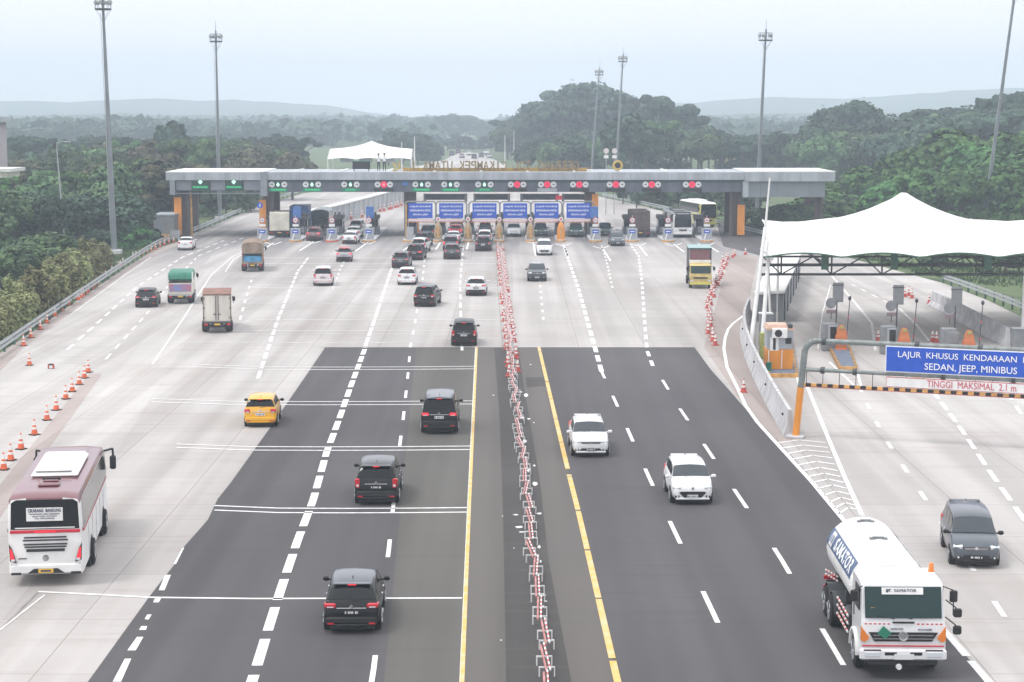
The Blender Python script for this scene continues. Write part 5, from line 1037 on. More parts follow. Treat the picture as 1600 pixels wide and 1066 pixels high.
# blue signs of the express lanes
for px, lab in ((657, 'leftmost'), (705, 'second'), (757, 'third'), (805, 'fourth'), (854, 'fifth'), (904, 'rightmost')):
    Y = 240.0; x = X_(px, Y); hw = 24 / 12.4; t = thing('height_portal', lab + ' grey pipe height portal carrying a blue sign', 'portal', (x, Y, 0), 0, 'height portals of the express lanes')
    for s in (-1, 1): b = MB(); b.path([(s * hw, 0, .2), (s * hw, 0, 4.55), (s * (hw - .25), 0, 4.85)], .09, 7); b.build('post', 'portal', t, smooth=50)
    b = MB(); b.tube((-hw + .25, 0, 4.85), (hw - .25, 0, 4.85), .09, .09, 7); b.build('top_bar', 'portal', t, smooth=50); b = MB(); b.tube((-hw, 0, 2.55), (hw, 0, 2.55), .06, .06, 6); b.build('lower_bar', 'portal', t)
    b = MB()
    for k in range(14): b.box((-hw + .13 + k * (hw * 2 - .2) / 14 + .05, -.1, 2.30), ((hw * 2 - .2) / 14, .06, .10), mi=k % 2)
    b.build('striped_bar', ['wb_red', 'kerb_orange'], t); B1((0, -.12, 2.56), (3.0, .05, .34), 'height_plate', mat('pink_white', (.72, .60, .62), .6), t)
    s_ = thing('road_sign', lab + ' blue express lane sign with three lines of white text', 'road sign', (x, Y - .16, 3.72), 0, 'blue signs of the express lanes'); B1((0, 0, 0), (3.0, .06, 1.85), 'panel', 'sign_blue', s_)
    for k, (tx, w) in enumerate((('LAJUR KHUSUS', 2.6), ('KENDARAAN KECIL', 2.6), ('SEDAN, JEEP', 1.9))): text('lettering', tx, .3, 'letter_white', s_, (0, -.045, .52 - k * .5), (R(90), 0, 0), w, .24, bold=.006)
b = MB(); b.box((0, 0, 0), (1.15, .3, 1.0)); b.box((0, .1, -.5), (.2, .2, .5)); 
rd = thing('red_box_sign', 'red box sign hanging under the canopy between the fifth and sixth blue signs', 'sign', (X_(873, 246), 246, Z_(309, 246))); B1((0, 0, 0), (.8, .2, .55), 'box', 'red', rd); B1((0, 0, .4), (.1, .1, .3), 'hanger', 'dark_steel', rd)
for a, c_ in ((664, 728), (742, 795), (815, 870), (880, 918)):
    t = thing('walkway_panel', 'white framed grey panel hanging under the canopy above blue sign, %s' % {664: 'leftmost', 742: 'second from left', 815: 'third from left', 880: 'rightmost'}[a], 'panel', (X_((a + c_) / 2, 256), 256, Z_(308, 256))); w = (c_ - a) / 11.7
    B1((0, 0, 0), (w, .1, .75), 'panel', 'grey_plastic', t)
    for s in (-1, 1): B1((s * w / 2, -.06, -.1), (.35, .12, 1.1), 'frame_post', 'white', t)
    B1((0, -.06, .40), (w, .12, .08), 'frame_rail', 'white', t)
# ------------------------------------------------------------------ walls and guardrails
def sweep(mb, pts, prof, mi=0):
    """prof: list of (offset to the right of travel, height); pts: ground points"""
    secs = []
    for k, p in enumerate(pts):
        a = pts[max(0, k - 1)]; c = pts[min(len(pts) - 1, k + 1)]; d = Vector((c.x - a.x, c.y - a.y, 0)).normalized(); n = Vector((d.y, -d.x, 0))
        secs.append([Vector((p.x, p.y, p.z)) + n * o + Vector((0, 0, h)) for o, h in prof])
    mb.loft(secs, mi)
def smooth_pts(px, n=6, z=0.0):
    P_ = [G(*p, z) for p in px]; out = []
    for i in range(len(P_) - 1):
        p0, p1, p2, p3 = P_[max(0, i - 1)], P_[i], P_[i + 1], P_[min(len(P_) - 1, i + 2)]
        for k in range(n):
            t = k / n; out.append(0.5 * ((2 * p1) + (p2 - p0) * t + (2 * p0 - 5 * p1 + 4 * p2 - p3) * t * t + (3 * p1 - p0 - 3 * p2 + p3) * t ** 3))
    return out + [P_[-1]]
JP = lambda h, w=.62: [(-w / 2, 0), (-w / 2, .12), (-w * .22, h * .38), (-w * .14, h), (w * .14, h), (w * .22, h * .38), (w / 2, .12), (w / 2, 0)]
jw = thing('concrete_barrier', 'long pale concrete barrier curving up from the yellow and grey portal post', 'concrete barrier', (0, 0, 0)); b = MB(); jp = smooth_pts([(1234, 682), (1218, 655), (1200, 622), (1184, 590), (1172, 562), (1164, 535), (1163, 512), (1170, 492)], 6, .005)
sweep(b, jp, JP(1.35)[::-1]); b.build('wall', 'jersey', jw, smooth=30)
for k in (3, 12, 19, 25, 31): p = jp[k]; b = MB(); b.lathe((p.x - .16, p.y - .12, .8), [(.07, 0), (.07, .05)], 10, axis='Y'); b.build('drain_hole', 'black', jw)
for k in range(5, len(jp) - 1, 7): p = jp[k]; q = MB(); sweep(q, [p, p.lerp(jp[k + 1], .04)], [(o * 1.02, h * 1.003) for o, h in JP(1.35)][::-1]); q.build('joint', 'joint', jw)
jw = thing('concrete_barrier', 'thick white concrete barrier on the far right beyond the ticket machines', 'concrete barrier', (0, 0, 0)); b = MB(); sweep(b, [G(1458, 478), G(1478, 488), G(1520, 511), G(1574, 540)], JP(1.25, .9)); b.build('wall', 'jersey', jw, smooth=30)
def guardrail(label, px, step=4.0, h=.82, cut=None):
    t = thing('guardrail', label, 'guardrail', (0, 0, 0)); pts = smooth_pts(px, 4, -.02); b = MB()
    for z in (h - .30, h): sweep(b, pts, [(-.03, z - .10), (-.07, z - .04), (-.03, z), (-.07, z + .04), (-.03, z + .10), (.02, z + .10), (-.02, z + .04), (.02, z), (-.02, z - .04), (.02, z - .10)])
    b.build('rail', 'steel', t, smooth=30); L_ = walk(px, step, -.1)
    for p, a in L_[:95]: q = MB(); q.box((p.x, p.y, h / 2), (.10, .16, h + .2), rot=a); q.build('post', 'green_steel', t)
    return t
guardrail('long double steel guardrail along the left edge of the plaza', [(-70, 605), (0, 557), (60, 514), (130, 465), (190, 424), (245, 388), (272, 378)])
guardrail('steel guardrail running on beyond the left end of the canopy', [(303, 366), (340, 350), (405, 323), (470, 303)], 5)
guardrail('steel guardrail on green posts along the far right edge', [(1474, 443), (1510, 456), (1560, 475), (1640, 508)], 3)
guardrail('steel guardrail behind the yellow coach and the right booths', [(940, 309), (1000, 322), (1060, 336), (1140, 358), (1195, 372)], 5)
w_ = thing('boundary_wall', 'long ribbed grey wall running away behind the left booths', 'wall', (0, 0, 0)); b = MB(); wp = [G(462, 362), G(520, 347), G(580, 329), G(640, 311)]
sweep(b, wp, [(-.3, 0), (-.3, 2.3), (.3, 2.3), (.3, 0)][::-1]); b.build('wall', 'fascia', w_); b = MB(); sweep(b, wp, [(-.7, 2.3), (-.7, 2.45), (.7, 2.45), (.7, 2.3)][::-1]); b.build('coping', 'roof_white', w_)
for p, a in walk([(470, 360), (520, 347), (580, 329), (636, 312)], 4.5): q = MB(); q.box((p.x + .35, p.y - .3, 1.1), (.12, .3, 2.2), rot=a); q.build('rib', 'white', w_)
# ------------------------------------------------------------------ right-hand toll lanes
def island(label, quad, kerb='kerb_orange'):
    t = thing('toll_island', label, 'toll island', (0, 0, 0)); pts = [G(*p) for p in quad]; b = MB(); b.prism([(p.x, p.y) for p in pts], 0, .22); b.build('slab', mat('blue_grey_floor', (.13, .16, .22), .7, var=.2), t)
    c = sum(pts, Vector()) / len(pts)
    for k in range(len(pts)):
        a, d = pts[k], pts[(k + 1) % len(pts)]; n = int((d - a).length / .35) + 1
        if k == 2: continue
        q = MB()
        for i in range(n): u, v = a.lerp(d, i / n), a.lerp(d, (i + 1) / n); q.box(((u.x + v.x) / 2, (u.y + v.y) / 2, .125), ((v - u).length, .16, .25), mi=i % 2 if k else 0, rot=math.atan2(d.y - a.y, d.x - a.x))
        q.build('kerb', [kerb, 'plastic'], t)
    return t
island('toll island with blue-grey floor in front of the orange and grey booth', [(1201, 590), (1245, 590), (1232, 520), (1196, 520)])
island('striped toll island with blue-grey floor behind the grey pipe portal', [(1313, 579), (1338, 579), (1322, 535), (1290, 535)])
island('striped toll island hidden behind the large blue sign', [(1428, 590), (1455, 590), (1425, 545), (1392, 545)])
bt = thing('toll_booth', 'toll booth with orange lower panels, grey upper half and white air conditioner', 'toll booth', G(1218, 577, .22)); bt.rotation_euler = (0, 0, R(-2)); sc_ = 1.0
B1((0, .9, .62), (1.62, 1.9, 1.24), 'lower_panel', 'orange', bt, .02); B1((0, .9, 1.84), (1.58, 1.86, 1.2), 'upper_panel', 'fascia', bt, .02)
b = MB(); b.box((0, .9, 2.50), (1.72, 2.0, .14)); b.box((-.15, .85, 2.66), (1.3, 1.6, .2), taper=.9); b.build('roof', mat('peach_roof', (.62, .42, .33), .7, var=.2), bt); B1((.62, .5, 2.66), (.28, 1.2, .30), 'roof_box', 'dark_steel', bt, .03)
ac = B1((-.05, -.22, 2.28), (.92, .34, .60), 'air_conditioner', 'white', bt, .03); b = MB(); b.lathe((-.14, -.41, 2.28), [(.23, 0), (.22, .02)], 16, axis='Y'); b.build('fan_grille', 'black', ac)
wn = B1((-.35, -.04, 1.58), (.52, .04, .82), 'window_frame', 'white', bt); B1((-.35, -.065, 1.58), (.16, .02, .72), 'window', 'black', wn)
b = MB(); b.lathe((.52, -.14, 1.78), [(.15, 0), (.15, .12)], 12, axis='Y'); b.box((.52, -.02, 1.78), (.36, .12, .36)); b.build('lamp_box', 'black', bt)
for x in (-.72, .1): b = MB(); b.tube((x, -.12, .05), (x + .03, -.12, 1.2), .03, .03, 6); b.build('rail', 'white', bt)
cb = thing('equipment_cabinet', 'olive yellow cabinet left of the orange booth', 'cabinet', G(1196, 560, .01)); B1((0, 0, .85), (.75, .7, 1.7), 'body', 'olive', cb, .03); B1((.08, -.37, 1.0), (.32, .04, .26), 'screen', 'grey_plastic', cb)
cb = thing('equipment_cabinet', 'grey cabinet with white top behind the olive cabinet', 'cabinet', G(1196, 540, .01)); B1((0, 0, 1.1), (.85, .8, 2.2), 'body', 'grey_plastic', cb, .03); B1((0, 0, 2.25), (.95, .9, .08), 'top', 'white', cb); B1((.1, -.42, 1.5), (.3, .04, .4), 'panel', 'dark_steel', cb)
bn = thing('bin', 'small green bin at the corner of the orange booth', 'bin', G(1201, 580, .22)); b = MB(); b.lathe((0, 0, 0), [(.16, 0), (.19, .5), (.20, .52), (.19, .56)], 14); b.build('body', 'dump_green', bn, smooth=40); b = MB(); b.tube((-.5, .1, .25), (-.1, 0, .55), .06, .06, 6); b.build('handle', 'wb_red', bn)
for i, (mx, my, wx, sx, bx, nm, by) in enumerate(((1297, 548, 1314, 1305, 1321, 'leftmost', 553), (1389, 553, 1412, 1399, 1425, 'middle', 556), (1483, 557, 1513, 1490, 1528, 'rightmost', 562))):
    g = G(mx, my); m_ = thing('ticket_machine', nm + ' grey ticket machine behind the pipe portal', 'ticket machine', g, 0, 'ticket machines in the closed lanes')
    B1((-.1, 0, .95), (.95, .8, 1.9), 'body', 'grey_plastic', m_, .05); B1((.08, -.43, 1.2), (.62, .06, 1.2) if i < 2 else (.9, .1, 1.0), 'screen_bezel', 'fascia' if i < 2 else 'grey_plastic', m_, .03)
    if i < 2: B1((.12, -.465, 1.2), (.42, .04, .95), 'screen', 'black', m_)
    g = G(wx, my + 3); wb = thing('water_barrier', nm + ' upright orange plastic barrier between the ticket machines', 'plastic barrier', g, 0, 'orange plastic barriers in the closed lanes'); b = MB()
    b.loft([[Vector((x * w, y * d, z)) for x, y in ((-1, -1), (1, -1), (1, 1), (-1, 1))] for z, w, d in ((0, .36, .28), (.25, .40, .30), (.28, .33, .24), (.75, .34, .24), (.80, .38, .26), (1.15, .36, .25), (1.2, .30, .22), (1.55, .28, .2), (1.6, .22, .18), (1.8, .16, .14), (1.86, .10, .1))]); o = b.build('shell', mat('orange_red_shell', (.62, .14, .05), .6, col2=(.45, .16, .05), scale=.9), wb, smooth=30)
    B1((0, -.20, 1.72), (.22, .06, .16), 'cap', 'olive', wb)
    g = G(sx, my - 6); sg = thing('lane_sign', nm + ' grey rectangular sign with disc, seen from behind', 'sign', g, R(4), 'sign clusters seen from behind'); b = MB(); b.tube((0, 0, 0), (.16, .3, 4.4), .055, .045, 7); b.build('post', 'dark_steel', sg)
    B1((.18, .2, 3.75), (.74, .05, 1.35), 'panel', 'grey_plastic', sg, .01); b = MB(); b.lathe((-.32, .15, 3.0), [(.37, 0), (.37, .03)], 20, axis='Y'); b.build('disc', 'grey_plastic', sg); B1((-.30, .12, 2.42), (.66, .04, .26), 'plate', mat('brown_plate', (.22, .17, .18), .6), sg); B1((.15, .16, 4.25), (.8, .04, .06), 'bracket', 'dark_steel', sg); b = MB(); b.tube((-.3, .12, 1.9), (-.3, .12, 2.4), .03, .03, 5); b.build('stub', 'dark_steel', sg)
    g = G(bx, my + 2); pl = thing('beacon_pole', nm + ' thin pole with small round head beside the orange barrier', 'pole', g, 0, 'thin poles in the closed lanes'); b = MB(); b.tube((0, 0, 0), (.22, 0, 3.55), .035, .03, 6); b.build('pole', 'dark_steel', pl); b = MB(); b.lathe((.22, 0, 3.5), [(.06, 0), (.11, .06), (.11, .2), (.05, .28)], 10); b.build('head', 'dark_steel', pl, smooth=40)
    for z in (1.2, 2.3): b = MB(); b.lathe((.22 * z / 3.55, 0, z), [(.06, 0), (.06, .12)], 8); b.build('clamp', 'wb_red', pl)
for (x, y, l) in ((1536, 540, 'pale box standing behind the right end of the portal'),): B = thing('equipment_cabinet', 'grey cabinet at the end of the thick white barrier', 'cabinet', G(1592, 548)); B1((0, 0, .75), (1.0, .8, 1.5), 'body', 'grey_plastic', B, .04); B1((0, 0, 1.53), (1.1, .9, .06), 'top', 'fascia', B)
# ---- height-limit portal
A0 = G(1243, 684); PO = thing('height_limit_portal', 'large grey pipe portal with yellow lower post over the right ramp', 'height portal', (A0.x, A0.y, 0), R(-22)); LP = 14.6
for x, lean in ((0, .42), (LP, 0)):
    b = MB(); b.tube((x - .0, 0, 0), (x + lean * .52, 0, 2.55), .17, .17, 14); b.build('lower_post', 'orange', PO, smooth=50)
    pts = [(x + lean * .52, 0, 2.5), (x + lean * .9, 0, 4.25)]; s = 1 if x == 0 else -1
    for k in range(1, 6): a = R(18 * k); pts.append((x + lean * .9 + s * .65 * (1 - math.cos(a)), 0, 4.25 + .65 * math.sin(a)))
    b = MB(); b.path(pts, .16, 14); b.build('upper_post', 'portal', PO, smooth=60)
    B1((x - .02, 0, .06), (.9, .6, .14), 'footing', 'jersey', PO, .03)
zT, zL, zS = 4.9, 3.45, 2.70
b = MB(); b.tube((.95, 0, zT), (LP - .6, 0, zT), .13, .13, 14); b.build('top_beam', 'portal', PO, smooth=50); b = MB(); b.tube((.2, 0, zL), (LP, 0, zL), .10, .10, 12); b.build('lower_beam', 'portal', PO, smooth=50)
for x in (1.35, 5.9, 8.9, 12.2): b = MB(); b.tube((x - .1, 0, zT), (x + .1, 0, zT), .20, .20, 12); b.build('coupling', 'dark_steel', PO)
for x in (1.3, 2.9, 7.2, 10.5): b = MB(); b.tube((x - .09, 0, zL), (x + .09, 0, zL), .17, .17, 12); b.build('coupling', 'dark_steel', PO)
for k in range(18):
    x = .5 + k * .82; b = MB(); b.tube((x, 0, zS), (x, 0, zL), .018, .018, 5); b.build('hanger', 'dark_steel', PO)
b = MB(); n = 52
for k in range(n): x = .2 + (LP - .4) * k / n; b.box((x + (LP - .4) / n / 2, 0, zS), ((LP - .4) / n, .14, .15), mi=k % 2, rot=Matrix.Identity(3))
b.build('striped_bar', ['kerb_orange', 'plastic'], PO)
B1((LP / 2, -.02, zS - .10), (LP - .4, .05, .035), 'red_edge', 'wb_red', PO)
B1((4.5, 0, (zT + zL) / 2), (.08, .08, zT - zL), 'strut', 'portal', PO)
def onportal(x, y, z): v = Matrix.Rotation(R(-22), 3, 'Z') @ Vector((x, y, z)); return (A0.x + v.x, A0.y + v.y, v.z)
SB = thing('road_sign', 'large blue sign with two lines of white capitals on the pipe portal', 'road sign', onportal(8.5, -.22, 4.21), R(-22)); B1((0, .03, 0), (8.15, .05, 1.28), 'border', 'letter_white', SB); B1((0, 0, 0), (8.05, .05, 1.18), 'panel', 'sign_blue', SB)
text('lettering', 'LAJUR  KHUSUS  KENDARAAN  KECIL', .4, 'letter_white', SB, (.0, -.04, .24), (R(90), 0, 0), 6.95, .38); text('lettering', 'SEDAN, JEEP, MINIBUS', .4, 'letter_white', SB, (.0, -.04, -.30), (R(90), 0, 0), 4.35, .42)
HB = thing('road_sign', 'white height limit board with red letters hanging below the blue sign', 'road sign', onportal(8.4, -.10, 3.06), R(-22)); B1((0, .03, 0), (7.9, .04, .50), 'border', 'wb_red', HB); B1((0, .0, 0), (7.84, .04, .43), 'panel', 'white', HB); text('lettering', 'TINGGI  MAKSIMAL  2.1 m', .4, 'letter_red', HB, (.15, -.03, 0), (R(90), 0, 0), 4.2, .33)
# ------------------------------------------------------------------ tensile canopy
TN = thing('tensile_canopy', 'big white peaked tent canopy over the closed toll lanes', 'tent canopy', (0, 0, 0)); nu, nv = 84, 26; x0, x1 = 17.1, 50.0; b = MB()
def memb(u, v):
    yf, yb = 131.0, 153.0; Y = yf + (yb - yf) * v; x = (x0 + 2.9 * v) + (x1 - x0) * u; ph = (x - 22.6) / 5.35; sc = abs(math.sin(math.pi * ph))
    edge = 6.22 + .95 * v; z = edge + (.30 * sc - .05) * (1 - v) ** 6 + .3 * sc * v ** 8
    for cx in (28.9, 49.0): r = math.hypot(x - cx, (Y - 142) * .9); z += (3.35 * math.exp(-r / 4.8) + .25 * math.exp(-(r / 9) ** 2)) * min(1, (1 - v) * v * 9)
    z -= .55 * math.sin(math.pi * v) * (1 - math.exp(-u * 9)) * .15
    side = math.exp(-u * 26); Y += 0; z -= .12 * side * math.sin(math.pi * v); x += .35 * math.sin(math.pi * v) * side
    return Vector((x, Y, z))
gr_ = [[memb(i / nu, j / nv) for i in range(nu + 1)] for j in range(nv + 1)]
for r_ in gr_: b.v += [tuple(p) for p in r_]
k0 = len(b.v)
for r_ in gr_: b.v += [(p.x, p.y, p.z - .03) for p in r_]
w = nu + 1
for j in range(nv):
    for i in range(nu): q = (j * w + i, j * w + i + 1, (j + 1) * w + i + 1, (j + 1) * w + i); b.f.append(q); b.f.append(tuple(k0 + t for t in q[::-1])); b.m += [0, 0]
for i in range(nu): b.f.append((i, k0 + i, k0 + i + 1, i + 1)); b.m.append(0)
b.build('membrane', 'membrane', TN, smooth=60)
for xx in (22.6, 28.9, 33.3, 38.65, 43.9):
    q = MB(); u = (xx - x0) / (x1 - x0); pts = [memb(u + (.0), v / 20) + Vector((0, 0, .035)) for v in range(21)]; q.path(pts, .018, 4); q.build('seam', 'dirty_white', TN)
q = MB(); pts = [memb(u / 80, 0) + Vector((0, -.03, .02)) for u in range(81)]; q.path(pts, .06, 6); q.build('edge_cable', 'green_steel', TN, smooth=60)
q = MB(); pts = [memb(0, v / 16) + Vector((-.03, 0, .02)) for v in range(17)]; q.path(pts, .07, 6); q.build('edge_cable', 'white', TN, smooth=60)
def truss(Yt, ztop, zmid, zbot, xa_, xb_, m_):
    for z, r_ in ((ztop, .07), (zmid, .11), (zbot, .09)): b = MB(); b.tube((xa_, Yt, z), (xb_, Yt, z), r_, r_, 7); b.build('chord', m_, TN, smooth=50)
    x = xa_ + 1.4; k = 0
    while x < xb_ - 1:
        b = MB(); b.tube((x, Yt, zbot), (x, Yt, ztop), .06, .06, 6); b.tube((x, Yt, zbot), (x + 2.2, Yt, ztop), .05, .05, 6); b.tube((x, Yt, zbot), (x - 1.3, Yt, ztop), .05, .05, 6); b.build('web', m_, TN); x += 3.5; k += 1
truss(133.0, 6.1, 5.52, 4.86, 17.3, 50, 'dark_steel'); truss(148.0, 6.6, 6.0, 5.3, 20.0, 50, 'pole_grey')
for x in (21.7, 26.5, 33.0, 40.0): B1((x, 132.8, 5.75), (.5, .12, 1.1), 'hanger_plate', 'green_steel', TN); q = MB(); q.tube((x, 132.8, 5.6), (x, 148, 6.0), .09, .09, 6); q.build('cross_beam', 'dark_steel', TN)
for (bx, by, tx, tz, ty, m_) in ((1172, 548, 17.35, 8.2, 131.6, 'white'), (1190, 545, 17.75, 6.6, 132.4, 'white'), (1204, 505, 19.6, 5.6, 147, 'white'), (1214, 503, 20.4, 5.6, 147, 'white')):
    g = G(bx, by); b = MB(); b.tube(g, (tx, ty, tz), .16 if by > 520 else .10, .13 if by > 520 else .10, 10); b.build('column', m_, TN, smooth=50)
g = G(1585, 590); b = MB(); b.tube((35.6, 133, 0), (35.7, 133, 6), .16, .14, 10); b.build('column', 'white', TN, smooth=50)
b = MB(); b.path([(17.35, 131.6, 8.1), (17.5, 131.2, 7.2), (17.4, 131.1, 6.2)], .09, 8); b.path([(17.0, 131.4, 6.8), (17.9, 131.2, 6.0)], .06, 6); b.build('bracket', 'white', TN, smooth=50)
b = MB(); b.tube((17.35, 131.6, 8.0), (17.62, 131.6, 11.6), .09, .05, 8); b.build('mast', 'white', TN, smooth=50)
b = MB(); b.tube((17.62, 131.6, 8.2), memb(.04, .7), .02, .02, 4); b.build('stay_cable', 'steel', TN)
sh = thing('long_shed', 'long low grey shed with bright white roof beside the tent columns', 'shed', (0, 0, 0)); q0, q1 = G(1205, 503), G(1236, 432); b = MB(); sweep(b, [q0, q1], [(-1.1, 0), (-1.1, 2.1), (.9, 2.1), (.9, 0)][::-1]); b.build('wall', 'grey_plastic', sh); b = MB(); sweep(b, [q0 - (q1 - q0) * .01, q1], [(-1.35, 2.1), (-1.35, 2.3), (1.0, 2.45), (1.0, 2.25)][::-1]); b.build('roof', 'roof_white', sh)
for t_ in (.04, .2, .36, .52, .68, .84): p = q0.lerp(q1, t_); B1((p.x + .93, p.y, 1.05), (.08, .3, 2.1), 'buttress', 'dark_steel', sh)
# ------------------------------------------------------------------ light masts
def mast(label, bx, by, tx, ty, Y=None, r0=.42, head=1.0, cat='light mast', name='light_mast'):
    g = G(bx, by) if Y is None else Vector((P(bx, by, Y).x, Y, 0)); r0 *= .62; head *= .62; top = P(tx, ty, g.y); t = thing(name, label, cat, g); d = top - g; b = MB()
    for k in range(5): f0, f1 = k / 5, (k + 1) / 5; b.tube(d * f0, d * f1, r0 * (1 - .62 * f0), r0 * (1 - .62 * f1 + .03), 12)
    b.build('pole', 'pole_grey', t, smooth=50); u = d.normalized(); h = d - u * 1.6
    q = MB(); q.lathe(h, [(1.5 * head, -.08), (1.5 * head, .08), (1.35 * head, .1)], 16); q.build('platform', 'dark_steel', t)
    q = MB()
    for k in range(10): a = k * .628; q.tube(h + Vector((1.45 * math.cos(a) * head, 1.45 * math.sin(a) * head, 0)), h + Vector((1.45 * math.cos(a) * head, 1.45 * math.sin(a) * head, 1.1)), .025, .025, 4); q.tube(h + Vector((1.45 * math.cos(a) * head, 1.45 * math.sin(a) * head, 1.1)), h + Vector((1.45 * math.cos(a + .628) * head, 1.45 * math.sin(a + .628) * head, 1.1)), .025, .025, 4); (q.tube(h + Vector((1.3 * math.cos(a) * head, 1.3 * math.sin(a) * head, -.1)), h - u * 1.5, .02, .02, 4) if k % 3 == 0 else None)
    tag(q.build('railing', 'pole_grey', t))
    for k in range(5):
        a = .5 + k * 1.257; q = MB(); q.box(h + Vector((1.25 * math.cos(a) * head, 1.25 * math.sin(a) * head, .75)), (.75 * head, .45, .5), rot=Matrix.Rotation(a, 3, 'Z') @ Matrix.Rotation(.5, 3, 'Y'), bev=.08); fl = q.build('floodlight', 'steel', t)
    q = MB(); q.tube(d * .08 + Vector((-r0 * .9, -.2, 0)), d * .93 + Vector((-.25, -.2, 0)), .035, .035, 5); q.build('cable_conduit', 'steel', t); q = MB(); q.tube(d, d + u * 1.4, .04, .02, 5); q.build('lightning_rod', 'pole_grey', t)
    B1((0, 0, .25), (1.5, 1.5, .5), 'footing', 'jersey', t, .05)
mast('tall light mast rising from the trees at the left edge of the plaza', 179, 397, 160, -8, r0=.55); mast('tall light mast behind the left wing of the toll canopy', 344, 344, 337, 48, r0=.45)
mast('tall light mast rising behind the right wing of the canopy, left of the tent', 1182, 345, 1197, 46, r0=.5, head=1.1); mast('hazy light mast in front of the wooded hill, the shorter of the close pair', 923, 290, 937, 106, Y=430, r0=.4)
mast('hazy light mast beside the wooded hill, the taller of the close pair', 961, 290, 974, 84, Y=390, r0=.45); mast('leaning dark light mast at the far right behind the tent', 1537, 352, 1588, -26, r0=.55)
mast('very distant light mast above the small white tent', 538, 240, 533, 175, Y=720, r0=.35)
t = thing('street_lamp', 'slender street lamp in front of the left trees', 'street lamp', G(101, 380)); d = P(88, 224, t.location.y) - t.location; b = MB(); b.tube((0, 0, 0), d, .12, .07, 8); b.build('pole', 'steel', t, smooth=50)
b = MB(); b.path([d, d + Vector((.5, 0, .25)), d + Vector((1.2, 0, .2))], .05, 5); b.build('arm', 'steel', t); B1(d + Vector((1.4, 0, .15)), (.7, .3, .14), 'lamp_head', 'steel', t, .04); B1(d + Vector((-.2, 0, -.3)), (.4, .3, .6), 'camera_box', 'dark_steel', t)
for k, (px, y0, y1, Y) in enumerate(((648, 262, 214, 330), (628, 262, 222, 420), (789, 262, 212, 520), (803, 262, 205, 620))):
    t = thing('flag_pole', ['thick white pole at the right end of the small white tent', 'thin white pole just above the small white tent', 'thin pale pole over the roof lettering, nearer the centre', 'thin pale pole over the roof lettering, right of its neighbour'][k], 'pole', Vector((P(px, y0, Y).x, Y, 0))); z = P(px, y1, Y).z; b = MB(); b.tube((0, 0, 0), (0, 0, z), .15, .07, 7); b.build('pole', 'white', t); b = MB(); b.lathe((0, 0, z), [(.1, 0), (.1, .15)], 8); b.build('cap', 'steel', t)
# ------------------------------------------------------------------ far tent, far canopy, buildings
ft = thing('event_tent', 'small white peaked tent beyond the canopy roof', 'tent', (P(581, 250, 517).x, 517, 0)); b = MB(); w2 = 11.0; n = 24; secs = []
for j in range(9):
    v = j / 8; row_ = []
    for i in range(n + 1):
        x = -w2 + 2 * w2 * i / n; y = -9 + 18 * v; r_ = math.hypot(x + 1.2, y * 1.1); sc = abs(math.sin(i / n * math.pi * 3)); z = 3.3 + (2.3 + 2.4 * math.exp(-abs(x) / 5.0)) * (1 - abs(2 * v - 1) ** 1.8) + (.35 * sc if j in (0, 8) else 0); row_.append(Vector((x, y, z)))
    secs.append(row_)
b.loft(secs, closed=False); b.build('membrane', 'membrane', ft, smooth=60)
for s in (-1, 1):
    for y in (-8, 8): q = MB(); q.tube((s * w2, y, 0), (s * w2, y, 4.2), .2, .2, 6); q.build('column', 'white', ft)
for x in (-6, -1, 5): B1((x, -8, 3.1), (3.4, .4, 1.2), 'sign_panel', 'grey_plastic', ft)
fc = thing('overhead_gantry', 'distant white-roofed gantry crossing the hazy highway', 'gantry', (P(807, 245, 820).x, 820, 0)); B1((0, 0, P(800, 234, 820).z), (17, 6, .5), 'roof', 'white', fc); B1((3.5, -1, P(800, 233, 820).z + .5), (9, 4, .8), 'upper_roof', 'roof_white', fc)
for x in (-6, 0, 6): B1((x, 0, 2.5 - 3), (.5, .5, 6), 'column', 'fascia_dark', fc)
B1((-2, -2, .2), (7, .4, 1.6), 'sign_panel', 'wb_red', fc)
hb = thing('tower_building', 'pale concrete building with overhanging flat roof at the left edge of the picture', 'building', (P(-30, 240, 330).x, 330, -2)); B1((0, 0, 8.2), (7.2, 7, 16.4), 'wall', mat('pinkish_render', (.45, .40, .42), .8, var=.2, stretch=(3, 3, .2)), hb); B1((0, 0, Z_(187, 330) + 2), (9.0, 9, .9), 'roof', 'fascia', hb)  # tower-like building with a flat roof slab
for x in (-2.2, 0, 2.2): B1((x, -3.52, 9), (.8, .1, 10), 'window_strip', 'fascia_dark', hb)
hb = thing('white_shed', 'low white-roofed shed among the trees at the left edge', 'shed', (P(-10, 252, 300).x, 300, 0)); B1((0, 0, 3.4), (6, 8, 6.8), 'wall', 'cream', hb); B1((0, 0, 7.0), (7.5, 9, .5), 'roof', 'roof_white', hb); B1((1.2, -4.02, 2), (1.4, .1, 2.4), 'door', 'grey_plastic', hb)
hb = thing('site_container', 'grey service container beside the left end of the canopy', 'container', G(256, 376, -.3)); B1((0, 3, 1.6), (2.6, 6, 3.2), 'body', 'grey_plastic', hb, .05); B1((0, 3, 3.25), (2.8, 6.2, .15), 'roof', 'fascia', hb)
B1((-.3, -.02, 1.5), (.9, .06, 2.0), 'door', 'fascia_mid', hb); B1((.6, -.3, .5), (1.6, .5, .6), 'crate', 'kerb_orange', hb)
hb = thing('notice_board', 'tilted grey panel leaning by the left orange column', 'panel', G(274, 378, 0)); B1((0, 0, .9), (1.2, .1, 1.1), 'panel', 'grey_plastic', hb, rot=Matrix.Rotation(-.3, 3, 'X')); B1((0, .25, .5), (.1, .1, 1.0), 'stand', 'steel', hb)
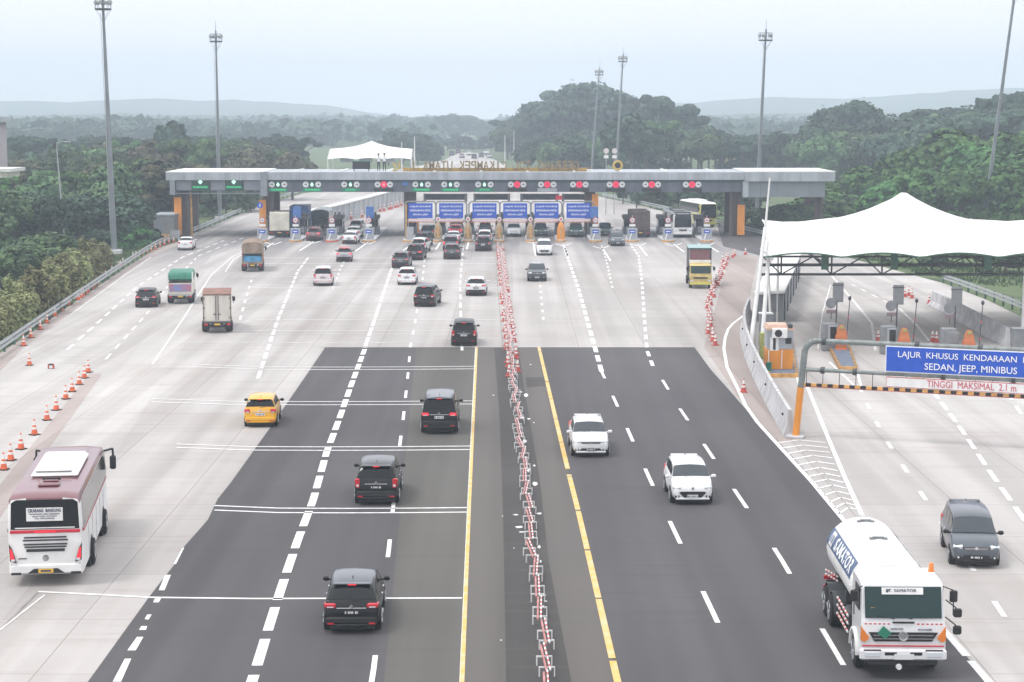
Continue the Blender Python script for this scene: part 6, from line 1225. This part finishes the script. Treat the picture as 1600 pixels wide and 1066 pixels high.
hb = thing('ochre_house', 'small ochre hut in the clearing behind the right part of the canopy', 'hut', (P(1136, 255, 560).x, 560, 0)); B1((0, 0, 1.5), (6.4, 5, 3.6), 'wall', mat('ochre_wall', (.50, .42, .22), .8, var=.2), hb); B1((0, 0, 3.5), (7.2, 6, .5), 'roof', mat('ochre_roof', (.5, .40, .25), .8, var=.3), hb); B1((1, -2.52, 1.2), (1, .1, 1.8), 'door', 'bark', hb)
for px, nm in ((939, 'left'), (952, 'right')): t = thing('round_sign_post', nm + ' one of two faint signs on posts behind the gold ring emblem', 'sign', (P(px + 8, 262, 300).x, 300, 0)); b = MB(); z = P(px, 236, 300).z; b.tube((0, 0, 0), (0, 0, z + .3), .08, .06, 6); b.build('post', 'steel', t); b = MB(); b.lathe((0, -.1, z), [(.42, 0), (.42, .05)], 14, axis='Y'); b.build('disc', 'pearl', t); B1((0, -.1, z - .9), (.7, .05, .5), 'plate', 'white', t)
bs = thing('arrow_sign', 'blue round arrow sign on an orange post beside the second canopy column', 'sign', (X_(406, 243), 243, 0)); b = MB(); b.tube((0, 0, 0), (0, 0, 4.6), .06, .06, 6); b.build('post', 'kerb_orange', bs); b = MB(); b.lathe((0, -.1, Z_(321, 243)), [(.38, 0), (.38, .05)], 16, axis='Y'); b.build('disc', 'sign_blue', bs); B1((0, -.14, Z_(321, 243)), (.12, .02, .4), 'arrow', 'white', bs)
# vehicles far down the highway
src = {o.name: o for o in bpy.data.objects}
for k, (px, py, nm, lab, rz) in enumerate(((706, 243, 'suv.003', 'distant white car furthest left on the hazy highway', 0), (716, 240, 'minivan', 'distant dark minivan on the hazy highway', 0), (722, 247, 'hatchback.003', 'distant red car on the hazy highway above the letters', 0), (733, 243, 'sedan', 'distant white saloon in the middle of the hazy highway', 0), (741, 248, 'suv', 'distant black car low on the hazy highway', 0), (752, 246, 'suv.003', 'distant white car right of the middle on the hazy highway', math.pi), (765, 247, 'hatchback.003', 'distant red car on the right of the hazy highway', math.pi), (760, 241, 'sedan', 'distant saloon furthest back on the right of the highway', math.pi))):
    if nm in src: dup(src[nm], G(px, py, .02), rz, lab, 'distant cars on the highway')
# ------------------------------------------------------------------ trees
def leaf_cloud(mb, lobes, n, size, drop=0.0, seed=1):
    rnd = random.Random(seed); tot = sum(l[3] * l[3] for l in lobes)
    for (cx, cy, cz, r_, fz) in lobes:
        for _ in range(int(n * r_ * r_ / tot)):
            th = rnd.uniform(0, 6.283); ph = math.acos(rnd.uniform(-.75, 1)); rr = r_ * rnd.uniform(.55, 1.0) ** .5 * (1 + .22 * noise.noise(Vector((cx + math.cos(th) * 1.7, cy + math.sin(th) * 1.7, cz + ph * 2))))
            p = Vector((cx + rr * math.sin(ph) * math.cos(th), cy + rr * math.sin(ph) * math.sin(th), cz + rr * math.cos(ph) * fz)); nn = (p - Vector((cx, cy, cz))).normalized() + Vector((rnd.uniform(-.8, .8), rnd.uniform(-.8, .8), rnd.uniform(-.5, .9)))
            if nn.length < .1: continue
            q = nn.to_track_quat('Z', 'Y').to_matrix() @ Matrix.Rotation(rnd.uniform(0, 6.28), 3, 'Z'); s = size * rnd.uniform(.6, 1.35); l = s * (1 + drop)
            mb.add([p + q @ Vector(v) for v in ((-s * .5, -l * .4, 0), (s * .15, -l * .55, s * .12), (s * .55, l * .1, 0), (s * .1, l * .6, -s * .1), (-s * .45, l * .3, s * .08))], [(0, 1, 2, 3, 4)])
def tree_proto(name, label, kind, m, seed, nleaf=2600, size=.55):
    rnd = random.Random(seed); lobes = []; t = thing(name, label, 'tree', (0, 0, 0)); tr = MB()
    if kind == 'broad':
        for k in range(11): a = k * 2.4 + rnd.random(); q = rnd.uniform(.2, 1); lobes.append((math.cos(a) * 3.0 * q, math.sin(a) * 3.0 * q, 6.6 + rnd.uniform(-2.6, 1.6) * (1.1 - q * .5), rnd.uniform(1.3, 2.3), .8))
        lobes.append((0, 0, 7.6, 2.1, .9)); th = 5
    elif kind == 'umbrella':
        for k in range(9): a = k * 2.4 + rnd.random(); q = rnd.uniform(.3, 1); lobes.append((math.cos(a) * 4.0 * q, math.sin(a) * 4.0 * q, 8.6 + rnd.uniform(-1.1, .7), rnd.uniform(1.2, 2.0), .38))
        for k in range(3): a = rnd.random() * 6; lobes.append((math.cos(a) * 2.2, math.sin(a) * 2.2, 5.8 + rnd.random(), 1.2, .5))
        th = 5.5
    elif kind == 'tall':
        for k in range(12): a = k * 2.4; z = 2.4 + 7.0 * k / 12; w_ = 2.3 * math.sin(math.pi * (.25 + .7 * k / 12)); lobes.append((math.cos(a) * w_ * .5, math.sin(a) * w_ * .5, z, max(.7, w_ * .7), 1.0))
        th = 4
    elif kind == 'dome':
        for k in range(16): a = k * 2.4 + rnd.random(); q = math.sqrt((k + .5) / 16); lobes.append((math.cos(a) * 3.7 * q, math.sin(a) * 3.7 * q, 4.4 + 4.2 * math.sqrt(max(0, 1 - q * q)) + rnd.uniform(-.5, .3), rnd.uniform(1.3, 1.9), .9))
        for k in range(8): a = k * .785; lobes.append((math.cos(a) * 3.4, math.sin(a) * 3.4, 2.6, 1.5, 1))
        th = 3
    elif kind == 'airy':
        for k in range(14): a = k * 2.4 + rnd.random(); q = rnd.uniform(.2, 1); lobes.append((math.cos(a) * 3.9 * q, math.sin(a) * 3.9 * q, 7.2 + rnd.uniform(-2.8, 2), rnd.uniform(.7, 1.2), .5))
        th = 5
    else:                                                  # feathery shrub: many thin upright plumes
        for k in range(15): a = k * 2.4; q = math.sqrt(k / 15) * 2.6; h = 9.3 - q * 1.3 + rnd.uniform(-1, .6); lobes += [(math.cos(a) * q, math.sin(a) * q, h * f_, .95 - .5 * f_ + .25, 1.5) for f_ in (.35, .6, .85)]
        th = 2.5
    cr = MB(); leaf_cloud(cr, lobes, nleaf, size, .6 if kind == 'plume' else 0, seed); cr.build('crown', m, t)
    tr.tube((0, 0, -1.5), (.1, .05, th * .55), .30, .22, 8); tr.tube((.1, .05, th * .55), (0, 0, th), .22, .16, 8)
    for l in lobes[:: max(1, len(lobes) // 7)]: md = Vector((l[0] * .45, l[1] * .45, (th + l[2]) / 2 - .2)); tr.tube((0, 0, th * .7), md, .13, .09, 6); tr.tube(md, (l[0], l[1], l[2]), .09, .03, 5)
    tr.build('trunk', 'bark', t, smooth=50); return t
HID = []
def protos(name, lab, spec): return [(name, lab, s) for s in spec]
TP = {}
def get(kind, m, seed, n, sz):
    k = (kind, m, seed)
    if k not in TP: TP[k] = tree_proto('tree', 'x', kind, m, seed, n, sz); TP[k]['fresh'] = 1
    return TP[k]
tx_ = lambda p: edge_x(le, p.y) if p.x < 0 else edge_x(re_, p.y)
def plant(px, top, Y, kind, m, wide, name, label, group, seed=0, n=2600, sz=.55, base=None):
    pr = get(kind, m, seed, n, sz); x = P(px, 300, Y).x; p = Vector((x, Y, 0)); ex = tx_(p); d = max(0, (ex - x) if x < 0 else (x - ex)); zg = -.1 - min(1.3, .16 * d) if base is None else base; h = P(px, top, Y).z - zg
    if h < 1: return
    if pr.get('fresh'): o = pr; del o['fresh']
    else: o = dup(pr)
    s = h / 10.0; o.location = (x, Y, zg); o.rotation_euler = (0, 0, random.uniform(0, 6.28)); o.scale = (s * wide, s * wide, s); o.name = name; o['label'] = label; o['category'] = 'tree' if kind != 'plume' else 'shrub'
    if group: o['group'] = group
    elif 'group' in o: del o['group']
    return o
def zone(prof, Y0, Y1, step, kinds, name, label, group, wide=(.9, 1.2), jy=8, n=2600, sz=.55, rows=1):
    for r_ in range(rows):
        px = prof[0][0] + random.uniform(0, step) * .5 + (step * .5 if r_ % 2 else 0)
        while px <= prof[-1][0]:
            for (a, ya), (c, yc_) in zip(prof, prof[1:]):
                if a <= px <= c: top = ya + (yc_ - ya) * (px - a) / (c - a); break
            f = (px - prof[0][0]) / max(1, prof[-1][0] - prof[0][0]); Y = Y0 + (Y1 - Y0) * (r_ / max(1, rows - 1) if rows > 1 else .5)
            k, m = random.choice(kinds); plant(px, top + random.uniform(-4, jy) + (rows - 1 - r_) * 4, Y + random.uniform(-9, 9), k, m, random.uniform(*wide), name, label, group, random.choice((1, 2, 3)), n, sz)
            px += step * random.uniform(.8, 1.2)
D, MI, BR, OL, BN = 'leaf_dark', 'leaf_mid', 'leaf_bright', 'leaf_olive', 'leaf_brown'
zone([(-60, 212), (60, 210), (180, 212), (300, 214), (420, 205), (478, 208)], 470, 540, 26, [('umbrella', D), ('broad', D), ('airy', D)], 'umbrella_tree', 'hazy flat-crowned tree on the skyline of the left wood', 'skyline trees of the left wood', rows=2)
zone([(-60, 240), (30, 238), (120, 225), (220, 212), (300, 208), (420, 225), (485, 236)], 350, 420, 30, [('broad', MI), ('broad', BN), ('airy', BR), ('broad', D), ('umbrella', MI), ('airy', MI)], 'broadleaf_tree', 'mid-distance broadleaf tree in the left wood behind the canopy', 'middle trees of the left wood', rows=2)
zone([(-80, 265), (40, 262), (130, 255), (200, 238), (275, 240), (300, 270)], 272, 320, 32, [('broad', MI), ('airy', BN), ('dome', MI), ('broad', D), ('broad', BR), ('umbrella', BR), ('airy', MI)], 'broadleaf_tree', 'large leafy tree in the wood left of the canopy', 'near trees of the left wood', rows=2, wide=(1.0, 1.35), n=3200, sz=.5)
zone([(-100, 300), (0, 296), (90, 300), (160, 295), (212, 305)], 236, 258, 34, [('dome', D), ('dome', MI), ('broad', BN), ('broad', D)], 'broadleaf_tree', 'dark leafy tree low in the left wood, near the tall mast', 'dark trees near the left mast', rows=2, wide=(1.1, 1.5), n=3200, sz=.45)
plant(256, 191, 430, 'tall', D, .9, 'conifer', 'smaller of two dark pointed trees on the left skyline', None, 1); plant(275, 184, 440, 'tall', D, 1.1, 'conifer', 'larger of two dark pointed trees on the left skyline', None, 2)
zone([(-60, 400), (20, 388), (70, 365), (100, 350)], 182, 200, 24, [('dome', MI), ('dome', D), ('dome', BR)], 'bushy_tree', 'low bushy green tree behind the pale feathery shrubs', 'bushy trees behind the shrubs', rows=1, wide=(1.3, 1.9), n=3000, sz=.6)
for k, (px, top, Y) in enumerate(((-14, 445, 136), (10, 425, 142), (32, 428, 147), (52, 402, 153), (74, 396, 160), (94, 380, 168), (112, 376, 174), (128, 366, 184), (146, 362, 192), (158, 370, 202))):
    plant(px - 2, top, Y, 'plume', OL if k not in (0, 1, 2) else 'leaf_olive', 1.25, 'feathery_shrub', 'pale yellow-green feathery shrub behind the left guardrail', 'feathery shrubs behind the guardrail', k % 3 + 1, 6500, .25)
zone([(196, 352), (226, 350)], 232, 240, 22, [('dome', BR), ('dome', MI)], 'round_bush', 'bright green bush between the mast foot and the grey container', 'bushes by the grey container', wide=(1.2, 1.7), n=2200, sz=.7)
zone([(300, 282), (400, 278)], 305, 345, 20, [('dome', MI), ('airy', BR), ('broad', D)], 'roadside_tree', 'green tree seen under the left wing of the canopy', 'trees seen under the left wing', rows=2, n=2200)
# right side
zone([(785, 196), (800, 182), (830, 166), (880, 142), (915, 122), (945, 118), (970, 134), (1000, 152)], 640, 740, 20, [('umbrella', D), ('broad', D), ('dome', D), ('airy', MI), ('broad', MI)], 'hill_tree', 'hazy blue-green tree massed on the wooded rise behind the canopy', 'trees of the hazy wooded rise', rows=3, wide=(.8, 1.3), jy=30, n=1700, sz=.75)
zone([(985, 140), (1020, 136), (1045, 152), (1080, 176)], 560, 600, 26, [('airy', D), ('umbrella', D)], 'umbrella_tree', 'airy spreading tree on the right shoulder of the wooded rise', 'airy trees on the rise', rows=1, wide=(.8, 1.1))
zone([(815, 222), (880, 205), (940, 205), (1010, 195), (1080, 190), (1150, 205), (1270, 200)], 470, 560, 30, [('broad', D), ('broad', MI), ('umbrella', D), ('dome', D)], 'broadleaf_tree', 'hazy broadleaf tree in the wood behind the right half of the canopy', 'wood behind the right half of the canopy', rows=3, wide=(.9, 1.25))
plant(985, 172, 440, 'broad', D, 1.0, 'broadleaf_tree', 'darker tall tree just right of the taller hazy mast', None, 2, 3200); plant(1010, 186, 445, 'umbrella', MI, 1.0, 'umbrella_tree', 'spreading tree with feathery limb right of the hazy mast pair', None, 1)
for px, tp in ((1300, 168), (1330, 156), (1358, 172)): plant(px, tp, 505, 'dome', D, 1.15, 'rounded_tree', {1300: 'left shoulder tree of the big dark dome behind the tent', 1330: 'tallest tree of the big dark dome behind the tent', 1358: 'right shoulder tree of the big dark dome behind the tent'}[px], None, 1 + px % 3, 3000)
zone([(1270, 196), (1390, 192), (1440, 172), (1520, 168), (1600, 150), (1680, 140)], 430, 520, 28, [('broad', D), ('dome', D), ('umbrella', D), ('broad', MI)], 'broadleaf_tree', 'hazy tree in the dark wood on the far right', 'dark wood on the far right', rows=3, wide=(1.0, 1.3))
for px, tp in ((1560, 138), (1590, 124)): plant(px, tp, 470, 'airy', D, .9, 'thin_tree', {1560: 'thin airy tree left of the pair at the right skyline', 1590: 'thin airy tree at the right edge of the skyline'}[px], None, 2)
for px, tp, Y, w_, s in ((1350, 262, 300, 1.2, 1), (1395, 246, 305, 1.25, 2), (1435, 228, 300, 1.2, 3), (1480, 206, 300, 1.25, 1), (1520, 222, 295, 1.1, 2), (1600, 204, 300, 1.3, 3), (1560, 240, 285, 1.1, 1), (1640, 215, 290, 1.2, 2), (1310, 280, 300, 1.1, 3), (1585, 262, 268, 1.0, 1), (1440, 262, 275, 1.2, 2), (1500, 262, 270, 1.1, 3), (1380, 285, 275, 1.1, 1)):
    plant(px, tp, Y, 'dome', BR, w_, 'leafy_tree', 'bright green dense tree behind the white tent on the right', 'bright green trees behind the tent', s, 5200, .50)
zone([(1180, 322), (1240, 315), (1300, 300)], 262, 285, 22, [('dome', BR), ('dome', MI)], 'leafy_bush', 'green bush under the right wing of the canopy', 'bushes under the right wing', rows=2, wide=(1.4, 2.0), n=2200, sz=.7)
zone([(965, 282), (1040, 285), (1120, 288), (1180, 290)], 325, 350, 22, [('dome', MI), ('broad', D)], 'roadside_tree', 'dark roadside tree seen under the right half of the canopy', 'trees seen under the right half', rows=2, wide=(1.1, 1.5), n=2000)
zone([(1455, 385), (1530, 372), (1640, 372)], 212, 232, 24, [('broad', MI), ('dome', D), ('airy', MI)], 'verge_tree', 'tree on the verge behind the far right guardrail', 'verge trees behind the right guardrail', rows=2, wide=(1.2, 1.6), n=2400)
# hazy middle distance
zone([(684, 214), (710, 210), (740, 212), (782, 210)], 775, 860, 10, [('dome', D), ('broad', D), ('broad', MI)], 'distant_tree', 'hazy tree behind the last cars on the far highway', 'hazy trees behind the last distant cars', rows=2, wide=(1.0, 1.4), n=1700)
zone([(672, 212), (700, 205), (735, 208), (775, 204), (800, 208)], 1040, 1120, 11, [('dome', D), ('broad', D), ('broad', MI)], 'distant_tree', 'hazy tree closing the view where the far highway bends away', 'hazy trees where the highway bends', rows=2, wide=(1.2, 1.7), n=1500)
zone([(650, 224), (690, 222)], 640, 760, 12, [('dome', MI), ('broad', D)], 'roadside_tree', 'hazy tree between the small white tent and the far highway', 'hazy trees by the small tent', rows=2)

zone([(555, 190), (600, 178), (640, 186), (700, 172), (740, 182), (785, 186)], 1150, 1300, 18, [('dome', D), ('broad', D)], 'distant_tree', 'very hazy tree far down the valley near the highway', 'very hazy trees down the valley', rows=2, wide=(1.0, 1.5), n=1500)
zone([(598, 205), (622, 198), (650, 203), (682, 215)], 580, 620, 20, [('dome', D), ('broad', D)], 'rounded_tree', 'hazy rounded tree right behind the small white tent', 'trees behind the small white tent', rows=2, wide=(1.0, 1.3))
zone([(630, 222), (690, 226)], 860, 960, 14, [('dome', D), ('broad', MI)], 'distant_tree', 'hazy tree on the left side of the far highway', 'hazy trees left of the far highway', rows=2)
zone([(770, 222), (800, 208), (830, 205)], 760, 800, 16, [('dome', D)], 'distant_tree', 'hazy tree left of the wooded rise beside the highway', 'hazy trees beside the highway', rows=2)
zone([(-60, 196), (150, 192), (330, 195), (520, 205)], 900, 1100, 22, [('dome', D), ('broad', D)], 'distant_tree', 'faint tree in the hazy belt beyond the left wood', 'faint trees beyond the left wood', rows=2, wide=(1.3, 1.9), n=1500)
zone([(1070, 192), (1250, 190), (1450, 180), (1680, 165)], 900, 1050, 26, [('dome', D), ('broad', D)], 'distant_tree', 'faint tree in the hazy belt beyond the right wood', 'faint trees beyond the right wood', rows=1, wide=(1.3, 1.9), n=1500)
for _p in list(TP.values()):
    if _p.get('fresh'):
        for _c in list(_p.children): bpy.data.objects.remove(_c)
        bpy.data.objects.remove(_p)
fw = MB(); rnd = random.Random(5)
for k in range(26000):
    Y = rnd.uniform(900, 2300); x = rnd.uniform(-.33, .33) * Y
    if abs(x + .018 * Y) < 20: continue
    h = 7 + 7 * noise.noise(Vector((x * .012, Y * .012, 0))); s = rnd.uniform(2.2, 4.5); p = Vector((x, Y, rnd.uniform(.3, 1) * max(3, h))); q = Matrix.Rotation(rnd.uniform(0, 6.28), 3, 'Z') @ Matrix.Rotation(rnd.uniform(-1.2, 1.2), 3, 'X')
    fw.add([p + q @ Vector(v) for v in ((-s, -s * .7, 0), (s * .3, -s, .6), (s, s * .2, 0), (-s * .2, s, -.5))], [(0, 1, 2, 3)])
tag(fw.build('distant_woodland', 'leaf_dark'), 'faint wooded plain fading into the haze below the hills', 'woodland', kind='stuff')
gt = MB(); rnd = random.Random(9)
for k in range(14000):
    side = rnd.random() < .6; t_ = rnd.random(); Y = 125 + 150 * t_ * t_ if side else 190 + 110 * t_; ex = edge_x(le, Y) - 1.2 if side else edge_x(re_, Y) + 1.2; d = rnd.uniform(0, 16); x = ex - d if side else ex + d; s = rnd.uniform(.12, .35); zg = -.08 - min(1.3, .16 * max(0, d - .3)); a = rnd.uniform(0, 3.14)
    gt.add([(x - s * math.cos(a) * .6, Y - s * math.sin(a) * .6, zg), (x + s * math.cos(a) * .6, Y + s * math.sin(a) * .6, zg), (x + rnd.uniform(-.1, .1), Y + rnd.uniform(-.1, .1), zg + s * 1.5)], [(0, 1, 2)])
tag(gt.build('rough_grass', 'leaf_mid'), 'rough green grass on the verges outside the guardrails', 'grass', kind='stuff')
# ------------------------------------------------------------------ haze: thin smoky air over the whole valley
hz = MB(); hz.box((0, 1770, 50), (9000, 3800, 112)); hm = bpy.data.materials.new('haze_air'); hm.use_nodes = True
hn = hm.node_tree; hn.nodes.clear(); ho = hn.nodes.new('ShaderNodeOutputMaterial'); hv = hn.nodes.new('ShaderNodeVolumePrincipled')
hv.inputs['Color'].default_value = (0.76, 0.87, 1.0, 1); hv.inputs['Density'].default_value = 0.00054; hv.inputs['Anisotropy'].default_value = 0.0
hn.links.new(hv.outputs[0], ho.inputs['Volume'])
tag(hz.build('haze', hm), kind='stuff', label='pale bluish haze lying over the whole valley', cat='haze')
